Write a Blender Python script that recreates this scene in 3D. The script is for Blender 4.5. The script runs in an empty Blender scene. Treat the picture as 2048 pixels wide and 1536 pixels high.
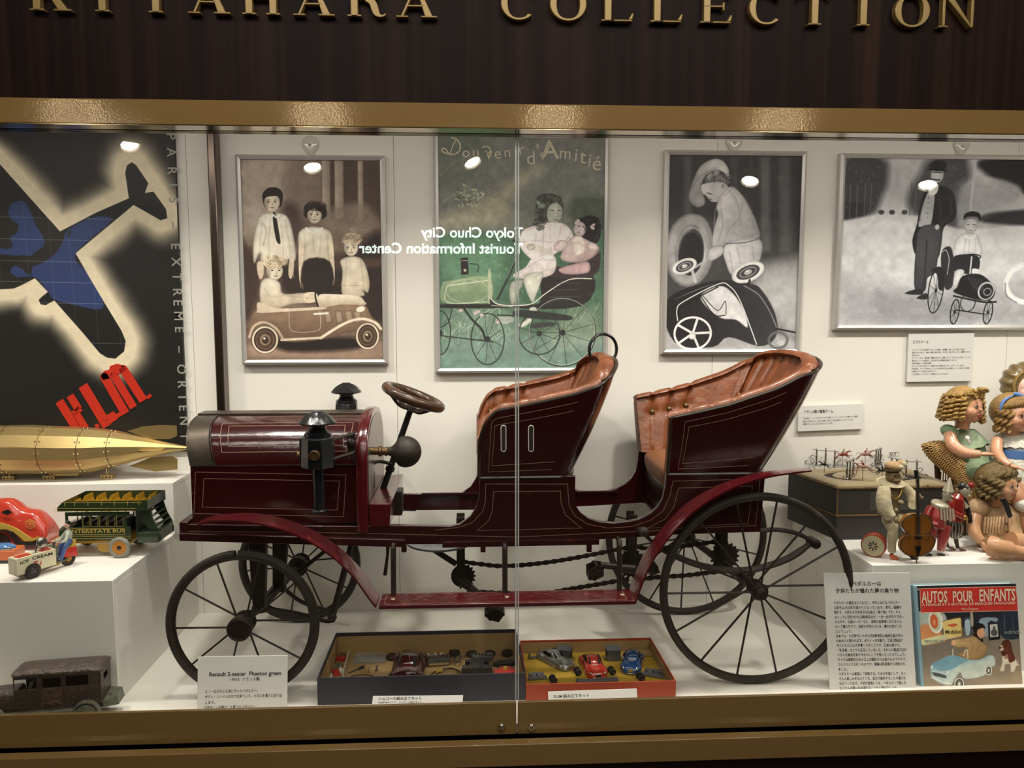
import bpy, math, random
import numpy as np
from mathutils import Vector, Matrix, Euler
PI = math.pi
SC = bpy.context.scene
COL = SC.collection
# ------------------------------------------------------------------ camera
CAM = Vector((0.0, -2.26, 1.55)); FPX = 1539.0
PIT, YAW, ROL = 0.0980192, 0.0505, -0.0005
def _axes():
    cy, sy, cp, sp = math.cos(YAW), math.sin(YAW), math.cos(PIT), math.sin(PIT)
    f = Vector((sy*cp, cy*cp, -sp)); r = Vector((cy, -sy, 0)); u = r.cross(f)
    cr, sr = math.cos(ROL), math.sin(ROL)
    return cr*r + sr*u, -sr*r + cr*u, f
CR, CU, CF = _axes()
cd = bpy.data.cameras.new('camera'); cam = bpy.data.objects.new('camera', cd); COL.objects.link(cam)
cd.sensor_fit = 'HORIZONTAL'; cd.sensor_width = 36.0; cd.lens = FPX/2048*36.0; cd.clip_start = .01
M = Matrix((CR, CU, -CF)).transposed().to_4x4(); M.translation = CAM
cam.matrix_world = M; SC.camera = cam
def ray(px, py): return CF + (px-1024)/FPX*CR - (py-768)/FPX*CU
def P(px, py, Y):                 # point where the sight line through a pixel meets the vertical plane y=Y
    d = ray(px, py); return CAM + d*((Y-CAM.y)/d.y)
def PZ(px, py, Z):
    d = ray(px, py); return CAM + d*((Z-CAM.z)/d.z)
def PX(px, py, X):
    d = ray(px, py); return CAM + d*((X-CAM.x)/d.x)
# ------------------------------------------------------------------ world, lights, exposure
w = bpy.data.worlds.new('world'); SC.world = w; w.use_nodes = True
w.node_tree.nodes['Background'].inputs[0].default_value = (1.0, .84, .66, 1)
w.node_tree.nodes['Background'].inputs[1].default_value = 0.02
SC.view_settings.view_transform = 'Standard'; SC.view_settings.look = 'None'
SC.view_settings.exposure = 0.0; SC.view_settings.gamma = 1.0; SC.view_settings.use_curve_mapping = False
def area(name, loc, target, sx, sy, power, col, shape='RECTANGLE', spread=180):
    l = bpy.data.lights.new(name, 'AREA'); l.shape = shape; l.size = sx; l.size_y = sy
    l.energy = power; l.color = col; l.spread = math.radians(spread)
    o = bpy.data.objects.new(name, l); COL.objects.link(o); o.location = loc
    o.rotation_euler = (Vector(target)-Vector(loc)).to_track_quat('-Z', 'Y').to_euler()
    return o
WARM = (1.0, .93, .84)
area('case_light_strip', (0.15, -.57, 2.06), (0.15, -.12, 1.0), 3.6, .06, 9, WARM)
for sx in (-1.25, -.62, 0.0, .62, 1.25, 1.75):
    area('case_spot', (sx, -.53, 2.06), (sx*0.97, -.26, 0.8), .06, .06, 2.55, WARM, 'DISK', 110)
area('gallery_fill', (0.3, -2.9, 2.9), (0.2, -.6, .7), 3.0, .5, 26, WARM)  # added fill, no fixture behind it; lifts plinth fronts and trims
area('gallery_fill', (0.2, -1.9, 2.9), (0.2, -.7, 1.2), 3.0, .5, 40, WARM)  # added fill from overhead, brightens the bronze trim and case front
# ------------------------------------------------------------------ helpers
def lin(c):
    if isinstance(c, str):
        c = c.lstrip('#'); c = [int(c[i:i+2], 16)/255 for i in (0, 2, 4)]
    return tuple((x/12.92 if x <= .04045 else ((x+.055)/1.055)**2.4) for x in c)
_M = {}
def mat(name, col=(.5, .5, .5), rough=.5, metal=0., coat=0., bump=None, var=None, spec=.5, alpha=1., emit=None, sheen=0., sub=0., trans=0., ior=1.45, coatrough=.05):
    """bump=(scale,strength[,stretch xyz]); var=(scale,colour2,low,high[,stretch])"""
    if name in _M: return _M[name]
    m = bpy.data.materials.new(name); m.use_nodes = True; nt = m.node_tree; b = nt.nodes['Principled BSDF']
    c = (*lin(col), 1)
    I = b.inputs
    I['Base Color'].default_value = c; I['Roughness'].default_value = rough; I['Metallic'].default_value = metal
    I['Coat Weight'].default_value = coat; I['Coat Roughness'].default_value = coatrough
    I['Specular IOR Level'].default_value = spec; I['Alpha'].default_value = alpha
    I['Transmission Weight'].default_value = trans; I['IOR'].default_value = ior
    if sheen: I['Sheen Weight'].default_value = sheen
    if sub: I['Subsurface Weight'].default_value = sub; I['Subsurface Scale'].default_value = .01
    if emit: I['Emission Color'].default_value = (*lin(emit[0]), 1); I['Emission Strength'].default_value = emit[1]
    tc = nt.nodes.new('ShaderNodeTexCoord')
    def noise(scale, st=None, det=4):
        n = nt.nodes.new('ShaderNodeTexNoise'); n.inputs['Scale'].default_value = scale; n.inputs['Detail'].default_value = det
        mp = nt.nodes.new('ShaderNodeMapping'); mp.inputs['Scale'].default_value = st or (1, 1, 1)
        nt.links.new(tc.outputs['Object'], mp.inputs[0]); nt.links.new(mp.outputs[0], n.inputs['Vector']); return n
    if var:
        n = noise(var[0], var[4] if len(var) > 4 else None)
        r = nt.nodes.new('ShaderNodeValToRGB'); r.color_ramp.elements[0].position = var[2]; r.color_ramp.elements[1].position = var[3]
        r.color_ramp.elements[0].color = c; r.color_ramp.elements[1].color = (*lin(var[1]), 1)
        nt.links.new(n.outputs['Fac'], r.inputs[0]); nt.links.new(r.outputs[0], I['Base Color'])
    if bump:
        n = noise(bump[0], bump[2] if len(bump) > 2 else None)
        bp = nt.nodes.new('ShaderNodeBump'); bp.inputs['Strength'].default_value = bump[1]; bp.inputs['Distance'].default_value = .01
        nt.links.new(n.outputs['Fac'], bp.inputs['Height']); nt.links.new(bp.outputs[0], I['Normal'])
        if coat: nt.links.new(bp.outputs[0], I['Coat Normal'])
    _M[name] = m; return m

def orth(d):
    d = Vector(d).normalized(); a = Vector((0, 0, 1)) if abs(d.z) < .9 else Vector((1, 0, 0))
    u = a.cross(d).normalized(); return u, d.cross(u).normalized(), d
def smooth(pts, n=6, closed=False):
    """Catmull-Rom"""
    pts = [Vector(p) for p in pts]; N = len(pts); out = []
    rng = range(N if closed else N-1)
    for i in rng:
        if closed: a, b, c, d = pts[i-1], pts[i], pts[(i+1) % N], pts[(i+2) % N]
        else: a, b, c, d = pts[max(i-1, 0)], pts[i], pts[i+1], pts[min(i+2, N-1)]
        for k in range(n):
            t = k/n
            out.append(.5*((2*b)+(c-a)*t+(2*a-5*b+4*c-d)*t*t+(3*b-a-3*c+d)*t**3))
    if not closed: out.append(pts[-1])
    return out
class MB:
    def __init__(s): s.v = []; s.f = []; s.mi = []; s.m = 0
    def add(s, vs, fs):
        o = len(s.v); s.v += [Vector(v) for v in vs]
        for f in fs: s.f.append(tuple(i+o for i in f)); s.mi.append(s.m)
        return s
    def box(s, x0, x1, y0, y1, z0, z1):
        return s.add([(x0,y0,z0),(x1,y0,z0),(x1,y1,z0),(x0,y1,z0),(x0,y0,z1),(x1,y0,z1),(x1,y1,z1),(x0,y1,z1)],
                     [(0,3,2,1),(4,5,6,7),(0,1,5,4),(1,2,6,5),(2,3,7,6),(3,0,4,7)])
    def hexa(s, b, t):            # bottom 4 pts, top 4 pts (same order, ccw seen from above)
        return s.add(list(b)+list(t), [(0,3,2,1),(4,5,6,7),(0,1,5,4),(1,2,6,5),(2,3,7,6),(3,0,4,7)])
    def bar(s, p0, p1, w, h, up=(0, 0, 1)):
        p0, p1 = Vector(p0), Vector(p1); d = (p1-p0).normalized(); u = Vector(up).cross(d)
        if u.length < 1e-4: u = Vector((1, 0, 0)).cross(d)
        u.normalize(); v = d.cross(u); a = u*w/2; b = v*h/2
        q = [p0-a-b, p0+a-b, p0+a+b, p0-a+b, p1-a-b, p1+a-b, p1+a+b, p1-a+b]
        return s.add(q, [(0,3,2,1),(4,5,6,7),(0,1,5,4),(1,2,6,5),(2,3,7,6),(3,0,4,7)])
    def loft(s, rings, closed=True, cap=True, cyc=False):
        n = len(rings[0]); o = len(s.v)
        for r in rings: s.v += [Vector(p) for p in r]
        R = len(rings)
        for i in range(R if cyc else R-1):
            for j in range(n if closed else n-1):
                a = o+i*n+j; b = o+i*n+(j+1) % n; c = o+((i+1) % R)*n+(j+1) % n; d = o+((i+1) % R)*n+j
                s.f.append((a, b, c, d)); s.mi.append(s.m)
        if cap and closed and not cyc:
            s.f.append(tuple(o+j for j in reversed(range(n)))); s.mi.append(s.m)
            s.f.append(tuple(o+(R-1)*n+j for j in range(n))); s.mi.append(s.m)
        return s
    def tube(s, pts, r, n=8, closed=False, sx=1, cap=True):
        pts = [Vector(p) for p in pts]; N = len(pts); rs = r if isinstance(r, (list, tuple)) else [r]*N
        rings = []; u = None
        for i, p in enumerate(pts):
            if closed: d = pts[(i+1) % N]-pts[i-1]
            else: d = pts[min(i+1, N-1)]-pts[max(i-1, 0)]
            if d.length < 1e-9: d = Vector((0, 0, 1))
            d.normalize()
            if u is None: u, v, _ = orth(d)
            else:
                u = u-d*u.dot(d)
                if u.length < 1e-6: u = orth(d)[0]
                u.normalize(); v = d.cross(u)
            rings.append([p+(u*math.cos(a)*sx+v*math.sin(a))*rs[i] for a in (2*PI*k/n for k in range(n))])
        return s.loft(rings, cap=cap, cyc=closed)
    def cyl(s, p0, p1, r0, r1=None, n=16): return s.tube([p0, p1], [r0, r0 if r1 is None else r1], n)
    def lathe(s, prof, o=(0, 0, 0), ax=(0, 0, 1), n=24, a0=0):
        u, v, d = orth(ax); o = Vector(o)
        return s.loft([[o+d*h+(u*math.cos(a0+2*PI*k/n)+v*math.sin(a0+2*PI*k/n))*max(r, 1e-5) for k in range(n)] for r, h in prof])
    def ell(s, c, r, n=16, m=10, rot=None):
        c = Vector(c); r = (r, r, r) if isinstance(r, (int, float)) else r; R = rot.to_matrix() if rot else Matrix.Identity(3)
        rings = []
        for i in range(m+1):
            t = PI*i/m; rings.append([c+R@Vector((r[0]*max(math.sin(t), 1e-4)*math.cos(a), r[1]*max(math.sin(t), 1e-4)*math.sin(a), -r[2]*math.cos(t))) for a in (2*PI*k/n for k in range(n))])
        return s.loft(rings)
    def prism(s, poly, vec):
        poly = [Vector(p) for p in poly]; vec = Vector(vec); n = len(poly)
        return s.add(poly+[p+vec for p in poly], [tuple(range(n)), tuple(range(2*n-1, n-1, -1))]+[(i, i+n, (i+1) % n+n, (i+1) % n) for i in range(n)])
    def grid(s, G, thick=0.):
        R, C = len(G), len(G[0])
        G = [[Vector(p) for p in r] for r in G]
        fs = [(i*C+j, i*C+j+1, (i+1)*C+j+1, (i+1)*C+j) for i in range(R-1) for j in range(C-1)]
        vs = [p for r in G for p in r]
        if not thick: return s.add(vs, fs)
        N = []
        for i in range(R):
            for j in range(C):
                a = G[min(i+1, R-1)][j]-G[max(i-1, 0)][j]; b = G[i][min(j+1, C-1)]-G[i][max(j-1, 0)]
                q = a.cross(b); N.append(q.normalized() if q.length > 1e-12 else Vector((0, 0, 1)))
        k = R*C; vs2 = vs+[p+q*thick for p, q in zip(vs, N)]
        fs2 = fs+[tuple(x+k for x in reversed(f)) for f in fs]
        for i in range(R-1):
            fs2.append((i*C, (i+1)*C, (i+1)*C+k, i*C+k)); fs2.append((i*C+C-1, i*C+C-1+k, (i+1)*C+C-1+k, (i+1)*C+C-1))
        for j in range(C-1):
            fs2.append((j, j+k, j+1+k, j+1)); o = (R-1)*C; fs2.append((o+j, o+j+1, o+j+1+k, o+j+k))
        return s.add(vs2, fs2)
    def text(s, txt, size, O, U, V, align='LEFT', sx=1., ext=0., N=None, res=2, bold=0., sp=1.):
        vs, fs = text_geo(txt, align, res, bold, sp); O, U, V = Vector(O), Vector(U).normalized(), Vector(V).normalized()
        if ext:
            N = N or U.cross(V); k = len(vs)
            from collections import Counter
            ec = Counter(); 
            for f in fs:
                for i in range(len(f)): ec[tuple(sorted((f[i], f[(i+1) % len(f)])))] += 1
            W = [O+U*x*size*sx+V*y*size for x, y in vs]
            return s.add(W+[p+N*ext for p in W], [tuple(reversed(f)) for f in fs]+[tuple(i+k for i in f) for f in fs]+[(a, b, b+k, a+k) for (a, b), c in ec.items() if c == 1])
        return s.add([O+U*x*size*sx+V*y*size for x, y in vs], fs)
    def xf(s, M):
        s.v = [M@v for v in s.v]; return s
    def strip(s, pts, w, N, closed=False):   # flat painted line along pts on a surface with normal N
        pts = [Vector(p) for p in pts]; n = len(pts); L = []
        N = Vector(N).normalized()
        for i, p in enumerate(pts):
            if closed: a, b = pts[i-1], pts[(i+1) % n]
            else: a, b = pts[max(i-1, 0)], pts[min(i+1, n-1)]
            d1 = (p-a); d2 = (b-p)
            d1 = d1.normalized() if d1.length > 1e-9 else d2.normalized(); d2 = d2.normalized() if d2.length > 1e-9 else d1
            t = (d1+d2); t = t.normalized() if t.length > 1e-6 else d1
            q = t.cross(N).normalized(); k = 1/max(.4, abs(t.dot(d1)))
            L.append((p-q*w/2*k, p+q*w/2*k))
        o = len(s.v)
        for a, b in L: s.v += [a, b]
        for i in range(n if closed else n-1):
            j = (i+1) % n; s.f.append((o+2*i, o+2*i+1, o+2*j+1, o+2*j)); s.mi.append(s.m)
        return s
_TX = {}
def text_geo(txt, align, res, bold, sp):
    key = (txt, align, res, bold, sp)
    if key in _TX: return _TX[key]
    c = bpy.data.curves.new('t', 'FONT'); c.body = txt; c.size = 1; c.align_x = align; c.resolution_u = res; c.offset = bold; c.space_character = sp
    o = bpy.data.objects.new('t', c); COL.objects.link(o)
    dg = bpy.context.evaluated_depsgraph_get(); dg.update(); me = o.evaluated_get(dg).to_mesh()
    r = ([(v.co.x, v.co.y) for v in me.vertices], [tuple(p.vertices) for p in me.polygons])
    o.evaluated_get(dg).to_mesh_clear(); bpy.data.objects.remove(o); bpy.data.curves.remove(c); _TX[key] = r
    return r
def mk(name, mb, mats, off=None, ang=35, flat=False):
    me = bpy.data.meshes.new(name); off = off or Vector((0, 0, 0))
    me.from_pydata([v-off for v in mb.v], [], mb.f)
    mats = mats if isinstance(mats, (list, tuple)) else [mats]
    for m in mats: me.materials.append(m)
    if len(mats) > 1: me.polygons.foreach_set('material_index', mb.mi)
    if not flat:
        me.polygons.foreach_set('use_smooth', [True]*len(me.polygons)); me.set_sharp_from_angle(angle=math.radians(ang))
    me.update(); o = bpy.data.objects.new(name, me); COL.objects.link(o); return o
def mods(o, bevel=0, remesh=0, sm=0, subd=0):
    if remesh:
        m = o.modifiers.new('r', 'REMESH'); m.mode = 'VOXEL'; m.voxel_size = remesh; m.use_smooth_shade = True
    if sm:
        m = o.modifiers.new('s', 'SMOOTH'); m.iterations = sm; m.factor = .5
    if subd:
        m = o.modifiers.new('d', 'SUBSURF'); m.levels = m.render_levels = subd
    if bevel:
        m = o.modifiers.new('b', 'BEVEL'); m.width = bevel; m.segments = 2; m.limit_method = 'ANGLE'; m.angle_limit = math.radians(40)
    return o
class Thing:
    def __init__(s, name, label, cat, loc=(0, 0, 0), rot=0, group=None, local=False, scale=1):
        o = bpy.data.objects.new(name, None); COL.objects.link(o); o.empty_display_size = .05
        o.location = loc; o.rotation_euler = rot if isinstance(rot, tuple) else (0, 0, rot); o.scale = (scale,)*3
        o['label'] = label; o['category'] = cat
        if group: o['group'] = group
        s.o = o; s.off = Vector((0, 0, 0)) if local else Vector(loc)
    def part(s, name, mb, mats, parent=None, label=None, kind=None, ang=35, flat=False, **k):
        o = mk(name, mb, mats, s.off, ang, flat); o.parent = parent or s.o
        if label: o['label'] = label
        if kind: o['kind'] = kind
        return mods(o, **k)
def single(name, mb, mats, label, cat, group=None, ang=35, flat=False, loc=None, **k):
    c = Vector(loc) if loc is not None else Vector((sum(v.x for v in mb.v)/len(mb.v), sum(v.y for v in mb.v)/len(mb.v), min(v.z for v in mb.v)))
    o = mk(name, mb, mats, c, ang, flat); o.location = c; o['label'] = label; o['category'] = cat
    if group: o['group'] = group
    return mods(o, **k)
def struct(name, mb, mats, parent=None, label=None, **k):
    o = mk(name, mb, mats); o['kind'] = 'structure'
    if label: o['label'] = label
    if parent: o.parent = parent
    return mods(o, **k)
def dup(root, loc=None, rot=None, label=None):
    r = root.copy(); COL.objects.link(r)
    if loc is not None: r.location = loc
    if rot is not None: r.rotation_euler = rot
    if label: r['label'] = label
    for ch in list(root.children):
        c = ch.copy(); COL.objects.link(c); c.parent = r
        for g in list(ch.children):
            d = g.copy(); COL.objects.link(d); d.parent = c
    return r
def arc(c, u, v, r, a0, a1, n):
    c, u, v = Vector(c), Vector(u), Vector(v)
    return [c+(u*math.cos(a0+(a1-a0)*i/n)+v*math.sin(a0+(a1-a0)*i/n))*r for i in range(n+1)]
def lerp(a, b, t): return a+(b-a)*t
X_, Y_, Z_ = Vector((1, 0, 0)), Vector((0, 1, 0)), Vector((0, 0, 1))
FZ = .645                                    # height of the showcase floor
# ------------------------------------------------------------------ the setting
XL, XR, GY = -1.75, 2.15, -.66
m_white = mat('white_paint', '#eae6de', .55, bump=(120, .03))
m_floor = mat('white_cloth_floor', '#e6e2d9', .6, bump=(14, .25), var=(3, '#dad5ca', .4, .7))
m_bronze = mat('bronze_trim_paint', '#7c633b', .09, spec=.7, bump=(240, .022))
m_dark = mat('dark_track_metal', '#2c2013', .2, metal=.7)
m_wood = mat('dark_rosewood_veneer', '#140806', .55, spec=.12, var=(34, '#2b1a13', .42, .72, (1, 1, .02)), bump=(60, .06, (1, 1, .05)))
m_alu = mat('brushed_aluminium', '#9c9a97', .3, metal=1.)
m_chrome = mat('chrome', '#c9c6bf', .12, metal=1.)
wb = MB()
for i in range(5):                            # joined white boards, fine joints between them
    xs = [XL, P(400, 1000, 0).x, P(793, 700, 0).x, P(1420, 900, 0).x, 1.62, XR]
    wb.box(xs[i]+.0006, xs[i+1]-.0006, 0, .03, FZ, 2.25)
struct('wall_back', wb, m_white)
struct('floor', MB().box(XL, XR, GY+.002, .03, FZ-.03, FZ), m_floor)
struct('wall_left', MB().box(XL-.03, XL, GY, .03, FZ-.03, 2.25), m_white)
struct('wall_right', MB().box(XR, XR+.03, GY, .03, FZ-.03, 2.25), m_white)
struct('ceiling', MB().box(XL, XR, GY, .03, 2.2, 2.25), m_white)
# upper bronze trim band, its lip and the sliding-door tracks below it
zt0, zt1 = P(1030, 257, -.70).z, P(1030, 207.5, -.70).z
struct('trim_1', MB().box(XL-.4, XR+.4, -.70, -.64, zt0, zt1), m_bronze, bevel=.0015)
struct('trim_5', MB().box(XL, XR, -.699, -.6605, zt0-.0012, zt0-.0002), mat('polished_track_plate', '#a89c84', .12, metal=1.))
tr = MB()
struct('trim_2', tr.box(XL, XR, -.660, -.628, zt0-.0006, zt0-.0002), m_dark)
for k in range(3): struct('track_rail', MB().box(XL, XR, -.6555+.0095*k, -.6515+.0095*k, zt0-.002, zt0-.0008), mat('polished_track_plate'))
# fascia of dark wood above
fz = MB().box(XL-.4, XR+.4, -.66, -.62, zt1-.002, 2.75)
struct('wall_front', fz, m_wood)
# lower: two bronze sash rails, a groove, and the stepped bronze sill
zl0, zl1 = P(1030, 1470, -.664).z, P(1030, 1404.6, -.664).z
seam = P(1034, 900, GY).x
m_glass = bpy.data.materials.new('clear_glass'); m_glass.use_nodes = True
nt = m_glass.node_tree; nt.nodes.clear()
o_ = nt.nodes.new('ShaderNodeOutputMaterial'); mx = nt.nodes.new('ShaderNodeMixShader'); tr_ = nt.nodes.new('ShaderNodeBsdfTransparent')
gl = nt.nodes.new('ShaderNodeBsdfGlossy'); gl.inputs['Roughness'].default_value = .003; fr = nt.nodes.new('ShaderNodeFresnel'); fr.inputs[0].default_value = 1.5
tr_.inputs[0].default_value = (.975, .985, .975, 1)
gg = nt.nodes.new('ShaderNodeNewGeometry'); mr = nt.nodes.new('ShaderNodeMapRange'); mr.inputs['To Min'].default_value = 1.5; mr.inputs['To Max'].default_value = 1/1.5
nt.links.new(gg.outputs['Backfacing'], mr.inputs['Value']); nt.links.new(mr.outputs[0], fr.inputs[0]); nt.links.new(fr.outputs[0], mx.inputs[0]); nt.links.new(tr_.outputs[0], mx.inputs[1]); nt.links.new(gl.outputs[0], mx.inputs[2]); nt.links.new(mx.outputs[0], o_.inputs[0])
m_edge = mat('polished_glass_edge', '#cfd6d2', .1, alpha=.75, spec=.8)
m_pull = mat('finger_pull_recess', '#3a332d', .35, metal=.3)
for k, (a, b) in enumerate(((XL, seam-.0012), (seam+.0012, XR))):
    g = struct('window_%d' % (k+1), MB().box(a, b, GY-.003, GY+.003, zl0+.01, zt0+.01), m_glass)
    r = struct('sash_rail', MB().box(a, b, GY-.004, GY+.004, zl0+.0015, zl1), m_bronze, parent=g, bevel=.0012)
    e = seam+(-.004 if k == 0 else .0015)
    struct('pane_edge', MB().box(e, e+.0025, GY-.0045, GY+.0045, zl1, zt0), m_edge, parent=g)
    px = (1007, 1062)[k]; c = P(px, 877, GY-.004)
    def cap(w, h, y):
        return [Vector((c.x+math.cos(t)*w, y, c.z+(h if math.sin(t) > 0 else -h)+math.sin(t)*w)) for t in (2*PI*i/24 for i in range(24))]
    m_ring = mat('finger_pull_ring', '#dedad4', .3, spec=.6); ring = MB().loft([cap(.0062, .0225, c.y), cap(.0055, .0225, c.y-.0018), cap(.0046, .0225, c.y-.0018), cap(.0044, .0225, c.y-.0002)], cap=False)
    struct('finger_pull', ring, m_ring, parent=g); struct('pull_recess', MB().prism(cap(.0046, .0225, c.y-.0001), (0, .0005, 0)), m_pull, parent=g)
    lc = P((1003, 1063)[k], 1455, GY-.006)
    lk = MB().lathe([(0.0, 0), (.0068, 0), (.0078, .0015), (.0078, .004), (.0068, .0048), (.0055, .0048), (.0052, .0040), (0.0, .0040)], (lc.x, GY-.004, lc.z), (0, -1, 0), 24)
    lo = struct('lock', lk, m_chrome, parent=g)
    struct('lock_core', MB().lathe([(0, 0), (.0042, 0), (.0042, .0012), (0, .0014)], (lc.x, GY-.008, lc.z), (0, -1, 0), 20).box(lc.x-.0007, lc.x+.0007, GY-.0102, GY-.0085, lc.z-.003, lc.z+.003), m_alu, parent=g)
zs1 = P(1030, 1489, -.705).z; zs2 = P(1030, 1533, -.705).z
sill = MB().box(XL-.4, XR+.4, -.705, -.64, zs2, zs1).box(XL-.4, XR+.4, -.684, -.64, zs1, zl0-.003)
struct('trim_3', sill, m_bronze, bevel=.0015)
m_plinthdark = mat('dark_maroon_kick_panel', '#1a0a08', .35)
struct('wall_base', MB().box(XL-.4, XR+.4, -.69, -.62, 0, zs2), m_plinthdark)
# dark metal post against the back wall, left of the pictures
m_post = mat('smoked_metal_post', '#6b5f57', .3, metal=1.)
po = MB()
x0, x1 = P(417, 300, -.03).x, P(434, 300, -.03).x
po.box(x0, x1, -.045, 0, .98, 2.19)
struct('trim_4', po, m_post, bevel=.004)
# gallery the camera stands in
m_gw = mat('gallery_wall_paint', '#4a3d31', .7); m_gf = mat('gallery_floor', '#4b3f33', .5); m_gc = mat('gallery_ceiling_paint', '#6a6259', .8)
GX0, GX1, GY0, GZ = -6.0, 7.0, -6.8, 2.95
struct('floor_gallery', MB().box(GX0, GX1, GY0, -.62, -.1, 0), m_gf)
struct('ceiling_gallery', MB().box(GX0, GX1, GY0, -.62, GZ, GZ+.1), m_gc)
struct('wall_gallery_rear', MB().box(GX0, GX1, GY0-.1, GY0, 0, GZ), m_gw)
struct('wall_gallery_left', MB().box(GX0-.1, GX0, GY0, -.62, 0, GZ), m_gw)
struct('wall_gallery_right', MB().box(GX1, GX1+.1, GY0, -.62, 0, GZ), m_gw)
struct('wall_side_left', MB().box(GX0, XL-.38, -.66, -.55, 0, GZ), m_gw)
struct('wall_side_right', MB().box(XR+.38, GX1, -.66, -.55, 0, GZ), m_gw)
struct('wall_soffit', MB().box(XL-.4, XR+.4, -.64, -.55, 2.25, GZ), m_wood)
# tilting ceiling spotlights of the gallery (their reflections float in the glass)
m_lampon = mat('lit_lamp_face', '#ffffff', .5, emit=('#fff3e0', 34)); m_lamph = mat('lamp_housing', '#d0c8bc', .5)
for k, (px, py, tx) in enumerate(((260, 290, .5), (625, 335, .25), (945, 325, .45), (1500, 362, -.35), (1855, 370, -.3))):
    q = P(px, py, 4.6); yl = 2*GY-4.6; c = Vector((q.x, yl, q.z))
    t = Thing('ceiling_spotlight', 'gallery spotlight mirrored in the glass %s' % ('above the aeroplane tail', 'over the sepia family', 'over the cream lettering', 'over the stooping boy', 'over the tall man')[k], 'spotlight', (c.x, c.y, c.z))
    d = Vector((tx*.9, .42, -.85)).normalized()
    t.part('housing', MB().lathe([(.04, 0), (.08, .0), (.085, .02), (.085, .1), (.078, .1), (.072, .08)], c-d*.09, d, 28).cyl(c-d*.08, (c.x, c.y-.02, GZ), .014, n=10), m_lamph)
    t.part('lamp_face', MB().lathe([(0, 0), (.07, 0), (.065, .006), (0, .012)], c-d*.008, d, 28), m_lampon)
# recessed downlights whose glints sit on the bronze band
for k, px in enumerate((150, 640, 1105, 1560)):
    q = P(px, 228, 3.45); c = Vector((q.x, -1.4-3.45, GZ))
    t = Thing('ceiling_downlight', 'recessed gallery downlight glinting on the bronze band at %s' % ('its left end', 'the sepia picture', 'the green postcard', 'the stooping boy picture')[k], 'downlight', tuple(c))
    t.part('trim_ring', MB().lathe([(.05, -.001), (.065, -.001), (.065, -.006), (.052, -.008), (.05, -.004)], c, Z_, 28), m_lamph); t.part('lamp_face', MB().lathe([(0, 0), (.06, 0), (.056, .006), (0, .008)], c-Z_*.05, (0, .75, -.66), 24), mat('lit_downlight_face', '#ffffff', .5, emit=('#ffe2b4', 75)))
# lit lettering on the gallery wall, seen mirrored in the panes
m_sign = mat('lit_sign_letters', '#ffffff', .5, emit=('#f2fff8', 15)); m_signb = mat('sign_panel', '#1b1f1f', .5)
ys = -6.70; yv = 2*GY-ys
a = P(1046, 475, yv); b = P(838, 475, yv); a2 = P(1046, 507, yv); b2 = P(718, 507, yv)
ts = Thing('lit_sign', 'lit white lettering panel mirrored in the glass across the green postcard', 'sign', (a.x, ys, a.z))
ts.part('panel', MB().box(b2.x-.15, a.x+.15, ys-.06, ys-.01, a2.z-.12, a.z+.2), m_signb)
vs, fs = text_geo('Tokyo Chuo City', 'LEFT', 4, .012, 1.); wd = max(v[0] for v in vs); s1 = (a.x-b.x)/wd*.98
ts.part('lettering', MB().text('Tokyo Chuo City', s1, (a.x, ys, a.z), (-1, 0, 0), (0, 0, 1), res=4, bold=.022), m_sign)
vs, fs = text_geo('Tourist Information Center', 'LEFT', 4, .012, 1.); wd = max(v[0] for v in vs); s2 = (a2.x-b2.x)/wd
ts.part('lettering', MB().text('Tourist Information Center', s2, (a2.x, ys, a2.z), (-1, 0, 0), (0, 0, 1), res=4, bold=.022), m_sign)
# white display plinths
m_pl = mat('white_plinth_paint', '#eae7e0', .5)
def plinth(label, x0, x1, y0, y1, z0, z1, name='display_plinth'):
    t = Thing(name, label, 'plinth', ((x0+x1)/2, (y0+y1)/2, z0))
    t.part('board', MB().box(x0, x1, y0, y0+.012, z0, z1), m_pl, bevel=.0008)
    t.part('board', MB().box(x0+.0, x1, y0+.013, y1, z1-.012, z1), m_pl, bevel=.0008)
    for xx in (x0, x1-.012):
        mid = y0+(y1-y0)*.62
        t.part('board', MB().box(xx, xx+.012, y0+.013, mid-.0005, z0, z1-.013), m_pl, bevel=.0006)
        t.part('board', MB().box(xx, xx+.012, mid+.0005, y1, z0, z1-.013), m_pl, bevel=.0006)
    return t
pf = PZ(238, 1405, FZ); PLX, PLY = pf.x, pf.y
PLZ = P(237, 1161, PLY).z
plinth('large white display box on the left, bearing the tin bus and ice cream cart', XL+.002, PLX, PLY, -.002, FZ, PLZ)
q = PX(351, 1070, P(350, 1068, -.30).x); 
UY = PZ(350, 1069, PLZ).y; UX = PZ(350, 1069, PLZ).x; UZ = P(350, 966, UY).z
plinth('upper white display step on the left, bearing the brass airship', XL+.002, UX, UY, -.003, PLZ+.0005, UZ)
pr = PZ(1735, 1350, FZ); PRX, PRY = pr.x, pr.y; PRZ = P(1735, 1131, PRY).z
plinth('white display box on the right, bearing the dolls and clown toys', PRX, XR-.002, PRY, -.002, FZ, PRZ)
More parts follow.
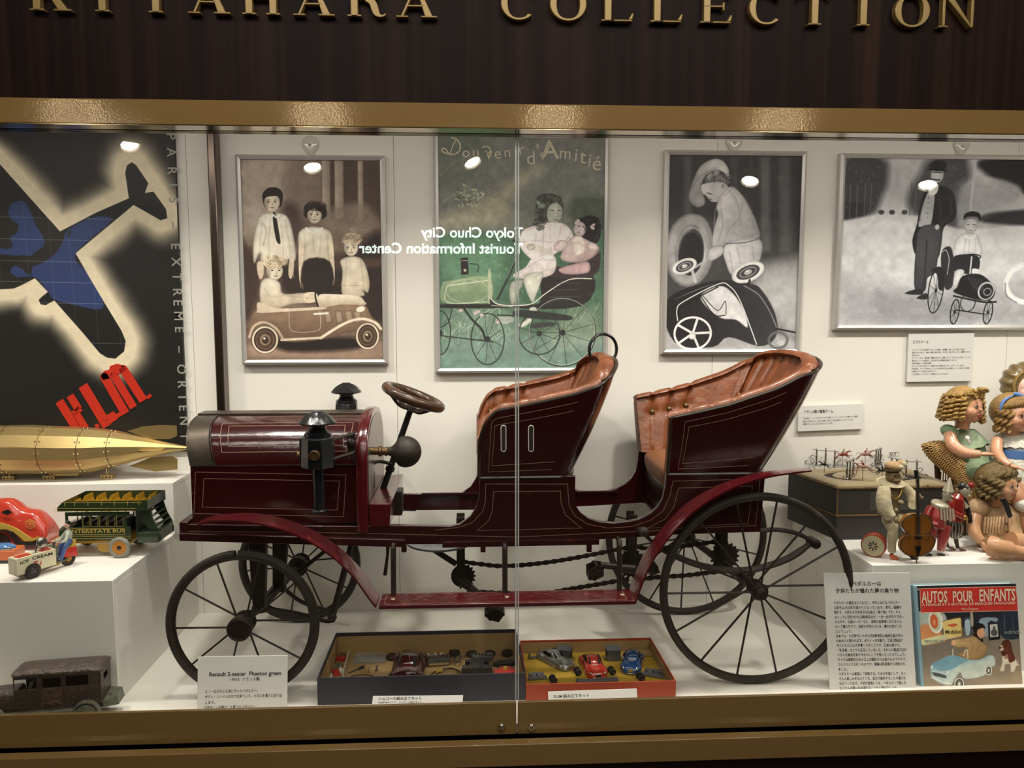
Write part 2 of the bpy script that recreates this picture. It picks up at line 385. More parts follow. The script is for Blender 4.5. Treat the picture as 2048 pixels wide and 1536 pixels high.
# fascia lettering: raised gold serif capitals
m_gold = mat('gold_lettering', '#8b7444', .38, metal=.25, spec=.5); 
def glyph(ch, mb, O, H, y0, y1):
    S, T, R = .17*H, .075*H, .06*H       # stem, hairline, serif thickness
    def bx(x0, z0, x1, z1): mb.box(O.x+x0, O.x+x1, y0, y1, O.z+z0, O.z+z1)
    def qd(*p): mb.prism([(O.x+a, y0, O.z+b) for a, b in p], (0, y1-y0, 0))
    def stem(x, w=S): bx(x, 0, x+w, H); bx(x-.08*H, 0, x+w+.08*H, R); bx(x-.08*H, H-R, x+w+.08*H, H)
    def ringo(cx, rx, ry, a0, a1, tk=.16, n=26):
        G = []
        for i in range(n+1):
            t = a0+(a1-a0)*i/n; tw = (.06+.11*abs(math.cos(t)))*H
            G.append((cx+math.cos(t)*rx, H/2+math.sin(t)*ry, cx+math.cos(t)*(rx-tw), H/2+math.sin(t)*(ry-(.05+.03*abs(math.sin(t)))*H)))
        rings = [[(O.x+a, y0, O.z+b), (O.x+c, y0, O.z+d), (O.x+c, y1, O.z+d), (O.x+a, y1, O.z+b)] for a, b, c, d in G]
        full = abs(a1-a0) > 6.2
        mb.loft(rings[:-1] if full else rings, cyc=full)
    if ch == 'I': stem(-S/2); return
    if ch == 'T':
        stem(-S/2); bx(-.4*H, H-R, .4*H, H); qd((-.4*H, H-.22*H), (-.36*H, H-.22*H), (-.33*H, H-R), (-.4*H, H-R)); qd((.36*H, H-.22*H), (.4*H, H-.22*H), (.4*H, H-R), (.33*H, H-R)); return
    if ch == 'L':
        stem(-.33*H); bx(-.33*H, 0, .34*H, R); qd((.24*H, R), (.34*H, R), (.37*H, .26*H), (.33*H, .26*H)); return
    if ch == 'E':
        stem(-.33*H); bx(-.33*H, 0, .34*H, R); qd((.24*H, R), (.34*H, R), (.37*H, .26*H), (.33*H, .26*H))
        bx(-.33*H, .48*H, .16*H, .54*H); bx(.13*H, .38*H, .18*H, .64*H); bx(-.33*H, H-R, .34*H, H); bx(.29*H, H-.22*H, .34*H, H); return
    if ch == 'H':
        stem(-.36*H); stem(.36*H-S); bx(-.3*H, .47*H, .3*H, .54*H); return
    if ch == 'N':
        stem(-.38*H, T); qd((-.36*H, H), (-.16*H, H), (.40*H, 0), (.34*H, 0)); bx(.33*H, 0, .33*H+T, H); bx(.25*H, H-R, .48*H, H); return
    if ch == 'A':
        qd((-.36*H, R*.5), (-.29*H, R*.5), (.03*H, H*.93), (-.01*H, H)); qd((-.02*H, H), (.05*H, H), (.40*H, R*.5), (.21*H, R*.5))
        bx(-.2*H, .32*H, .2*H, .38*H); bx(-.47*H, 0, -.18*H, R); bx(.12*H, 0, .5*H, R); return
    if ch == 'K':
        stem(-.36*H); qd((-.2*H, .38*H), (-.2*H, .47*H), (.28*H, H), (.36*H, H)); qd((-.06*H, .58*H), (.06*H, .66*H), (.42*H, R*.5), (.2*H, R*.5)); bx(.1*H, 0, .5*H, R); return
    if ch == 'R':
        stem(-.36*H)
        G = []
        for i in range(17):
            t = PI/2-PI*i/16; G.append((.02*H+math.cos(t)*.27*H, .75*H+math.sin(t)*.25*H, .02*H+math.cos(t)*.13*H, .75*H+math.sin(t)*.19*H))
        mb.loft([[(O.x+a, y0, O.z+b), (O.x+c, y0, O.z+d), (O.x+c, y1, O.z+d), (O.x+a, y1, O.z+b)] for a, b, c, d in G])
        bx(-.3*H, H-R, .03*H, H); bx(-.3*H, .5*H, .03*H, .56*H)
        sp = smooth([(O.x+.0*H, 0, O.z+.52*H), (O.x+.15*H, 0, O.z+.42*H), (O.x+.24*H, 0, O.z+.1*H), (O.x+.36*H, 0, O.z+.03*H), (O.x+.46*H, 0, O.z+.09*H)], 5)
        wd = [.07, .075, .08, .085, .09, .09, .09, .09, .09, .085, .08, .07, .06, .05, .045, .04, .035, .03, .03, .03, .03]
        L = []
        for i, p in enumerate(sp):
            d = (sp[min(i+1, len(sp)-1)]-sp[max(i-1, 0)]).normalized(); q_ = Vector((-d.z, 0, d.x))*wd[i]*H
            L.append([(p-q_)+Vector((0, y0, 0)), (p+q_)+Vector((0, y0, 0)), (p+q_)+Vector((0, y1, 0)), (p-q_)+Vector((0, y1, 0))])
        mb.loft(L); return
    if ch == 'O': ringo(0, .44*H, .52*H, 0, 2*PI); return
    if ch == 'C': ringo(.02*H, .43*H, .52*H, .75, 2*PI-.75); mb.box(O.x+.31*H, O.x+.36*H, y0, y1, O.z+.74*H, O.z+1.02*H); return
txt = 'KITAHARACOLLECTION'
cxs = [100, 206, 313, 418, 523, 627, 733, 832, 1036, 1136, 1236, 1334, 1433, 1530, 1628, 1725, 1822, 1912]
ordn = {}
tf = Thing('fascia_lettering', 'raised gold serif capitals across the dark wood fascia', 'lettering', (0, -.66, P(1000, 40, -.67).z))
for ch, cx in zip(txt, cxs):
    by = 22+(cx-70)*35/1870.
    q = P(cx, by, -.672); mb = MB(); glyph(ch, mb, q, .0635, -.676, -.6605)
    for v in mb.v: v.x = q.x+(v.x-q.x)*1.32
    tf.part('letter', mb, m_gold, bevel=.0014)
# ------------------------------------------------------------------ the pedal car
m_mar = mat('maroon_enamel', '#30070c', .2, coat=.8, bump=(70, .05), coatrough=.08)
m_marw = mat('worn_maroon_enamel', '#4a0f15', .22, coat=.7, var=(30, '#6d2a2a', .62, .72), bump=(60, .12))
m_marf = mat('maroon_frame_enamel', '#2c090b', .3, coat=.3, var=(25, '#5a2a20', .66, .74), bump=(60, .1))
m_iron = mat('dark_iron', '#2b231d', .45, metal=.4, var=(60, '#463a2e', .55, .8), bump=(200, .1))
m_rub = mat('old_black_rubber', '#262019', .6, var=(40, '#39322a', .5, .8), bump=(90, .15))
m_blk = mat('black_japanned_tin', '#15171a', .3, coat=.4, bump=(60, .06))
m_tin = mat('dull_grey_sheet_metal', '#4d443d', .38, metal=.75, var=(14, '#5f564c', .4, .7), bump=(60, .06))
m_pin = mat('tan_pinstripe_paint', '#8d7463', .45)
m_pipe = mat('dark_piping_brown', '#2a1c10', .35, coat=.4)
m_lea = mat('tan_leather', '#7f4728', .4, var=(22, '#5c3017', .4, .75), bump=(38, .3), coat=.12)
m_leas = mat('tan_leather_seat_pad', '#8a5733', .5, bump=(160, .1))
m_btn = mat('aged_brass_button', '#7a6b4a', .35, metal=.8)
m_wh = mat('worn_brown_wheel_rim', '#3d2a1e', .3, coat=.4, var=(40, '#64462f', .5, .75), bump=(80, .1))
m_brassd = mat('dull_brass', '#6a5236', .4, metal=.7)
m_screw = mat('screw_head', '#a0917c', .35, metal=.8)
YN, YF, YC = -.455, -.128, -.2915
def XZ(L, Y=YN): return [Vector((P(a, b, Y).x, 0, P(a, b, Y).z)) for a, b in L]
car = Thing('pedal_car', 'dark red two-seat antique pedal car with brown leather seats and spoked wheels', 'pedal car', (0.05, YC, FZ))
# side panels: one silhouette, cut from the sill up through both seat pedestals
sill_top = [(782, 1051), (860, 1052), (900, 1057-4), (919, 1049), (941, 1033), (953, 1014), (959, 990), (960, 952)]
mid = [(1151, 952), (1150, 1000), (1153, 1014), (1162, 1027), (1178, 1038), (1200, 1044), (1228, 1046), (1259, 1043), (1280, 1038), (1301, 1027), (1316, 1014), (1326, 997), (1331, 973), (1333, 948)]
rear = [(1531, 945), (1521, 1064)]
low = [(1360, 1069), (1220, 1078), (1034, 1087), (813, 1089), (700, 1086), (365, 1077)]
front = [(364, 1056), (372, 1049), (716, 1053)]
sil = XZ(sill_top+mid+rear+low+front)
for k, (y, d) in enumerate(((YN, .014), (YF, -.014))):
    car.part('side_panel', MB().prism([Vector((p.x, y, p.z)) for p in sil], (0, d, 0)), m_marf if k == 0 else m_mar, bevel=.0012)
zb = sil[len(sill_top)+len(mid)+2].z; xr = sil[len(sill_top)+len(mid)].x
z_sill = P(860, 1052, YN).z
xs0 = P(365, 1060, YN).x; xfw = P(716, 1050, YN).x
car.part('floor_board', MB().box(xs0+.004, P(716, 1050, YN).x+.05, YN+.015, YF-.015, zb+.012, zb+.024), m_mar)
car.part('rear_floor_board', MB().box(P(1333, 1000, YN).x, xr-.012, YN+.015, YF-.015, zb+.012, zb+.022), m_mar)
car.part('ledge', MB().box(P(960, 1000, YN).x-.16, xr-.3, YF-.022, YF-.0145, zb+.03, zb+.036), m_marf)
for (u, v) in ((P(960, 1000, YN).x, P(1150, 1000, YN).x), (P(1333, 990, YN).x, xr)):
    bx = MB().box(u+.012, v-.004, YN+.0145, YF-.0145, zb+.025, P(1000, 956, YN).z)
    car.part('seat_box', bx, mat('black_seat_box', '#120607', .25, coat=.4))
# chassis lip moulding along the near side and front cross member
for y, s in ((YN, -1), (YF, 1)):
    a = P(366, 1079, YN); b = P(812, 1091, YN)
    lip = MB().hexa([(a.x-.004, y-.012, a.z), (b.x, y-.012, b.z-.001), (b.x, y+.012, b.z-.001), (a.x-.004, y+.012, a.z)], [(a.x-.004, y-.012, a.z+.018), (b.x, y-.012, b.z+.017), (b.x, y+.012, b.z+.017), (a.x-.004, y+.012, a.z+.018)]); car.part('chassis_rail', lip, m_marf, bevel=.001)
a = P(372, 1046, YN); car.part('front_cross_member', MB().box(xs0-.006, xs0+.014, YN-.004, YF+.004, zb+.006, a.z+.003), m_marf, bevel=.002)
a = P(1012, 1091, YN); b = P(1197, 1086, YN)
car.part('under_rail', MB().bar((P(885, 1088, YN).x, YN-.004, P(885, 1088, YN).z), (P(1197, 1082, YN).x, YN-.004, P(1197, 1082, YN).z), .012, .012), m_marf)
for px in (808, 966, 1178):
    q = P(px, 1092, YN); car.part('lug', MB().box(q.x-.006, q.x+.006, YN-.006, YN+.012, q.z-.014, q.z+.006), m_marf, bevel=.001)
# hood
ynh, yfh = YN+.012, YF-.012
zs = P(560, 930, ynh).z; zt = P(560, 826, YC).z
x_dash = P(716, 1000, YN).x
def hood_sec(x, k=1., z0=None, dz=0):
    w = (yfh-ynh)/2*k; r = []; z0 = z0 if z0 is not None else P(500, 1052, YN).z
    r.append((x, YC-w, z0))
    for i in range(15):
        t = PI*i/14; c, s = math.cos(t), math.sin(t)
        c = math.copysign(abs(c)**.72, c); s = abs(s)**.8
        r.append((x, YC-c*w, zs+(zt-zs)*s*(1.-.0*k)+dz))
    r.append((x, YC+w, z0)); return r
xn0 = P(383, 1000, ynh).x; xnt = P(404, 830, YC).x; xs1 = P(430, 925, ynh).x; xs1t = P(447, 832, YC).x
def slant(r, xa, xb):                         # x runs from xa at the shoulder to xb at the crown
    return [(lerp(xa, xb, max(0, min(1, (p[2]-zs)/(zt-zs)))), p[1], p[2]) for p in r]
R0 = slant(hood_sec(0), xn0, xnt); R1 = slant(hood_sec(0), xs1, xs1t); R2 = hood_sec(x_dash)
lowA = [[r[0], (r[0][0], r[0][1], zs), (r[-1][0], r[-1][1], zs), r[-1]] for r in (R0, R2)]
hb = MB().loft([[R0[0], R0[1], R0[-2], R0[-1]], [(x_dash, *R2[0][1:]), (x_dash, *R2[1][1:]), (x_dash, *R2[-2][1:]), (x_dash, *R2[-1][1:])]])
hood = car.part('hood', hb, m_mar, bevel=.0012)
car.part('hood_top', MB().loft([R1[1:-1], R2[1:-1]]), m_mar, parent=None)
car.part('nose_plate', MB().loft([[(p[0], YC+(p[1]-YC)*1.012, p[2]+.0008) for p in R[1:-1]] for R in (R0, [((a[0]*.05+b[0]*.95), b[1], b[2]) for a, b in zip(R0, R1)])]).box(R0[1][0]+.001, x_dash, ynh-.001, ynh+.004, zs-.002, zs+.001), m_tin, label='bare grey metal nose plate')
rg = MB()
rg.box(xnt-.001, x_dash, YC-.028, YC+.028, zt-.002, zt+.004)
car.part('hood_ridge', rg, m_tin, label='grey metal ridge strip', bevel=.001)
hn = MB()
for p, q in zip(R1[1:-2], R1[2:-1]): hn.tube([Vector(p)+Vector((0, 0, .001)), Vector(q)+Vector((0, 0, .001))], .0018, 6)
car.part('hood_seam', hn, m_iron)
rv = MB()
for i in range(1, 8):
    p = Vector(R0[1]).lerp(Vector(R0[5]), i/8.); 
    rv.ell(Vector(R0[min(i, 7)])+Vector((.004, -.001, .001)), .0016, 6, 4)
for i in range(5): rv.ell((xn0+.005, ynh-.001, lerp(zb+.06, zs-.01, i/4)), .0016, 6, 4)
car.part('rivet', rv, m_tin, kind='stuff')
# painted pinstripes (thin coats of paint just proud of the enamel)
ps = MB(); N = (0, -1, 0)
def stripe(L, Y, w=.0011, closed=False, sm=0):
    pts = [Vector((P(a, b, Y).x, Y-.0006, P(a, b, Y).z)) for a, b in L]
    if sm: pts = smooth(pts, sm, closed)
    ps.strip(pts, w, N, closed)
stripe([(391, 944), (692, 950), (687, 1033), (388, 1027)], ynh, closed=True)
stripe([(408, 957), (679, 962), (674, 1020), (405, 1014)], ynh, closed=True)
stripe([(370, 1062), (700, 1066), (1034, 1068+6), (1200, 1066), (1395, 1058)], YN)
stripe([(971, 968), (1135, 968), (1138, 1010), (1150, 1032), (1175, 1048), (1215, 1056), (1262, 1053), (1300, 1041), (1326, 1022), (1340, 990), (1346, 962), (1520, 958), (1511, 1051), (1340, 1058)], YN)
stripe([(971, 968), (971, 1000), (966, 1022), (945, 1045), (915, 1055), (870, 1060)], YN)
stripe([(987, 983), (1121, 982), (1122, 1005), (1131, 1030), (1163, 1056), (955, 1061), (978, 1040), (985, 1020)], YN, closed=True)
stripe([(1357, 976), (1505, 972), (1496, 1047), (1385, 1053), (1295, 1056), (1330, 1038), (1347, 1015)], YN, closed=True)
car.part('pinstripes', ps, m_pin, label='tan pinstripes', kind='stuff', flat=True)
# pinstripes running on the curved hood top: mapped onto the hood's side
ps = MB()
def hpt(u, v):                                # u along, v: arc index
    i = min(int(v), 13); t = v-i; a = Vector(R1[1+i]).lerp(Vector(R1[2+i]), t); b = Vector(R2[1+i]).lerp(Vector(R2[2+i]), t)
    p = a.lerp(b, u); n = Vector((0, p.y-YC, (p.z-zs)*1.6)); n = n.normalized() if n.length > 1e-6 else Vector((0, -1, 0)); return p+n*.0012, n
def hstripe(C, w=.0011):
    for (a, b), (c, d) in zip(C, C[1:]+C[:1]):
        pts = [hpt(lerp(a, c, i/10), lerp(b, d, i/10)) for i in range(11)]
        for (p, n), (q, m) in zip(pts, pts[1:]): ps.strip([p, q], w, n)
hstripe([(.07, 1.0), (.95, 1.0), (.95, 4.6), (.07, 4.6)]); hstripe([(.12, 1.6), (.90, 1.6), (.90, 4.1), (.12, 4.1)])
car.part('pinstripes', ps, m_pin, label='tan pinstripes', kind='stuff', flat=True)
# dashboard board, arched
def dash(x, g=0):
    w = (YF-YN)/2+.006+g; z0 = z_sill-.012; zc = zs+.0; H = P(742, 815, YC).z+g
    return [(x, YC-w, z0)]+[(x, YC-w*math.copysign(abs(math.cos(t))**.85, math.cos(t)), zc+(H-zc)*abs(math.sin(t))**.85) for t in (PI*i/20 for i in range(21))]+[(x, YC+w, z0)]
xa = P(713, 950, YN).x
car.part('dashboard', MB().loft([dash(xa, -.003), dash(xa+.004), dash(xa+.022), dash(xa+.026, -.003)]), m_marw, ang=50)
m_dpl = mat('dashboard_plate_metal', '#8c7f78', .3, metal=.9, bump=(30, .1))
car.part('dashboard_plate', MB().loft([dash(xa+.0262, -.014), dash(xa+.0275, -.015)]), m_dpl, label='polished metal plate behind the wheel')
# toe box
xb_ = P(779, 1050, YN).x; zt_ = P(750, 1008, YN).z
car.part('toe_box', MB().hexa([(xa+.028, YN+.0, z_sill-.002), (xb_, YN, z_sill-.002), (xb_, YF, z_sill-.002), (xa+.028, YF, z_sill-.002)], [(xa+.028, YN, zt_), (xb_+.004, YN, zt_), (xb_+.004, YF, zt_), (xa+.028, YF, zt_)]), m_marw, bevel=.0015)
# steering
c0 = P(758, 1002, YC); c1 = P(822, 817, YC); dirc = (c1-c0).normalized()
car.part('steering_column', MB().cyl(c0-dirc*.03, c1, .0085, .008, 14).lathe([(.0, 0), (.012, 0), (.012, .012), (0, .012)], lerp(c0, c1, .33), dirc, 14), m_blk)
car.part('steering_flange', MB().lathe([(.0, 0), (.026, 0), (.026, .007), (.013, .01), (0, .01)], c0-dirc*.008, (0.05, 0, 1), 18).tube(smooth([c0, P(768, 996, YC-.03), P(783, 1000, YC-.05)], 4), .008, 8), m_iron)
wc = P(826, 797, YC); u = Vector((0, 1, 0)); v = (P(889, 823, YC)-P(764, 774, YC)).normalized(); wn = u.cross(v).normalized()
if wn.z < 0: wn = -wn
rad = (P(889, 823, YC)-P(764, 774, YC)).length/2-.012
car.part('steering_wheel_rim', MB().tube(arc(wc+wn*.004, u, v, rad, 0, 2*PI, 40)[:-1], .0125, 12, closed=True), m_wh)
sw = MB()
for k in range(4):
    t = PI/4+PI/2*k; e = wc+(u*math.cos(t)+v*math.sin(t))*rad; sw.tube(smooth([c1-wn*.002, lerp(c1, e, .5)-wn*.012, e-wn*.004], 5), .0045, 8)
sw.lathe([(.0, 0), (.016, .0), (.014, .012), (0, .014)], c1-wn*.006, wn, 16)
car.part('steering_wheel_spokes', sw, m_iron)
# brake / throttle lever on the column
car.part('lever', MB().tube(smooth([P(741, 985, YC-.05), P(744, 945, YC-.05), P(746, 928, YC-.05), P(760, 923, YC-.03), P(783, 928, YC-.01)], 6), .0045, 8).box(P(738, 950, YC-.05).x-.004, P(746, 950, YC-.05).x+.004, YC-.056, YC-.044, P(740, 966, YC).z, P(740, 935, YC).z), m_iron)
# horn with rubber bulb
hc = P(808, 905, YN+.06); hx = P(742, 902, YN+.06)
r_ = .0385
prof = [(.008, 0), (.0085, .02), (.011, .03), (.016, .045), (.024, .06)]
L = hc.x-hx.x; hp = [(.0095, 0), (.0095, .018), (.013, .02), (.013, .026), (.0095, .028), (.0095, L*.42), (.0115, L*.43), (.0115, L*.5), (.0085, L*.51)]
car.part('horn_pipe', MB().lathe(hp, hx, (1, 0, -.03), 18), m_brassd, label='brass horn pipe')
bp_ = [(.009, L*.5), (.0105, L*.56)]+[(lerp(.0115, r_, (i/4)**1.5), lerp(L*.6, L*.86, i/4)) for i in range(4)]+[(r_*math.cos(t), L+.004+r_*math.sin(t)) for t in (lerp(-.35, PI/2, i/12) for i in range(13))]
car.part('horn_bulb', MB().lathe(bp_, hx, (1, 0, -.03), 26), m_rub, label='black rubber horn bulb')
# carriage lamps on the hood's two sides
def lamp(cx, cy, Y, s, full):
    c = P(cx, cy, Y); o = Vector(c)
    l = MB()
    if full:
        l.lathe([(.0, -.001), (.039, -.001), (.040, .003), (.038, .066), (.034, .069), (.0, .07)], o+Z_*0, Z_, 8, PI/8)
        l.box(o.x-.0385, o.x-.0345, Y-.016, Y+.016, o.z+.008, o.z+.066)
    else: l.lathe([(.0, 0), (.032, 0), (.033, .004), (.031, .056), (.0, .058)], o, Z_, 8, PI/8)
    b = car.part('lamp_body', l, m_blk, bevel=.001)
    H = .07 if full else .058
    ch = MB().lathe([(.028, H-.004), (.030, H), (.030, H+.006), (.022, H+.012), (.019, H+.018), (.020, H+.024), (.026, H+.028), (.0, H+.030)], o, Z_, 20)
    car.part('lamp_chimney', ch, m_blk, parent=b)
    cap = MB(); n = 32; rings = []
    for r, h, sc in ((.018, H+.024, 0), (.041, H+.028, 0), (.0425, H+.0315, 0), (.039, H+.035, .3), (.033, H+.043, 1), (.023, H+.050, 1), (.013, H+.054, .4), (.011, H+.056, 0), (0.0001, H+.0565, 0)):
        rings.append([o+Vector((math.cos(2*PI*k/n)*r, math.sin(2*PI*k/n)*r, h-sc*.0035*(.5+.5*math.cos(8*2*PI*k/n)))) for k in range(n)])
    cap.loft(rings); car.part('lamp_cap', cap, m_blk, parent=b, ang=60)
    if full:
        car.part('lamp_lens', MB().lathe([(.012, 0), (.012, .005), (.009, .006), (.009, .002), (0, .002)], o+Vector((0, -.0385, .032)), (0, -1, 0), 20), m_brassd, parent=b); car.part('lamp_knob', MB().lathe([(.007, 0), (.009, .004), (.009, .009), (.005, .012), (0, .012)], o+Vector((-.036, 0, .026)), (-1, 0, 0), 14), m_brassd, parent=b)
        car.part('lamp_stem', MB().lathe([(.014, 0), (.0135, -.07), (.014, -.1), (.018, -.103), (.018, -.107), (0.0, -.108)], o, Z_, 16), m_blk, parent=b)
        br = MB()
        for dz, ex in ((.064, .02), (.02, .02)):
            for dy in (-.014, .006):
                br.tube([o+Vector((.03, dy, dz-.004)), o+Vector((.078, dy+.016, dz+.008)), Vector((xa-.005, YN-.004+.01, o.z+dz+.004))], .0022, 6)
        br.box(xa-.018, xa+.0, YN-.012, YN+.0, o.z+.012, o.z+.068)
        br.ell((xa-.01, YN-.01, o.z+.045), .012, 10, 6)
        car.part('lamp_bracket', br, m_iron, parent=b)
    else:
        car.part('lamp_bracket', MB().bar(o+Vector((.03, 0, .03)), (xa+.004, o.y-.02, o.z+.01), .01, .004), m_tin, parent=b)
lamp(637, 932, YN-.055, 1, True)
lamp(694, 846, YF+.035, 1, False)
# fenders and running boards
def ribbon(name, L, yo, yi, t=.004, label=None, mt=None, sub=5, wf=None):
    pts = smooth([Vector((P(a, b, yo).x, 0, P(a, b, yo).z)) for a, b in L], sub)
    rings = []
    for i, p in enumerate(pts):
        d = (pts[min(i+1, len(pts)-1)]-pts[max(i-1, 0)]).normalized(); n = Vector((-d.z, 0, d.x)); k = i/(len(pts)-1)
        a, b = (yo, yi) if wf is None else wf(k)
        rings.append([Vector((p.x, a, p.z)), Vector((p.x, b, p.z)), Vector((p.x, b, p.z))+n*t, Vector((p.x, lerp(a, b, .5), p.z))+n*(t+.0015), Vector((p.x, a, p.z))+n*t])
    return car.part(name, MB().loft(rings), mt or m_marw, label=label)
FY0, FY1 = -.548, -.475
def fw(k): return (lerp(-.505, FY0, min(1, k*2.2)), lerp(-.458, FY1, min(1, k*2.2)))
fl = [(382, 1062), (410, 1053), (440, 1050), (475, 1048), (510, 1050), (557, 1060), (610, 1081), (663, 1115), (705, 1155), (732, 1192), (750, 1216)]
rl = [(1272, 1208), (1283, 1178), (1303, 1132), (1332, 1088), (1362, 1053), (1397, 1021), (1443, 992), (1489, 972), (1540, 958), (1590, 950), (1628, 946)]
def rw(k): return (FY0+.012*k, lerp(FY1, -.505, max(0, (k-.5)*2)))
for s in (0, 1):
    if s: 
        g = lambda f: (lambda k: tuple(2*YC-x for x in f(k)))
        # the far fender repeats the near one's profile in world space: reuse near points
        def rib2(name, L, f, t=.004):
            pts = smooth([Vector((P(a, b, FY0).x, 0, P(a, b, FY0).z)) for a, b in L], 5); rings = []
            for i, p in enumerate(pts):
                d = (pts[min(i+1, len(pts)-1)]-pts[max(i-1, 0)]).normalized(); n = Vector((-d.z, 0, d.x)); a, b = f(i/(len(pts)-1))
                a, b = 2*YC-a, 2*YC-b
                rings.append([Vector((p.x, b, p.z)), Vector((p.x, a, p.z)), Vector((p.x, a, p.z))+n*t, Vector((p.x, b, p.z))+n*t])
            car.part(name, MB().loft(rings), m_marw)
        continue
    ribbon('front_fender', fl, FY0, FY1, wf=fw); ribbon('rear_fender', rl, FY0, FY1, wf=rw)
a = P(757, 1211, FY0); b = P(1272, 1201, FY0)
rb = MB().hexa([(a.x, FY0, a.z-.010), (b.x, FY0, b.z-.010), (b.x, FY1+.002, b.z-.010), (a.x, FY1+.002, a.z-.010)], [(a.x, FY0, a.z), (b.x, FY0, b.z), (b.x, FY1+.002, b.z), (a.x, FY1+.002, a.z)])
rbo = car.part('running_board', rb, m_marw, bevel=.0015)
sc = MB(); bo = MB()
for px in (786, 1014, 1245):
    q = P(px, 1200, (FY0+FY1)/2+.004); zt2 = lerp(a.z, b.z, (q.x-a.x)/(b.x-a.x))
    sc.lathe([(0, 0), (.0065, 0), (.005, .0018), (0, .002)], (q.x, q.y, zt2), Z_, 12); bo.lathe([(0, 0), (.008, 0), (.008, -.006), (.003, -.007), (.003, -.014), (0, -.014)], (q.x, q.y, zt2-.010), Z_, 8)
for i, L in enumerate(([(764, 1195), (1262, 1183)],)): pass
car.part('screw', sc, m_screw, parent=rbo, kind='stuff'); car.part('bolt', bo, m_iron, parent=rbo, kind='stuff')
ps = MB(); z_ = lambda x: lerp(a.z, b.z, (x-a.x)/(b.x-a.x))+.0006
ps.strip([Vector((x, y, z_(x))) for x, y in ((a.x+.012, FY0+.006), (b.x-.02, FY0+.006), (b.x-.02, FY1-.005), (a.x+.012, FY1-.005))], .001, (0, 0, 1), True)
car.part('pinstripes', ps, m_pin, parent=rbo, flat=True)
for px, py in ((788, 1086), (1009, 1086), (1236, 1078)):
    q = P(px, py, YN); br = MB()
    zt2 = lerp(a.z, b.z, (q.x-a.x)/(b.x-a.x))
    br.tube(smooth([(q.x, YN+.02, q.z+.004), (q.x, YN-.006, q.z), (q.x, YN-.018, q.z-.01), (q.x+.0, FY1-.004, lerp(q.z, zt2, .7)), (q.x, FY1-.006, zt2)], 4), .0065, 6)
    car.part('board_hanger', br, m_iron)
# wheels
def wheel(cx, cz, Y, R, tr, ns, hub, name, lab, ph=0., sr=.0023, gap=False):
    c = Vector((cx, Y, cz))
    rim = car.part('wheel', MB().tube(arc(c, X_, Z_, R-tr*1.75, 0, 2*PI, 64)[:-1], tr*.62, 6, closed=True), m_iron, label=lab)
    pts = arc(c, X_, Z_, R-tr, 0, 2*PI, 72)
    if gap:
        pts = arc(c, X_, Z_, R-tr, PI/2+.03+.04, PI/2+2*PI+.03, 72); car.part('tyre', MB().tube(pts, tr, 10), m_rub, parent=rim)
    else: car.part('tyre', MB().tube(pts[:-1], tr, 10, closed=True), m_rub, parent=rim)
    for k in range(ns):
        t = ph+2*PI*k/ns; e = c+(X_*math.cos(t)+Z_*math.sin(t))*(R-tr*1.9); yo = (-.018 if k % 2 else .018)
        car.part('spoke', MB().cyl(c+Y_*yo+(X_*math.cos(t)+Z_*math.sin(t))*.012, e, sr, n=6), m_iron, parent=rim)
    car.part('hub', MB().lathe(hub, c, (0, -1, 0), 20), m_iron, parent=rim)
    return c
hubf = [(0, -.04), (.018, -.04), (.018, -.022), (.026, -.02), (.026, -.012), (.016, -.01), (.016, .006), (.027, .008), (.027, .018), (.028, .020), (.028, .034), (.023, .036), (.022, .034), (0, .034)]
hubr = [(0, -.04), (.014, -.04), (.014, -.02), (.02, -.018), (.02, -.012), (.012, -.01), (.012, .012), (.021, .014), (.021, .02), (.015, .022), (.015, .034), (.0105, .036), (.0105, .042), (0, .044)]
NFc = wheel(-.537, FZ+.176, -.507, .176, .0098, 10, hubf, '', 'near front spoked wheel with a split tyre', .04, gap=True)
FFc = wheel(-.501, FZ+.1745, -.080, .1735, .0098, 10, hubf, '', 'far front spoked wheel', .12)
NRc = wheel(.675, FZ+.236, -.507, .236, .0085, 14, hubr, '', 'near rear large spoked wheel', .03, .0026)
FRc = wheel(.624, FZ+.240, -.080, .240, .0085, 14, hubr, '', 'far rear large spoked wheel', .17, .0024)
def axle(a, b, r): return MB().tube([a+Y_*.03, lerp(a, b, .3)+Z_*0, lerp(a, b, .7), b-Y_*.03], r, 12)
car.part('front_axle', axle(NFc, FFc, .0095).bar(lerp(NFc, FFc, .2), lerp(NFc, FFc, .8), .022, .014), m_iron)
car.part('rear_axle', axle(NRc, FRc, .0095), m_iron)
# front suspension struts (tapered hangers) with pivots
for k, yy in enumerate((-.40, -.26)):
    tt = lerp(NFc, FFc, (yy-NFc.y)/(FFc.y-NFc.y)); tp = Vector((tt.x+.006+.012*k, yy, zb+.012))
    s = MB().hexa([tt+Vector((-.014, -.012, -.006)), tt+Vector((.014, -.012, -.006)), tt+Vector((.014, .012, -.006)), tt+Vector((-.014, .012, -.006))],
                  [tp+Vector((-.026, -.014, 0)), tp+Vector((.018, -.014, 0)), tp+Vector((.018, .014, 0)), tp+Vector((-.026, .014, 0))])
    s.lathe([(0, 0), (.02, 0), (.02, .012), (0, .012)], tt-Z_*.012, Z_, 12)
    car.part('strut', s, m_iron, bevel=.002)
car.part('tie_rod', MB().tube(smooth([lerp(NFc, FFc, .28)+Z_*-.008, P(600, 1228, -.36), P(650, 1242, -.32), P(668, 1240, -.30)], 5), .0055, 8), m_iron)
car.part('tie_rod', MB().tube(smooth([lerp(NFc, FFc, .62)+Z_*-.006, P(600, 1202, -.22), P(645, 1218, -.2), P(672, 1224, -.2)], 5), .0055, 8), m_iron)
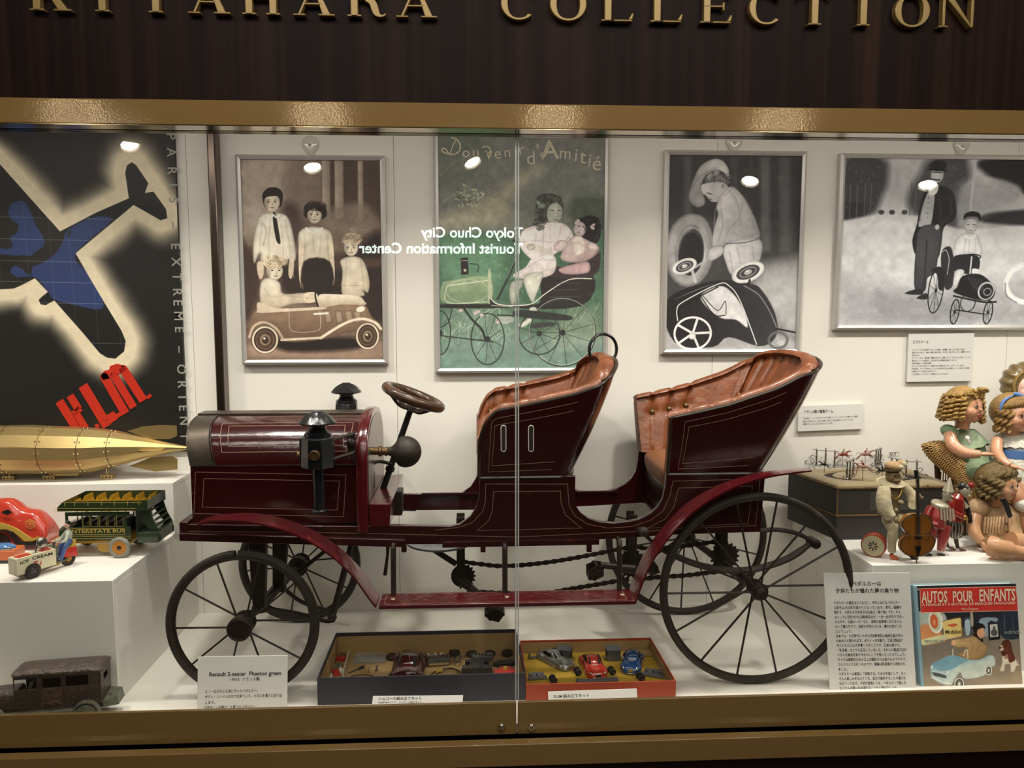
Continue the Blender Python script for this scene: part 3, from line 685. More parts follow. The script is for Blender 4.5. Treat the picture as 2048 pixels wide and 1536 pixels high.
car.part('drag_link', MB().bar(P(664, 1236, -.27), P(704, 1086, -.20), .014, .01).ell(P(664, 1234, -.27), .013, 10, 6), m_iron)
car.part('drag_link', MB().cyl(P(590, 1150, -.2), P(650, 1102, -.15), .006, n=8), m_iron)
car.part('hand_lever', MB().tube([P(776, 1090, YF-.03), P(775, 1110, YF-.03), P(770, 1150, YF-.03)], [.006, .004, .0055], 8), m_iron)
# pedals, sprockets, chains
def sprocket(c, R, n, miss=()):
    mb = MB(); pts = []
    for k in range(n):
        for dt, rr in ((-.32, 1.), (-.12, 1.16 if k not in miss else 1.0), (.12, 1.16 if k not in miss else 1.0), (.32, 1.)):
            t = 2*PI*(k+dt)/n; pts.append(c+Vector((math.cos(t)*R*rr, -.002, math.sin(t)*R*rr)))
    mb.prism(pts, (0, .004, 0)); mb.lathe([(0, -.01), (.012, -.01), (.012, .01), (0, .01)], c, (0, 1, 0), 14); return mb
YS = -.30
s1 = P(925, 1152, YS); s2 = P(1262, 1127, YS); s3 = P(1449, 1112, YS)
for c, R, ms in ((s1, .030, (4, 5, 6, 7, 8, 9, 10, 11, 12)), (s2, .034, ()), (s3, .034, ())): car.part('sprocket', sprocket(c, R, 18, ms), m_iron)
def pedal(c, tilt):
    mb = MB(); hw, hh = .024, .017; R = Matrix.Rotation(tilt, 3, 'Y')
    for s in (-1, 1):
        pl = [R@Vector((x, s*.021, z)) for x, z in ((-hw, -.004), (-.012, hh), (.012, hh*.8), (hw, .004), (.012, -hh), (-.012, -hh*.8))]
        mb.prism([c+p for p in pl], (0, .003, 0))
    for x, z in ((-hw, -.004), (.012, hh*.8), (hw, .004), (-.012, -hh*.8)):
        p = R@Vector((x*.9, 0, z*.9)); mb.cyl(c+p-Y_*.021, c+p+Y_*.021, .0035, n=6)
    mb.cyl(c-Y_*.026, c+Y_*.04, .006, n=10); return mb
def crank(c, e, nm=0):
    cr = MB().tube([c, lerp(c, e, .5), e], [.012, .008, .009], 10); return cr
pd1 = P(989, 1224, YS-.1); ce1 = Vector((pd1.x, YS-.05, pd1.z)); car.part('crank', crank(s1-Y_*.045, ce1), m_iron); car.part('pedal', pedal(pd1, .12), m_iron)
pd2 = P(1190, 1141, YS-.1); ce2 = Vector((pd2.x, YS-.05, pd2.z)); car.part('crank', crank(s2-Y_*.045, ce2), m_iron); car.part('pedal', pedal(pd2, -.55), m_iron)
pd3 = P(1300, 1133, YS+.09); car.part('crank', crank(s2+Y_*.04, Vector((pd3.x, YS+.045, pd3.z))), m_iron); car.part('pedal', pedal(pd3, .6), m_iron)
car.part('crank_axle', MB().cyl(s1-Y_*.05, s1+Y_*.05, .009, n=12), m_iron); car.part('crank_axle', MB().cyl(s2-Y_*.05, s2+Y_*.05, .009, n=12), m_iron)
for c, x0_ in ((s1, -.004), (s2, 0), (s3, -.01)):
    car.part('sprocket_hanger', MB().bar(c+Vector((x0_, -.02, -.004)), Vector((c.x+x0_, YS-.02, zb+.014)), .021, .004, up=(0, 1, 0)).bar(c+Vector((x0_, .02, -.004)), Vector((c.x+x0_, YS+.02, zb+.014)), .021, .004, up=(0, 1, 0)), m_iron, bevel=.001)
car.part('stay_tube', MB().cyl(P(856, 1092, YS-.02), P(912, 1128, YS-.02), .0075, n=12), m_iron)
car.part('gear_pan', MB().lathe([(0, .0), (.06, .001), (.085, .007), (.085, .012), (0, .012)], P(880, 1086, YS-.04)-Z_*.004, Z_, 32), mat('grey_enamel_pan', '#5d6369', .25, coat=.5))
car.part('spring_box', MB().box(P(789, 1010, YC).x-.006, P(789, 1010, YC).x+.022, YC-.03, YC+.02, zb+.02, P(789, 993, YC).z+.02), m_iron, bevel=.002)
lk = MB()                                      # one chain link, laid along x
for s in (-1, 1):
    lk.prism([Vector((x, s*.0032-.0007, z)) for x, z in ((-.0105, -.002), (-.0085, -.0042), (-.0055, -.0036), (0, -.0024), (.0055, -.0036), (.0085, -.0042), (.0105, -.002), (.0105, .002), (.0085, .0042), (.0055, .0036), (0, .0024), (-.0055, .0036), (-.0085, .0042), (-.0105, .002))], (0, .0014, 0))
for x in (-.0072, .0072): lk.cyl((x, -.0045, 0), (x, .0045, 0), .0028, n=6)
for v in lk.v: v.x *= 1.2; v.z *= 1.35
lkme = None
def chain(L, Y=YS):
    global lkme
    pts = smooth([P(a, b, Y) for a, b in L], 8); d = [0]
    for p, q in zip(pts, pts[1:]): d.append(d[-1]+(q-p).length)
    n = int(d[-1]/0.0214)
    for k in range(n):
        s = (k+.5)*0.0214; i = max(j for j in range(len(d)) if d[j] <= s); i = min(i, len(pts)-2)
        p = pts[i].lerp(pts[i+1], (s-d[i])/max(1e-6, d[i+1]-d[i])); dr = (pts[i+1]-pts[i]).normalized(); ang = math.atan2(dr.z, dr.x)
        if lkme is None: o = car.part('chain_link', MB().add(lk.v, lk.f), m_iron); o.data.transform(Matrix.Translation(car.off)); lkme = o.data
        else: o = bpy.data.objects.new('chain_link', lkme); COL.objects.link(o); o.parent = car.o
        o.location = p-car.off; o.rotation_euler = (0, -ang, 0)
chain([(930, 1124), (960, 1128), (1000, 1132), (1045, 1130), (1100, 1124), (1160, 1114), (1215, 1103), (1262, 1094)])
chain([(935, 1182), (1000, 1186), (1090, 1186), (1140, 1178), (1200, 1168), (1240, 1161), (1262, 1158)])
chain([(1268, 1094), (1310, 1097), (1360, 1093), (1405, 1087), (1450, 1080)])
chain([(1268, 1160), (1320, 1154), (1370, 1151), (1420, 1145), (1449, 1143)])
# rear elliptic spring with its eye and lever with grip
SY = -.44
car.part('leaf_spring', MB().tube(smooth([P(1521, 1062, SY), P(1548, 1059, SY), P(1580, 1063, SY), P(1606, 1072, SY), P(1624, 1084, SY)], 5), .006, 6, sx=1.), m_iron)
car.part('leaf_spring', MB().tube(smooth([P(1286, 1066, SY), P(1310, 1088, SY), P(1340, 1106, SY), P(1385, 1126, SY), P(1440, 1139, SY), P(1495, 1140, SY), P(1545, 1129, SY), P(1585, 1112, SY), P(1622, 1086, SY)], 5), [.005]*8+[.0085]*30+[.007]*3, 6), m_iron)
q = P(1627, 1085, SY); car.part('spring_eye', MB().lathe([(0, -.02), (.012, -.02), (.012, .016), (.008, .018), (.008, .024), (0, .025)], q, (0, -1, 0), 14), m_iron)
q = P(1283, 1062, YN-.012); car.part('lever_grip', MB().lathe([(.0, -.02), (.008, -.018), (.011, 0), (.011, .018), (0, .024)], q, (.25, -1, .2), 14), m_rub)
# ----- seats
def z_of(prs):                                  # piecewise linear
    return lambda x: float(np.interp(x, [a for a, b in prs], [b for a, b in prs]))
def seat(botL, botR, top, crest, label, round_front, ytop=.205, backtop=None, nb=3, cush=None):
    """botL/botR px of the lower corners; top px list along the near rim; crest px of the back's highest point."""
    wb_, wt = (YF-YN)/2-.002, ytop
    B0, B1 = P(*botL, YN), P(*botR, YN)
    T = [P(a, b, YC-wt) for a, b in top]; cr = P(*crest, YC)
    xback_t = P(*backtop, YC+.0).x; rxt = .085; rxb = .05
    zt_f = z_of([(p.x, p.z) for p in T])
    xfb, xbb = B0.x, B1.x; xft = T[0].x
    ns = 29; na = 26
    def plan(s):                               # s in 0..2 : near arm, back, far arm
        return s
    S = []
    for i in range(ns): S.append((i/(ns-1), 0.))
    for i in range(1, na): S.append((1., i/na))
    for i in range(ns): S.append((1-i/(ns-1), 1.))
    xe_t = xback_t-rxt; xe_b = xbb-rxb
    crz = cr.z; ze = zt_f(xe_t)
    G = []
    for a, b in S:
        if b in (0., 1.) and not (a == 1. and 0 < b < 1):
            sg = -1 if b == 0. else 1
            # small rounding towards the back end is handled by the arc
            bt = Vector((lerp(xfb, xe_b, a), YC+sg*wb_, B0.z)); xt = lerp(xft, xe_t, a)
            tp = Vector((xt, YC+sg*wt, zt_f(xt)))
        else:
            t = PI*b; ct, st = math.cos(t), math.sin(t); e = .8
            cy = math.copysign(abs(ct)**e, ct); sx = abs(st)**e
            bt = Vector((xe_b+rxb*sx, YC-cy*wb_, B0.z)); tp = Vector((xe_t+rxt*sx, YC-cy*wt, lerp(ze, crz, abs(st)**1.1)))
        G.append((bt, tp))
    # outer shell
    def P3(i, v, inset=0.):
        bt, tp = G[i]; p = bt.lerp(tp, v); 
        if v < 1.: p = p+Vector((0, 0, 0))
        # slight outward bow
        a, b = G[max(i-1, 0)], G[min(i+1, len(G)-1)]
        d = (b[0].lerp(b[1], v)-a[0].lerp(a[1], v)); n = Vector((-d.y, d.x, 0)); n = n.normalized() if n.length else Vector((0, 1, 0))
        c = Vector((xe_b-.05, YC, p.z))
        if (c-p).dot(n) < 0: n = -n
        return p+n*(inset-.006*math.sin(PI*v)), n
    def cut(i, v):                             # rounded upper front corner
        return v
    nv = 8
    rows = []
    fr_ = .05 if round_front else 0
    def vmap(i):
        a, b = S[i]
        if round_front and b in (0., 1.):
            x = a*(xe_t-xft)
            if x < fr_: return 1-(1-math.sqrt(max(0, 1-(1-x/fr_)**2)))*.30
        return 1.
    VM = [vmap(i) for i in range(len(G))]
    sh = MB().grid([[P3(i, v/nv*VM[i])[0] for v in range(nv+1)] for i in range(len(G))], 0.)
    G2 = [[P3(i, v/nv*VM[i])[0] for v in range(nv+1)] for i in range(len(G))]
    G3 = [[P3(i, v/nv*VM[i], .008)[0] for v in range(nv+1)] for i in range(len(G))]
    sh = MB(); rings = []
    for i in range(len(G)): rings.append(G2[i]+list(reversed(G3[i])))
    sh.loft(rings); tub = car.part('seat_tub', sh, m_mar, label=label, ang=50)
    # piping along rim, base and front edges
    rim = [P3(i, VM[i], .003)[0]+Z_*.001 for i in range(len(G))]; base = [P3(i, 0, -.001)[0] for i in range(len(G))]
    pp = MB().tube(base[:1]+[P3(0, v/8*VM[0], .0)[0]+Vector((-.001, 0, 0)) for v in range(1, 8)]+rim+[P3(len(G)-1, v/8*VM[-1], .0)[0] for v in range(7, 0, -1)]+base[-1:], .0042, 8)
    pp.tube(base, .0045, 8); car.part('piping', pp, m_pipe, parent=tub)
    # stripes
    st = MB()
    for off, zb_ in ((.1, .12), (.2, .24)):
        L = []
        n1 = int(ns*.93)
        rowb = [P3(i, zb_*.8) for i in range(int(2+off*10), n1)]; rowt = [P3(i, (1-off)*VM[i]) for i in range(int(2+off*10), n1)]
        pts = [p+n*-.0012 for p, n in rowb]+[p+n*-.0012 for p, n in reversed(rowt)] if off == .2 else [p+n*-.0012 for p, n in reversed(rowb)]+[p+n*-.0012 for p, n in rowt]
        front = [P3(int(2+off*10), lerp(zb_*.8, (1-off)*VM[int(2+off*10)], q/6)) for q in range(7)]
        st.strip([p+n*-.0012 for p, n in reversed(rowb)], .0011, N); st.strip([p+n*-.0012 for p, n in front], .0011, N); st.strip([p+n*-.0012 for p, n in rowt], .0011, N)
    car.part('pinstripes', st, m_pin, parent=tub, flat=True)
    # upholstery: fat lining with buttons and pleats, rolled over the rim
    Ls = [0]
    for i in range(1, len(G)): Ls.append(Ls[-1]+(G[i][1].lerp(G[i][0], .5)-G[i-1][1].lerp(G[i-1][0], .5)).length)
    Ltot = Ls[-1]
    btn = []
    arm = Ls[ns-1]
    for k in range(nb): btn.append((arm*(.15+.17*k), .70)); btn.append((Ltot-arm*(.15+.17*k), .70))
    for k in range(5): btn.append((arm+.03+(Ltot-2*arm-.06)*k/4, .62))
    for k in range(4): btn.append((arm+.03+(Ltot-2*arm-.06)*(k+.5)/4, .36))
    idx = np.linspace(0, Ltot, 150)
    def at(s):
        i = min(max(0, int(np.searchsorted(Ls, s))-1), len(G)-2); t = (s-Ls[i])/max(1e-9, Ls[i+1]-Ls[i]); return i, t
    cols = []
    NVv = 26
    for s in idx:
        i, t = at(s); col = []
        for v in range(NVv+1):
            q = v/NVv
            if q < .78: vv = q/.78; base_in = .012; over = 0
            else: vv = 1.; over = (q-.78)/.22
            (p0, n0), (p1, n1) = P3(i, vv*VM[i]), P3(min(i+1, len(G)-1), vv*VM[min(i+1, len(G)-1)])
            p = p0.lerp(p1, t); n = n0.lerp(n1, t).normalized()
            isb = arm < s < Ltot-arm
            th = .026+.014*(1 if isb else 0)
            puff = th*(math.sin(PI*min(1, vv*.5+.42))**.5)
            if over == 0:
                dd = 0
                for bs, bv in btn:
                    ds = (s-bs); dv = (vv-bv)*.16
                    dd = max(dd, math.exp(-(ds*ds+dv*dv)/(2*.010**2))*.017)
                    if vv > bv: dd = max(dd, math.exp(-(ds/.0055)**2)*.012)
                    elif vv < bv: dd = max(dd, math.exp(-(ds/.004)**2)*.006)
                p = p+n*(.009+puff-dd)
            else:
                th2 = th+.008; a = over*PI*.95; dd = 0
                for bs, bv in btn[:]: 
                    if bv > .5: dd = max(dd, math.exp(-((s-bs)/.005)**2)*.008)
                p = p+n*(.009+th*.5+math.cos(a)*(th*.5-dd))+Z_*(math.sin(a)*(.014-dd*.6))
            col.append(p)
        cols.append(col)
    up = MB(); up.grid(cols)
    # close the arm fronts
    for col, sgn in ((cols[0], 1), (cols[-1], -1)):
        i = 0 if sgn == 1 else len(G)-1
        outer = [P3(i, min(1, v/.78/NVv)*VM[i])[0] for v in range(NVv+1)]
        up.grid([[c+Vector((-.0, 0, 0)), c.lerp(o, .5)+Vector((-.006, 0, 0)), o] for c, o in zip(col, outer)])
    car.part('upholstery', up, m_lea, parent=tub, label='buttoned tan leather lining', ang=80)
    bm_ = MB()
    for bs, bv in btn:
        i, t = at(bs); (p0, n0) = P3(i, bv*VM[i]); p1 = P3(min(i+1, len(G)-1), bv*VM[i])[0]; p = p0.lerp(p1, t); isb = arm < bs < Ltot-arm
        th = .026+.014*(1 if isb else 0); q = p+n0*(.009+th*(math.sin(PI*min(1, bv*.5+.42))**.5)-.010)
        ob = MB().ell(q, .0075, 12, 8); car.part('button', ob, m_btn, parent=tub)
    zc = B0.z
    ct = cush
    cu = MB(); rg = []
    xf_, xb2 = xfb+.0, xe_b+.03; z1 = ct
    for (ins, z) in ((.006, z1-.05), (0, z1-.03), (0, z1-.014), (.006, z1-.004), (.03, z1+.004), (.08, z1+.007)):
        rg.append([Vector((lerp(xf_, xb2, .5)+math.copysign(abs(math.cos(t))**.35, math.cos(t))*((xb2-xf_)/2-ins), YC+math.copysign(abs(math.sin(t))**.35, math.sin(t))*(wb_-.012-ins), z)) for t in (2*PI*k/40 for k in range(40))])
    cu.loft(rg); car.part('cushion', cu, m_leas, parent=tub, label='tan seat cushion', ang=60)
    return tub
c1z = P(1290, 900, -.17).z
seat((959, 956), (1156, 952), [(960, 846), (991, 823), (1034, 815), (1087, 804), (1150, 790), (1197, 774), (1230, 756)], (1203, 716), 'front seat tub with rounded arms', True, backtop=(1226, 740), cush=c1z)
seat((1336, 949), (1545, 944), [(1343, 837), (1400, 825), (1460, 811), (1504, 796), (1549, 781), (1579, 767), (1606, 752)], (1560, 711), 'rear seat tub with square arms', False, backtop=(1606, 735), cush=c1z)
rc = P(1206, 699, YC-.02)
car.part('grab_ring', MB().tube(arc(rc, (Vector((1, .35, 0))).normalized(), Z_, .0395, -.9, PI+.5, 40), .0042, 8).lathe([(0, 0), (.009, 0), (.007, .01), (0, .012)], P(1213, 727, YC)-Z_*.002, Z_, 10), m_blk, label='black iron grab ring')
# ------------------------------------------------------------------ printed pictures, painted stroke by stroke
class Paint:
    def __init__(s, quad, H, org, sc, base):
        (x0, y0), (x1, y1), (x2, y2), (x3, y3) = quad       # TL TR BR BL in photo pixels
        wpx = (x1-x0+x2-x3)/2; hpx = (y3-y0+y2-y1)/2
        s.H = H; s.W = int(H*wpx/hpx); s.k = H/hpx/sc
        A = []; b = []
        for (x, y), (u, v) in zip(quad, ((0, 0), (s.W, 0), (s.W, s.H), (0, s.H))):
            A += [[x, y, 1, 0, 0, 0, -u*x, -u*y], [0, 0, 0, x, y, 1, -v*x, -v*y]]; b += [u, v]
        h = np.linalg.solve(np.array(A, float), np.array(b, float)); s.h = np.append(h, 1).reshape(3, 3)
        s.org, s.sc = org, sc
        s.a = np.ones((s.H, s.W, 3))*s.c(base); s.rs = np.random.RandomState(7)
    def c(s, c):
        if isinstance(c, (int, float)): c = (c, c, c)
        if isinstance(c, str):
            c = c.lstrip('#'); c = ''.join(x*2 for x in c) if len(c) == 3 else c; c = [int(c[i:i+2], 16) for i in (0, 2, 4)]
        return np.array(c, float)/255
    def T(s, pts):
        q = np.array([[s.org[0]+x/s.sc, s.org[1]+y/s.sc, 1] for x, y in pts])@s.h.T
        return q[:, :2]/q[:, 2:3]
    def _apply(s, x0, y0, x1, y1, al, col):
        R = s.a[y0:y1, x0:x1]; s.a[y0:y1, x0:x1] = R*(1-al[..., None])+col*al[..., None]
    def _box(s, q, m):
        x0 = max(0, int(q[:, 0].min()-m)); x1 = min(s.W, int(q[:, 0].max()+m)+1); y0 = max(0, int(q[:, 1].min()-m)); y1 = min(s.H, int(q[:, 1].max()+m)+1)
        return x0, y0, x1, y1
    def sdf(s, q, m):
        x0, y0, x1, y1 = s._box(q, m)
        if x1 <= x0 or y1 <= y0: return None
        yy, xx = np.mgrid[y0:y1, x0:x1]; xx = xx+.5; yy = yy+.5
        d = np.full(xx.shape, 1e9); ins = np.zeros(xx.shape, bool)
        for (ax, ay), (bx, by) in zip(q, np.roll(q, -1, 0)):
            ex, ey = bx-ax, by-ay; wx, wy = xx-ax, yy-ay
            t = np.clip((wx*ex+wy*ey)/(ex*ex+ey*ey+1e-9), 0, 1); d = np.minimum(d, (wx-ex*t)**2+(wy-ey*t)**2)
            c = ((ay <= yy) & (by > yy)) | ((by <= yy) & (ay > yy))
            ins ^= c & ((bx-ax)*(yy-ay)/((by-ay) if by != ay else 1e9)+ax > xx)
        d = np.sqrt(d); d[ins] *= -1
        return x0, y0, x1, y1, xx, yy, d
    def p(s, col, pts, f=1.5, al=1., c2=None, ang=90, sm=True, rim=0):
        """filled outline; f feather (zoom px); c2: gradient end colour along ang; rim: darken towards the outline"""
        if sm: pts = [(v.x, v.y) for v in smooth([(a, b, 0) for a, b in pts], 4, True)]
        q = s.T(pts); F = max(.7, f*s.k); r = s.sdf(q, F+2)
        if r is None: return
        x0, y0, x1, y1, xx, yy, d = r; a = np.clip(.5-d/(2*F)*1., 0, 1)*al
        cc = s.c(col)*np.ones(d.shape+(1,))
        if c2 is not None:
            dx, dy = math.cos(math.radians(ang)), math.sin(math.radians(ang)); t = xx*dx+yy*dy; qq = q[:, 0]*dx+q[:, 1]*dy
            t = np.clip((t-qq.min())/(qq.max()-qq.min()+1e-6), 0, 1)[..., None]; cc = s.c(col)*(1-t)+s.c(c2)*t
        if rim: cc = cc*(1-rim*np.exp(np.minimum(d, 0)/(6*s.k+1)))[..., None]
        s._apply(x0, y0, x1, y1, a, cc)
    def e(s, col, cx, cy, rx, ry, rot=0, **k):
        c, n = math.cos(math.radians(rot)), math.sin(math.radians(rot))
        s.p(col, [(cx+rx*math.cos(t)*c-ry*math.sin(t)*n, cy+rx*math.cos(t)*n+ry*math.sin(t)*c) for t in (2*PI*i/20 for i in range(20))], sm=False, **k)
    def l(s, col, pts, w, f=.8, al=1., sm=True):
        if sm and len(pts) > 2: pts = [(v.x, v.y) for v in smooth([(a, b, 0) for a, b in pts], 4)]
        q = s.T(pts); hw = w*s.k/2; F = max(.6, f*s.k); x0, y0, x1, y1 = s._box(q, hw+F+2)
        if x1 <= x0 or y1 <= y0: return
        yy, xx = np.mgrid[y0:y1, x0:x1]; xx = xx+.5; yy = yy+.5; d = np.full(xx.shape, 1e9)
        for (ax, ay), (bx, by) in zip(q[:-1], q[1:]):
            ex, ey = bx-ax, by-ay; wx, wy = xx-ax, yy-ay; t = np.clip((wx*ex+wy*ey)/(ex*ex+ey*ey+1e-9), 0, 1); d = np.minimum(d, (wx-ex*t)**2+(wy-ey*t)**2)
        a = np.clip(.5-(np.sqrt(d)-hw)/(2*F), 0, 1)*al*min(1, 2*hw/ .9 if 2*hw < .9 else 1); s._apply(x0, y0, x1, y1, a, s.c(col))
    def ring(s, col, cx, cy, rx, ry, w, rot=0, **k):
        c, n = math.cos(math.radians(rot)), math.sin(math.radians(rot))
        s.l(col, [(cx+rx*math.cos(t)*c-ry*math.sin(t)*n, cy+rx*math.cos(t)*n+ry*math.sin(t)*c) for t in (2*PI*i/28 for i in range(29))], w, sm=False, **k)
    def spokes(s, col, cx, cy, rx, ry, n, w, ph=0, rot=0):
        c, m = math.cos(math.radians(rot)), math.sin(math.radians(rot))
        for i in range(n):
            t = ph+2*PI*i/n; s.l(col, [(cx, cy), (cx+rx*math.cos(t)*c-ry*math.sin(t)*m, cy+rx*math.cos(t)*m+ry*math.sin(t)*c)], w)
    def fld(s, scx, scy, seed=0):
        rs = np.random.RandomState(seed); out = np.zeros((s.H, s.W)); amp = 1; tot = 0
        for o in range(4):
            gx, gy = max(2, int(s.W/(scx*s.k)*2**o)+2), max(2, int(s.H/(scy*s.k)*2**o)+2)
            if gx > s.W or gy > s.H: break
            g = rs.rand(gy, gx); X = np.linspace(0, gx-1.001, s.W); Y = np.linspace(0, gy-1.001, s.H); xi, yi = X.astype(int), Y.astype(int); fx, fy = X-xi, Y-yi
            fx = fx*fx*(3-2*fx); fy = fy*fy*(3-2*fy)
            v = (g[yi][:, xi]*(1-fx)+g[yi][:, xi+1]*fx)*(1-fy)[:, None]+(g[yi+1][:, xi]*(1-fx)+g[yi+1][:, xi+1]*fx)*fy[:, None]
            out += v*amp; tot += amp; amp *= .55
        return out/tot
    def tex(s, amp, scx, scy=None, seed=0): s.a *= (1+amp*(s.fld(scx, scy or scx, seed)-.5)*2)[..., None]
    def grain(s, amp): s.a += s.rs.normal(0, amp, (s.H, s.W, 1))
    def folds(s, col, L, w=6, al=.35):
        for a in L: s.l(col, a, w, f=w*.8, al=al)
    def curls(s, c1, c2, cx, cy, rx, ry, n, r, seed=1):
        g = random.Random(seed)
        for i in range(n):
            t = g.uniform(0, 2*PI); k = g.uniform(.3, 1)**.5; x, y = cx+rx*k*math.cos(t), cy+ry*k*math.sin(t); s.ring(c1 if i % 2 else c2, x, y, r*g.uniform(.6, 1), r*g.uniform(.5, .9), r*.35, rot=g.uniform(0, 90), al=.8, f=r*.15)
    def image(s, name):
        im = bpy.data.images.new(name, s.W, s.H); a = np.ones((s.H, s.W, 4), np.float32); a[..., :3] = np.clip(s.a*1.16, 0, 1)[::-1]
        im.pixels.foreach_set(a.ravel()); im.update(); im.pack(); return im
def print_mat(name, im, rough=.35, coat=.0, gain=1.):
    m = bpy.data.materials.new(name); m.use_nodes = True; nt = m.node_tree; b = nt.nodes['Principled BSDF']
    t = nt.nodes.new('ShaderNodeTexImage'); t.image = im; uv = nt.nodes.new('ShaderNodeUVMap'); uv.uv_map = 'UVMap'
    nt.links.new(uv.outputs[0], t.inputs[0])
    g = nt.nodes.new('ShaderNodeGamma'); g.inputs[1].default_value = gain; nt.links.new(t.outputs[0], g.inputs[0]); nt.links.new(g.outputs[0], b.inputs['Base Color'])
    b.inputs['Roughness'].default_value = rough; b.inputs['Coat Weight'].default_value = coat; return m
def print_quad(thing, name, c, m, t=.0006, parent=None):
    """c = TL TR BR BL in space"""
    mb = MB(); c = [Vector(q) for q in c]; n = (c[1]-c[0]).cross(c[3]-c[0]).normalized()
    mb.add([c[3], c[2], c[1], c[0]]+[q+n*-t*-1 for q in (c[3], c[2], c[1], c[0])], [(0, 1, 2, 3), (4, 7, 6, 5), (0, 4, 5, 1), (1, 5, 6, 2), (2, 6, 7, 3), (3, 7, 4, 0)])
    o = thing.part(name, mb, m, parent=parent, flat=True); uv = o.data.uv_layers.new(name='UVMap')
    co = {0: (0, 0), 1: (1, 0), 2: (1, 1), 3: (0, 1), 4: (0, 0), 5: (1, 0), 6: (1, 1), 7: (0, 1)}
    for l in o.data.loops: uv.data[l.index].uv = co[l.vertex_index]
    return o
def face(p, x, y, w, h, tone, dk, turn=0, tilt=0):
    """small painted face: eyes, brows, nose, mouth"""
    c, n = math.cos(math.radians(tilt)), math.sin(math.radians(tilt))
    def q(a, b): a += turn*.25; return (x+(a*w*c-b*h*n), y+(a*w*n+b*h*c))
    p.e(tone, x, y, w*.5, h*.5, rot=tilt, f=2, rim=.25)
    for s_ in (-.22, .2):
        p.e(dk, *q(s_, -.03), w*.075, h*.035, rot=tilt, f=1); p.l(dk, [q(s_-.1, -.13), q(s_+.1, -.14)], h*.03, f=1, al=.7)
    p.l(dk, [q(.02, .0), q(.05, .12)], h*.025, f=1.2, al=.45); p.l(dk, [q(-.05, .15), q(.07, .15)], h*.022, f=1, al=.6)
    p.l(dk, [q(-.12, .27), q(.0, .285), q(.12, .265)], h*.045, f=1.2, al=.75); p.e(dk, *q(turn*-.3-.34, .1), w*.12, h*.3, f=6, al=.25)
# --- 1: sepia family
A = Paint([(477, 319), (762, 319), (769, 718), (493, 722)], 640, (400, 240), 2.844, '#6b5a4e')
q = A
q.p('#a3968a', [(220, 215), (560, 215), (560, 560), (420, 640), (220, 600)], f=60); q.p('#7a6c62', [(500, 215), (700, 215), (690, 420), (540, 560), (470, 480)], f=40)
q.p('#3a2c26', [(470, 480), (560, 500), (590, 640), (520, 720), (450, 600)], f=30, al=.8)
q.p('#4a3c34', [(700, 215), (1030, 215), (1040, 560), (700, 560)], f=18, sm=False)
for x, w_ in ((692, 46), (765, 50), (900, 30)): q.p('#aa9d90', [(x, 215), (x+w_, 215), (x+w_+4, 560), (x+4, 560)], f=5, c2='#85786c', ang=0, sm=False)
q.p('#85776a', [(700, 540), (800, 480), (920, 470), (1000, 520), (1010, 640), (800, 640), (700, 600)], f=25, al=.8)
q.p('#2b201c', [(470, 800), (820, 760), (1040, 640), (1060, 1130), (900, 1180), (700, 1050), (480, 1000)], f=30)
q.p('#3a2b25', [(230, 700), (330, 820), (330, 1010), (250, 1150), (240, 900)], f=22); q.p('#5a463b', [(540, 800), (1040, 780), (1040, 830), (540, 850)], f=14, al=.6)
for i in range(9):
    a_ = -1.1+i*.28; q.l('#b2a596', [(225, 300), (225+60*math.cos(a_), 300+60*math.sin(a_))], 5, f=3, al=.5); q.l('#97897b', [(240, 650), (240+75*math.cos(a_), 650+75*math.sin(a_))], 6, f=3, al=.5); q.l('#a39483', [(860, 620), (860+90*math.cos(a_), 620+70*math.sin(a_))], 6, f=4, al=.45)
q.p('#8d7565', [(240, 1290), (1060, 1260), (1070, 1345), (250, 1350)], f=14)
q.p('#1e1613', [(440, 1250), (900, 1240), (900, 1300), (500, 1320)], f=16)
# standing boys
q.p('#e2dccf', [(330, 555), (385, 530), (440, 530), (500, 560), (535, 700), (540, 800), (500, 795), (480, 830), (350, 830), (335, 760), (300, 820), (296, 700)], f=3, rim=.3, c2='#c9bfae', ang=60)
q.p('#c9b9a4', [(318, 815), (352, 815), (356, 880), (340, 910), (322, 880)], f=2); q.p('#c9b9a4', [(506, 795), (530, 795), (530, 860), (515, 905), (500, 880)], f=2)
q.p('#1d1613', [(408, 535), (424, 535), (448, 660), (452, 705), (430, 690), (412, 600)], f=2)
q.p('#231a17', [(352, 470), (348, 420), (385, 385), (440, 388), (466, 425), (458, 480), (440, 500), (370, 500)], f=2); face(q, 403, 470, 92, 108, '#d8cbb8', '#2a201b')
q.p('#2a1f1a', [(355, 445), (360, 405), (405, 388), (450, 405), (462, 445), (430, 432), (380, 436)], f=2)
q.p('#ded6c6', [(560, 640), (610, 610), (690, 610), (745, 640), (760, 720), (735, 720), (738, 805), (585, 805), (588, 720), (558, 715)], f=3, rim=.3, c2='#c4b8a5', ang=80)
q.p('#cfc0aa', [(560, 705), (588, 705), (586, 860), (596, 930), (580, 945), (562, 900)], f=2); q.p('#cfc0aa', [(733, 710), (758, 710), (768, 880), (765, 930), (750, 920)], f=2)
q.p('#2b201b', [(588, 520), (600, 480), (650, 462), (700, 480), (722, 525), (700, 560), (600, 555)], f=4); face(q, 650, 540, 84, 98, '#d6c8b5', '#2a201b')
q.p('#2b201b', [(596, 515), (620, 480), (670, 478), (700, 510), (690, 525), (650, 500), (610, 520)], f=3)
q.p('#241b17', [(590, 806), (740, 806), (752, 1000), (590, 1000)], f=5)
q.p('#d8cebc', [(800, 800), (850, 775), (910, 780), (945, 820), (970, 920), (960, 980), (935, 970), (935, 1000), (815, 1000), (812, 860)], f=3, rim=.3, c2='#c0b29d', ang=60)
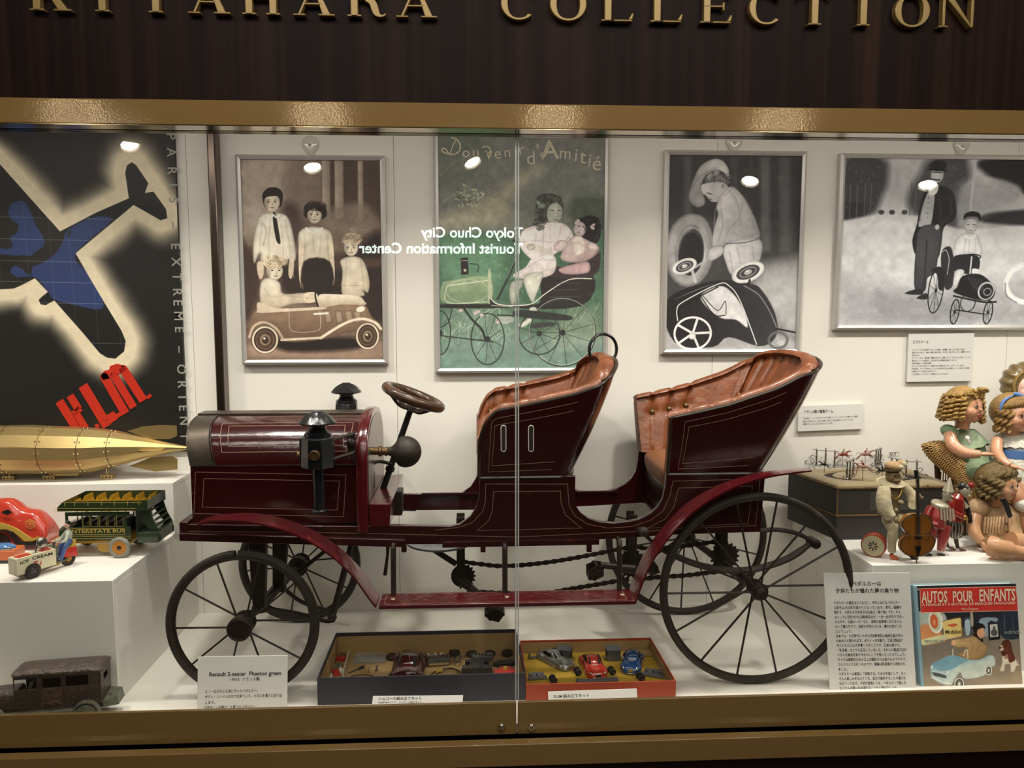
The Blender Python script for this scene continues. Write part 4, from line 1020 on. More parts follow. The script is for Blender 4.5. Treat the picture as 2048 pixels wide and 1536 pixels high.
q.e('#b8a58d', 865, 680, 52, 42, f=5); face(q, 862, 728, 82, 90, '#dccfbb', '#2a201b')
for i in range(7): q.e('#cdbb9f', 825+14*i, 672-8*math.sin(i*.5), 11, 11, f=3, rim=.4)
q.l('#98876f', [(815, 940), (945, 940)], 3, f=2)
q.p('#ddd4c5', [(340, 930), (395, 900), (450, 930), (470, 990), (580, 985), (640, 1000), (640, 1040), (520, 1050), (440, 1075), (345, 1060)], f=3, rim=.3, c2='#b5a58f', ang=80)
q.p('#d0c0aa', [(590, 990), (650, 980), (672, 1005), (660, 1035), (600, 1040)], f=2)
q.e('#c8b79c', 412, 810, 62, 40, f=4); face(q, 420, 862, 96, 104, '#dccfbb', '#2a201b', turn=.3)
for i in range(9): q.e('#d8c7aa', 360+15*i, 806-14*math.sin(i*.4), 12, 13, f=3, rim=.4)
# car
q.p('#8b735f', [(262, 1220), (275, 1150), (320, 1080), (420, 1095), (660, 1075), (840, 1040), (940, 1050), (985, 1120), (1035, 1160), (1030, 1230), (880, 1200), (700, 1250), (480, 1265), (440, 1180), (380, 1155), (300, 1200)], f=3, c2='#5f4a3b', ang=90, rim=.15)
q.p('#e0d6c6', [(675, 1000), (740, 990), (900, 1000), (940, 1030), (940, 1050), (800, 1050), (680, 1070)], f=3, c2='#a8947d', ang=90)
q.p('#c5b5a1', [(320, 1085), (330, 1040), (450, 1075), (690, 1065), (700, 1078), (470, 1095), (330, 1102)], f=2)
for x in (700, 765, 822, 872): q.p('#a08a75', [(x, 1085), (x+45, 1080), (x+58, 1150), (x+14, 1160)], f=2, rim=.5, sm=False)
q.l('#c5b29b', [(505, 1100), (510, 1190), (560, 1210), (640, 1205), (685, 1185), (682, 1090)], 3); q.l('#e6dccb', [(650, 1105), (728, 1100)], 10, f=2); q.l('#d8cab6', [(690, 1240), (820, 1160), (920, 1130), (1000, 1150), (1035, 1185)], 16, f=2); q.l('#cbbba6', [(460, 1255), (690, 1240)], 14, f=2)
q.l('#b5a28d', [(275, 1240), (300, 1180), (360, 1155), (430, 1190), (470, 1250)], 14, f=3); q.e('#ded3c3', 918, 1075, 26, 16, rot=-15, f=2)
for cx, cy, rx, ry in ((366, 1255, 80, 80), (958, 1228, 70, 78)):
    q.e('#2a1f19', cx, cy, rx, ry, f=2); q.ring('#cfc0ab', cx, cy, rx*.88, ry*.9, 11, f=2); q.e('#5a4537', cx, cy, rx*.72, ry*.74, f=3); q.ring('#3a2a21', cx, cy, rx*.5, ry*.52, 8, f=3); q.e('#8d7862', cx, cy, rx*.36, ry*.38, f=2); q.e('#3a2c24', cx+2, cy+2, rx*.26, ry*.28, f=2); q.e('#efe6d6', cx-4, cy-8, 7, 6, f=2)
q.l('#1c1411', [(672, 950), (655, 1000), (672, 1060)], 9, f=2)
q.folds('#8f8271', [[(345, 575), (335, 700), (330, 800)], [(480, 570), (500, 680), (512, 780)], [(395, 560), (385, 700), (395, 820)], [(455, 600), (470, 720), (465, 810)], [(590, 640), (600, 720), (592, 800)], [(730, 640), (725, 720), (732, 800)], [(640, 660), (650, 760)], [(690, 650), (680, 790)], [(835, 800), (830, 900), (820, 990)], [(920, 800), (930, 900), (935, 970)], [(360, 960), (400, 1010), (470, 1000)], [(470, 1000), (560, 1010), (640, 1015)]])
q.l('#efe8da', [(372, 540), (400, 556), (412, 540), (428, 556), (448, 538)], 9, f=2); q.l('#efe8da', [(600, 612), (640, 640), (695, 612)], 7, f=2); q.l('#9a8b78', [(352, 590), (372, 640), (350, 720)], 3, f=2); q.folds('#c9bca8', [[(800, 940), (945, 935)], [(805, 925), (945, 920)]], 3, .6)
q.curls('#e0d0b2', '#8f7c62', 412, 808, 62, 34, 46, 11); q.curls('#cdbb9f', '#7d6a54', 865, 676, 54, 32, 40, 9, 2); q.curls('#17110f', '#4a3b33', 652, 488, 62, 24, 36, 10, 3)
for x, y in ((507, 870), (516, 878), (528, 872), (330, 880), (340, 890), (570, 930), (582, 935), (757, 915)): q.l('#a08c74', [(x, y), (x+2, y+26)], 3, f=1)
q.tex(.12, 40); q.grain(.02); im_family = q.image('family_print')
# --- 2: hand-tinted postcard
q = Paint([(874, 278), (1210, 280), (1208, 735), (880, 736)], 720, (840, 240), 2.8435, '#6f7266')
q.p('#6f726b', [(90, 90), (1060, 90), (1060, 420), (90, 620)], f=30, sm=False); q.p('#a29a78', [(100, 560), (330, 470), (480, 380), (600, 300), (700, 290), (560, 400), (500, 480), (520, 540), (420, 600), (100, 620)], f=40, al=.85)
q.p('#5d6a55', [(100, 100), (330, 100), (420, 200), (300, 330), (100, 400)], f=50, al=.6)
q.p('#4a5a47', [(860, 470), (960, 430), (1050, 470), (1060, 640), (880, 600)], f=25)
q.p('#3f6b4c', [(90, 660), (420, 640), (560, 690), (1060, 640), (1060, 1420), (90, 1420)], f=18, sm=False); q.p('#5c9a6e', [(120, 700), (380, 680), (470, 760), (430, 980), (140, 900)], f=50, al=.7)
q.p('#7fa08a', [(150, 1080), (420, 1060), (560, 1150), (560, 1300), (150, 1300)], f=50, al=.6); q.p('#6a8f80', [(90, 1270), (1060, 1230), (1060, 1420), (90, 1420)], f=30, al=.85)
q.p('#b1b195', [(780, 1130), (1000, 1080), (1040, 1260), (760, 1290)], f=50, al=.4)
rs = random.Random(3)
for i in range(260):
    x, y = rs.uniform(95, 1050), rs.uniform(660, 1000); a_ = rs.uniform(0, PI); L_ = rs.uniform(8, 20); q.l(rs.choice(['#2f5a3d', '#8fc09a', '#255038', '#6fae82']), [(x, y), (x+L_*math.cos(a_), y+L_*math.sin(a_))], 3.5, f=1.5, al=.5)
for i in range(90):
    x, y = rs.uniform(110, 540), rs.uniform(1080, 1290); a_ = rs.uniform(-2.6, -.5); L_ = rs.uniform(40, 100); q.l(rs.choice(['#b9cbb0', '#8fae93', '#d5dcc6', '#5f8a6d']), [(x, y), (x+L_*.6*math.cos(a_), y+L_*.6*math.sin(a_)), (x+L_*math.cos(a_)+8, y+L_*math.sin(a_)+10)], 3, f=1.5, al=.55)
for i in range(70):
    x, y = rs.uniform(600, 1045), rs.uniform(1060, 1280); a_ = rs.uniform(-2.4, -.7); L_ = rs.uniform(30, 80); q.l(rs.choice(['#b9cbb0', '#8fae93', '#4f7a5d']), [(x, y), (x+L_*math.cos(a_), y+L_*math.sin(a_))], 3, f=1.5, al=.45)
for i in range(80):
    a_ = rs.uniform(0, 2*PI); r_ = rs.uniform(0, 1)**.5; x, y = 270+95*r_*math.cos(a_), 440+70*r_*math.sin(a_); q.e(rs.choice(['#b8bc94', '#8d9a72', '#5c6b4a']), x, y, 9, 4, rot=rs.uniform(0, 180), f=1.5, al=.85)
q.l('#8d8f6e', [(105, 495), (180, 440), (300, 400)], 4, f=2); q.l('#8d8f6e', [(105, 330), (160, 280), (210, 240)], 3, f=2)
# pedal car of the postcard
q.p('#8ba876', [(125, 930), (150, 920), (385, 895), (392, 1040), (150, 1045), (112, 1000)], f=3, c2='#6b8a5e', ang=90); q.l('#d8d8b8', [(150, 945), (385, 915)], 4); q.ring('#d8dcc0', 268, 975, 120, 66, 3, al=.5); q.l('#c6ccb0', [(150, 945), (155, 1040), (385, 1035)], 4)
q.p('#a8b48a', [(385, 870), (402, 870), (408, 1050), (388, 1050)], f=2); q.p('#2a2622', [(125, 1050), (470, 1050), (480, 1070), (130, 1070)], f=2)
q.p('#2a2220', [(228, 790), (270, 785), (275, 880), (232, 884)], f=2, sm=False); q.e('#a89a80', 254, 858, 9, 9, f=1); q.l('#c8c4b0', [(232, 805), (268, 802)], 3); q.l('#2a2220', [(280, 820), (330, 830), (325, 870)], 4)
q.p('#2b2526', [(400, 1010), (440, 1045), (660, 1050), (690, 1000), (710, 880), (985, 885), (920, 1060), (470, 1070), (404, 1060)], f=2); q.p('#3b2c30', [(740, 810), (800, 840), (900, 800), (1010, 760), (1030, 790), (985, 890), (740, 890)], f=2)
q.l('#c9cfbb', [(400, 1015), (440, 1048), (540, 1056), (640, 1045), (720, 985), (850, 910), (980, 905)], 6); q.l('#a8b09c', [(405, 1055), (530, 1065)], 4)
q.l('#2c3630', [(560, 750), (500, 900), (440, 1020)], 12, f=2); q.l('#7fa08a', [(556, 750), (495, 900)], 3); q.l('#222', [(530, 690), (600, 720), (640, 745)], 12, f=2)
# girl
q.p('#3a3f38', [(655, 500), (670, 440), (740, 425), (800, 450), (815, 520), (800, 560), (720, 580), (690, 620), (660, 635), (640, 600), (655, 560)], f=3)
q.e('#aeb3a4', 765, 535, 46, 62, rot=12, f=2, rim=.25); 
for x, y in ((752, 520), (792, 520)): q.l('#3a3a34', [(x-10, y), (x+9, y+3)], 4)
q.l('#5a4d48', [(764, 572), (786, 574)], 4); q.l('#777a6c', [(778, 530), (788, 552), (776, 556)], 3)
q.p('#474c43', [(700, 470), (740, 440), (800, 460), (808, 500), (770, 475), (725, 500), (712, 560), (700, 540)], f=3)
for x, y in ((665, 590), (655, 620), (690, 600), (640, 570)): q.ring('#6f7567', x, y, 11, 13, 4, al=.8)
q.e('#8fa094', 690, 495, 24, 16, f=2, rim=.4); q.e('#9fb0a2', 672, 478, 18, 12, rot=40, f=2, rim=.4)
q.p('#f0e6e2', [(565, 720), (580, 640), (640, 610), (720, 590), (800, 590), (850, 620), (870, 680), (800, 720), (780, 760), (700, 790), (640, 800)], f=3, rim=.12, c2='#d9c8c8', ang=70)
q.p('#ecdfdc', [(640, 790), (760, 770), (770, 860), (700, 900), (560, 905), (530, 880), (600, 840)], f=3, rim=.15, c2='#c9b9b8', ang=80)
for a_, b_ in (((660, 640), (650, 760)), ((700, 620), (700, 770)), ((740, 620), (745, 760)), ((800, 620), (780, 720)), ((600, 860), (650, 820)), ((700, 830), (690, 890))): q.l('#b7a3a5', [a_, b_], 5, f=4, al=.5)
q.p('#cfc6b8', [(610, 715), (640, 705), (740, 745), (745, 775), (650, 750)], f=2); q.e('#cfc6b8', 630, 728, 24, 18, f=2, rim=.3)
q.p('#c8c9b6', [(590, 890), (640, 870), (700, 870), (690, 920), (660, 1000), (640, 1040), (600, 960)], f=2, rim=.25); q.p('#a9ab98', [(510, 940), (560, 910), (590, 920), (560, 980), (540, 1040), (515, 1040)], f=2, rim=.25)
q.p('#c9cdbd', [(625, 1070), (665, 1070), (650, 1120), (620, 1160), (580, 1180), (560, 1165), (610, 1130)], f=2, rim=.25); q.p('#9fa79a', [(430, 1125), (520, 1120), (530, 1145), (470, 1160)], f=2)
# doll
q.e('#221d20', 965, 620, 66, 72, f=4); q.e('#cbb8b8', 912, 622, 36, 46, rot=10, f=2, rim=.2); q.e('#2b2022', 905, 608, 7, 3, f=1); q.e('#2b2022', 930, 612, 6, 3, f=1); q.e('#7a3a40', 903, 643, 6, 3, f=1)
q.p('#231d20', [(895, 575), (930, 560), (1000, 570), (1030, 640), (1010, 700), (960, 690), (945, 620), (930, 590)], f=4)
for x, y in ((975, 610), (990, 600), (985, 620), (900, 578), (890, 590)): q.e('#e6c9ca', x, y, 11, 9, f=2, rim=.2)
q.p('#d6b9b6', [(800, 790), (840, 700), (890, 660), (960, 690), (1015, 720), (1015, 755), (960, 800), (880, 815)], f=3, rim=.2, c2='#b8938f', ang=60); q.e('#dcc0bc', 800, 720, 42, 30, rot=-30, f=3, rim=.25); q.e('#e0c8c4', 985, 725, 34, 22, rot=20, f=3, rim=.25)
q.p('#e2d2c0', [(870, 690), (920, 670), (940, 740), (890, 770)], f=4, al=.8); q.p('#c79a9c', [(790, 850), (880, 820), (960, 810), (960, 870), (830, 880)], f=3, rim=.25)
# wheels
for cx, cy, rx, ry, c_, n_ in ((815, 1210, 190, 190, '#cdd3c0', 11), (680, 1215, 118, 118, '#3c4a41', 8), (385, 1245, 95, 145, '#33413a', 9), (110, 1210, 62, 125, '#33413a', 6)):
    q.spokes('#333d36', cx, cy, rx, ry, n_, 3, ph=.3); q.ring('#2e3a33', cx, cy, rx, ry, 7, f=1.2); 
    if c_[1] == 'c': q.ring(c_, cx-3, cy-6, rx-1, ry-1, 3, al=.8)
    q.e('#2a302c', cx, cy, 16, 16, f=2)
q.l('#1f2622', [(250, 1075), (290, 1130), (350, 1190), (370, 1245)], 11, f=2); q.l('#272f2a', [(108, 1225), (420, 1262)], 6); q.l('#22292a', [(180, 1070), (160, 1150), (110, 1180)], 5); q.l('#2a2f2d', [(440, 1110), (800, 1120)], 8); q.p('#2d3130', [(560, 1080), (840, 1110), (840, 1140), (560, 1120)], f=3); q.p('#3a3f3c', [(640, 1160), (760, 1150), (760, 1170), (640, 1185)], f=3)
for x, y in ((330, 1090), (350, 1110), (315, 1100), (230, 1085), (440, 1150)): q.e('#d8b8bc', x, y, 13, 9, f=2, rim=.2)
q.curls('#656b5e', '#2c302b', 678, 570, 30, 60, 40, 12); q.curls('#5c6156', '#2b2f2a', 745, 455, 60, 22, 24, 12, 4); q.curls('#151214', '#3c3438', 985, 620, 45, 60, 40, 12, 5)
q.folds('#a58f90', [[(600, 640), (640, 620), (700, 600)], [(580, 700), (640, 690), (760, 700)], [(860, 640), (830, 700)], [(830, 720), (900, 700), (960, 740)], [(850, 780), (900, 740)], [(940, 760), (990, 740)], [(600, 850), (680, 800), (760, 800)], [(650, 900), (720, 850)]], 6, .45)
q.folds('#6d5f66', [[(800, 900), (930, 900)], [(770, 930), (920, 930)], [(760, 970), (915, 965)], [(740, 1010), (905, 1005)]], 4, .5); g_ = q.a.mean(2, keepdims=True); q.a = g_*.38+q.a*.62; q.tex(.14, 36); q.tex(.06, 9, seed=3); im_card = q.image('postcard_print')
# --- 3: stooping boy
q = Paint([(1337, 309), (1605, 309), (1594, 697), (1336, 694)], 640, (1280, 240), 2.6667, '#3f3e40')
q.p('#343335', [(140, 170), (880, 170), (880, 520), (140, 520)], f=20, sm=False)
for x, w_, t_ in ((230, 40, '#5a595b'), (640, 50, '#676669'), (740, 60, '#59585a'), (480, 40, '#4a494b'), (820, 30, '#2a292b')): q.p(t_, [(x, 190), (x+w_, 190), (x+w_+8, 700), (x+10, 700)], f=12, sm=False, al=.7)
q.p('#8a898b', [(650, 760), (870, 720), (870, 1220), (600, 1200)], f=30, sm=False, al=.9); q.p('#b4b3b4', [(600, 880), (700, 820), (860, 800), (860, 1100), (740, 1060)], f=40, al=.8)
q.p('#a2a1a3', [(150, 1080), (220, 1150), (640, 1130), (840, 1180), (840, 1220), (150, 1220)], f=12)
q.ring('#9b9a9b', 268, 690, 100, 165, 52, rot=4, f=8); q.ring('#6a696b', 262, 690, 118, 185, 12, rot=4, f=6, al=.6); q.e('#1d1c1e', 275, 705, 66, 112, f=8); q.ring('#c7c6c6', 275, 700, 74, 130, 7, rot=4, f=4, al=.7)
q.p('#8f8e8f', [(180, 600), (240, 520), (330, 510), (360, 560), (300, 560), (230, 620), (200, 720)], f=10, al=.7)
# boy
q.p('#cfcecf', [(258, 420), (275, 330), (320, 240), (390, 202), (440, 215), (472, 265), (460, 300), (400, 270), (350, 290), (325, 350), (345, 420), (340, 450), (300, 462)], f=3, rim=.3, c2='#8b8a8c', ang=150)
q.p('#5c5b5d', [(345, 300), (400, 262), (450, 280), (478, 330), (455, 340), (430, 320), (385, 345), (350, 340)], f=4)
for i in range(8): q.ring('#8f8e90', 362+13*i, 305+5*math.sin(i*1.9), 10, 11, 3, al=.7, f=2)
q.p('#d4d3d4', [(322, 350), (345, 335), (410, 325), (455, 335), (475, 380), (440, 420), (410, 434), (382, 432), (366, 420), (350, 400), (330, 385)], f=2, rim=.15, c2='#a8a7a9', ang=30)
q.l('#3a393b', [(355, 385), (378, 392)], 5); q.l('#55545a', [(366, 418), (382, 422)], 4); q.e('#8a898b', 440, 350, 8, 12, f=2)
q.p('#cdcccd', [(405, 460), (430, 400), (480, 350), (540, 390), (590, 470), (630, 560), (640, 630), (560, 655), (470, 660), (440, 672), (385, 680), (395, 580), (415, 500)], f=3, rim=.25, c2='#8d8c8f', ang=35)
q.l('#8a898c', [(548, 440), (530, 520), (475, 580), (450, 660)], 6, f=5, al=.6); q.l('#9c9b9e', [(450, 400), (500, 355)], 5, f=3)
q.p('#dad9da', [(455, 665), (640, 632), (645, 740), (600, 800), (560, 850), (500, 830), (468, 780)], f=3, rim=.2, c2='#a5a4a7', ang=30)
q.p('#bcbbbd', [(362, 700), (390, 672), (440, 665), (450, 700), (420, 730), (375, 748)], f=2, rim=.3)
q.l('#a09fa2', [(280, 792), (370, 735)], 12, f=2)
# upturned toy car
q.p('#161517', [(150, 960), (230, 900), (420, 850), (600, 870), (660, 910), (720, 1010), (742, 1100), (720, 1170), (640, 1200), (480, 1150), (400, 1200), (220, 1190), (150, 1080)], f=3, rim=0, c2='#353437', ang=20)
q.p('#b7b6b8', [(330, 930), (430, 880), (500, 920), (560, 1010), (580, 1100), (520, 1060), (440, 1050), (370, 1000)], f=4, c2='#dad9da', ang=20); q.l('#111', [(325, 925), (400, 1030), (460, 1035)], 5); q.l('#222', [(340, 930), (420, 1010), (460, 960), (465, 1030)], 4); q.l('#eee', [(210, 1060), (205, 1000), (240, 960), (420, 870), (480, 880), (540, 960), (630, 1190)], 5, f=1.5); q.l('#0c0c0d', [(222, 1070), (218, 1010), (250, 975), (420, 885)], 6)
for i in range(7): q.l('#6a696c', [(190+i*22, 950-i*10), (290+i*18, 905-i*6)], 2.5, f=1.5, al=.7)
for cx, cy, rx, ry, r_ in ((242, 775, 68, 40, -22), (580, 808, 92, 52, -22)):
    q.e('#e1e0e0', cx, cy, rx, ry, rot=r_, f=2, rim=.2); q.e('#3b3a3d', cx, cy, rx*.72, ry*.66, rot=r_, f=2); q.ring('#9c9b9e', cx, cy, rx*.5, ry*.42, 5, rot=r_, f=2); q.e('#b0afb1', cx, cy, rx*.24, ry*.26, rot=r_, f=2); q.e('#e8e7e7', cx-4, cy-4, 7, 4, f=1.5)
q.l('#b4b3b6', [(283, 800), (300, 855)], 16, f=2); q.l('#222', [(590, 850), (580, 880)], 12, f=2)
q.ring('#dfdedf', 290, 1128, 96, 84, 12, f=1.5); q.spokes('#d5d4d6', 290, 1128, 92, 80, 5, 13, ph=-1.3); q.e('#eaeaea', 287, 1142, 20, 18, f=1.5, rim=.3)
q.l('#19181a', [(740, 1110), (836, 1130)], 9, f=2); q.ring('#5f5e61', 745, 1170, 50, 42, 14, f=4); q.e('#c3c2c4', 760, 1185, 20, 14, f=4, al=.7); q.l('#dad9da', [(560, 880), (640, 930), (700, 1020), (735, 1100)], 4, f=3, al=.7)
q.curls('#a5a4a6', '#3c3b3d', 415, 296, 60, 22, 40, 10); q.folds('#77767a', [[(470, 370), (520, 440), (540, 560)], [(430, 470), (440, 560), (420, 640)], [(590, 480), (610, 580)], [(500, 600), (560, 620), (630, 600)], [(560, 400), (600, 480)], [(520, 680), (540, 760)], [(600, 670), (610, 740)], [(480, 700), (500, 800)], [(290, 330), (330, 290), (400, 250)], [(300, 400), (330, 330)]], 7, .4); q.l('#58575a', [(462, 655), (560, 650), (640, 628)], 5, f=2)
q.folds('#e5e4e5', [[(400, 470), (395, 600), (400, 660)]], 3, .5); q.folds('#8b8a8d', [[(180, 560), (150, 700), (180, 820)], [(330, 520), (370, 640), (350, 800)]], 8, .6)
q.tex(.13, 40); q.grain(.015); im_stoop = q.image('stooping_boy_print')
# --- 4: man and boy in the avenue (print runs on past the frame of the photo)
q = Paint([(1692, 317), (2105, 318), (2125, 649), (1684, 646)], 600, (1280, 240), 2.6667, '#a9a9ad')
q.p('#bdbdc1', [(1100, 205), (2300, 205), (2300, 500), (1090, 500)], f=10, sm=False); q.p('#9b9ba0', [(1240, 205), (1480, 205), (1420, 420), (1300, 420)], f=40, al=.6, sm=False)
q.p('#3c3c40', [(1100, 205), (1290, 205), (1320, 300), (1290, 400), (1260, 470), (1200, 500), (1092, 512)], f=22); q.p('#2c2c30', [(1092, 425), (1200, 430), (1200, 500), (1092, 515)], f=10)
q.p('#45454a', [(1420, 400), (1480, 270), (1530, 205), (1720, 205), (1720, 540), (1480, 500)], f=25); q.p('#1e1e21', [(1790, 205), (2300, 205), (2300, 470), (2050, 400), (1850, 300)], f=16); q.p('#2b2b2f', [(1830, 480), (2000, 460), (2300, 440), (2300, 540), (1840, 525)], f=10)
for i in range(110):
    x, y = (rs.uniform(1100, 1300), rs.uniform(215, 470)) if i % 2 else (rs.uniform(1450, 1720), rs.uniform(215, 450)); q.l(rs.choice(['#16161a', '#77777c', '#95959a']), [(x, y), (x+rs.uniform(-14, 14), y+rs.uniform(-18, 4))], 2.5, f=1.5, al=.6)
for x in (1104, 1130, 1165, 1205, 1235, 1440, 1465, 1640, 1690): q.l('#59595e', [(x, 330), (x-4, 505)], 7, f=2, al=.8)
q.p('#bdbdc0', [(1700, 345), (1780, 300), (1880, 300), (1990, 335), (2060, 395), (2300, 420), (2050, 410), (1960, 370), (1860, 330), (1760, 350), (1740, 520), (1690, 520)], f=12, al=.75); q.p('#8d8d92', [(1680, 330), (1850, 320), (2000, 400), (1850, 480), (1690, 540)], f=30, al=.6); q.l('#b5b5b9', [(1758, 205), (1752, 470)], 14, f=3)
q.p('#c3c3c6', [(1092, 515), (1280, 480), (1480, 490), (1700, 560), (2300, 530), (2300, 1100), (1070, 1100)], f=8, sm=False); q.p('#9c9ca1', [(1080, 820), (1500, 880), (2300, 820), (2300, 1100), (1070, 1100)], f=60, sm=False)
q.p('#808085', [(1300, 900), (1700, 950), (1900, 1000), (1700, 1080), (1300, 1060)], f=40, al=.6)
for i in range(500):
    x, y = rs.uniform(1090, 2200), rs.uniform(620, 1085)**1; q.l(rs.choice(['#76767b', '#d5d5d8', '#5c5c60']), [(x, y), (x+rs.uniform(3, 12), y+1)], 2, f=1.2, al=.5*min(1, (y-560)/350))
for x in (1290, 1345, 1410): q.e('#3a3a3e', x, 472, 15, 12, f=3)
q.ring('#d8d8da', 2120, 850, 140, 110, 26, f=5); q.l('#6d6d72', [(1975, 850), (1990, 920), (2050, 960)], 6, f=3)
# man
q.p('#17171a', [(1478, 530), (1490, 430), (1510, 370), (1560, 340), (1620, 345), (1660, 380), (1680, 460), (1670, 510), (1620, 550), (1612, 650), (1600, 710), (1560, 690), (1540, 560), (1500, 590), (1480, 690), (1458, 620)], f=2.5, c2='#2b2b2f', ang=0)
q.p('#a7a7ac', [(1522, 375), (1560, 370), (1550, 540), (1510, 545), (1485, 530)], f=2); q.p('#d9d9db', [(1530, 350), (1575, 330), (1570, 375), (1535, 385)], f=2)
q.p('#4b4b50', [(1490, 560), (1560, 535), (1610, 560), (1600, 700), (1590, 790), (1550, 820), (1540, 890), (1485, 880), (1478, 700)], f=2.5, rim=.3, c2='#333338', ang=60); q.l('#1c1c1f', [(1535, 620), (1535, 880)], 6, f=3)
q.p('#1b1b1e', [(1432, 905), (1490, 882), (1530, 890), (1520, 912)], f=2); q.p('#1b1b1e', [(1497, 932), (1540, 905), (1560, 915), (1550, 938)], f=2)
q.e('#b9b9bd', 1567, 285, 34, 40, f=2, rim=.3); q.e('#1d1d20', 1571, 238, 42, 28, f=2); q.l('#131316', [(1518, 256), (1612, 262)], 9, f=2); q.l('#2a2a2d', [(1545, 270), (1590, 272)], 6, f=2); q.l('#3a3a3e', [(1535, 306), (1580, 308)], 8, f=2); q.e('#c6c6c9', 1585, 548, 12, 14, f=2)
# boy in the toy car
q.p('#26262a', [(1620, 670), (1665, 655), (1690, 750), (1690, 860), (1650, 880), (1620, 760)], f=2.5); q.l('#d0d0d3', [(1620, 680), (1640, 670), (1660, 720), (1655, 800)], 3)
q.p('#d2d2d5', [(1690, 610), (1730, 580), (1790, 585), (1815, 620), (1835, 680), (1820, 715), (1790, 690), (1740, 695), (1700, 715), (1675, 680)], f=2.5, rim=.25)
q.e('#c2c2c6', 1762, 540, 36, 42, f=2, rim=.25); q.l('#333', [(1742, 535), (1752, 536)], 4); q.l('#333', [(1772, 535), (1784, 536)], 4); q.l('#555', [(1755, 566), (1772, 566)], 3); q.p('#1b1b1e', [(1722, 510), (1725, 480), (1765, 466), (1805, 480), (1808, 515), (1790, 500), (1740, 500)], f=2); q.p('#77777c', [(1728, 510), (1740, 495), (1790, 495), (1798, 515), (1765, 505)], f=2)
q.p('#1e1e22', [(1690, 700), (1810, 700), (1825, 770), (1790, 800), (1720, 790), (1680, 770)], f=2); q.p('#cfcfd2', [(1700, 780), (1740, 775), (1745, 800), (1715, 860), (1690, 860)], f=2, rim=.3); q.p('#cfcfd2', [(1790, 770), (1825, 775), (1820, 800), (1790, 800)], f=2)
q.ring('#1a1a1d', 1782, 706, 46, 14, 6); q.l('#c8c8cc', [(1780, 706), (1778, 800)], 8, f=1.5)
q.p('#111114', [(1715, 870), (1740, 810), (1830, 800), (1900, 850), (1925, 900), (1900, 945), (1820, 940), (1700, 900)], f=2.5); q.e('#c4c4c8', 1875, 893, 47, 52, rot=10, f=2, rim=.2); q.e('#17171a', 1876, 895, 38, 43, rot=10, f=2); q.ring('#8e8e93', 1882, 898, 20, 20, 5); 
for i in range(5): q.l('#75757a', [(1770+i*18, 815+i*4), (1810+i*14, 880+i*6)], 3, f=2, al=.7)
q.l('#0f0f12', [(1700, 920), (1860, 955), (1935, 955)], 9, f=1.5); q.l('#141417', [(1720, 1000), (1880, 1025)], 6); q.ring('#141417', 1780, 960, 40, 48, 5)
for cx, cy, rx, ry, n_ in ((1600, 888, 40, 128, 10), (1712, 1010, 23, 70, 8), (1896, 1015, 24, 66, 8)): q.spokes('#2b2b2f', cx, cy, rx, ry, n_, 2.5, ph=.2, rot=4); q.ring('#131316', cx, cy, rx, ry, 6, rot=4); q.e('#1b1b1e', cx, cy, 8, 10, f=1.5)
q.p('#19191c', [(1560, 780), (1610, 760), (1640, 790), (1640, 880), (1615, 880), (1600, 800)], f=2)
q.folds('#47474c', [[(1580, 380), (1600, 500), (1590, 640)], [(1640, 400), (1650, 480), (1600, 540)], [(1500, 400), (1490, 520)], [(1570, 600), (1560, 700), (1565, 800)], [(1510, 600), (1508, 760)]], 6, .6); q.folds('#8c8c92', [[(1740, 610), (1735, 690)], [(1790, 610), (1800, 680)], [(1760, 600), (1762, 690)]], 4, .5); q.l('#f2f2f3', [(1735, 592), (1762, 606), (1790, 592)], 8, f=2)
for y in (400, 425, 450, 475, 500): q.e('#55555a', 1530, y, 3, 3, f=1)
q.tex(.1, 40); q.grain(.02); im_man = q.image('avenue_print')
# --- aeroplane poster; the aeroplane's glow is part of the print
q = Paint([(-300, 262), (345, 262), (378, 890), (-300, 890)], 720, (0, 240), 2.327, '#131211')
pl = [(-700, -240), (-200, 20), (0, 178), (280, 492), (440, 410), (598, 342), (582, 230), (590, 198), (612, 184), (632, 196), (688, 275), (672, 318), (712, 312), (770, 390), (776, 430), (745, 440), (620, 372), (350, 590), (400, 680), (470, 800), (560, 950), (580, 1000), (572, 1050), (530, 1085), (490, 1080), (455, 1058), (380, 965), (245, 808), (205, 830), (180, 826), (172, 805), (190, 788), (216, 768), (158, 705), (110, 730), (60, 752), (0, 756), (-200, 760), (-500, 660), (-900, 500)]
qq = q.T(pl); r = q.sdf(qq, 900); x0, y0, x1, y1, xx, yy, d = r
n_ = q.fld(420, 420, 5); gl_ = np.clip(1-(d/(q.k*(150+120*(n_[y0:y1, x0:x1]-.45)))), 0, 1); gl_ = np.clip(gl_*gl_*(3-2*gl_)*1.3, 0, 1)
q._apply(x0, y0, x1, y1, gl_, q.c('#c9bda4')); base = q.a.copy()
q.p('#151413', pl, sm=False, f=1.2)
sea = [(-400, 430), (0, 420), (60, 370), (120, 360), (160, 430), (215, 520), (200, 560), (150, 600), (230, 600), (300, 500), (420, 430), (520, 440), (350, 590), (400, 680), (470, 800), (455, 850), (300, 820), (240, 800), (216, 768), (158, 700), (60, 700), (50, 660), (100, 640), (140, 690), (130, 620), (60, 600), (-100, 600), (-400, 640)]
msk = q.a.copy(); q.p('#26345e', sea, f=3)
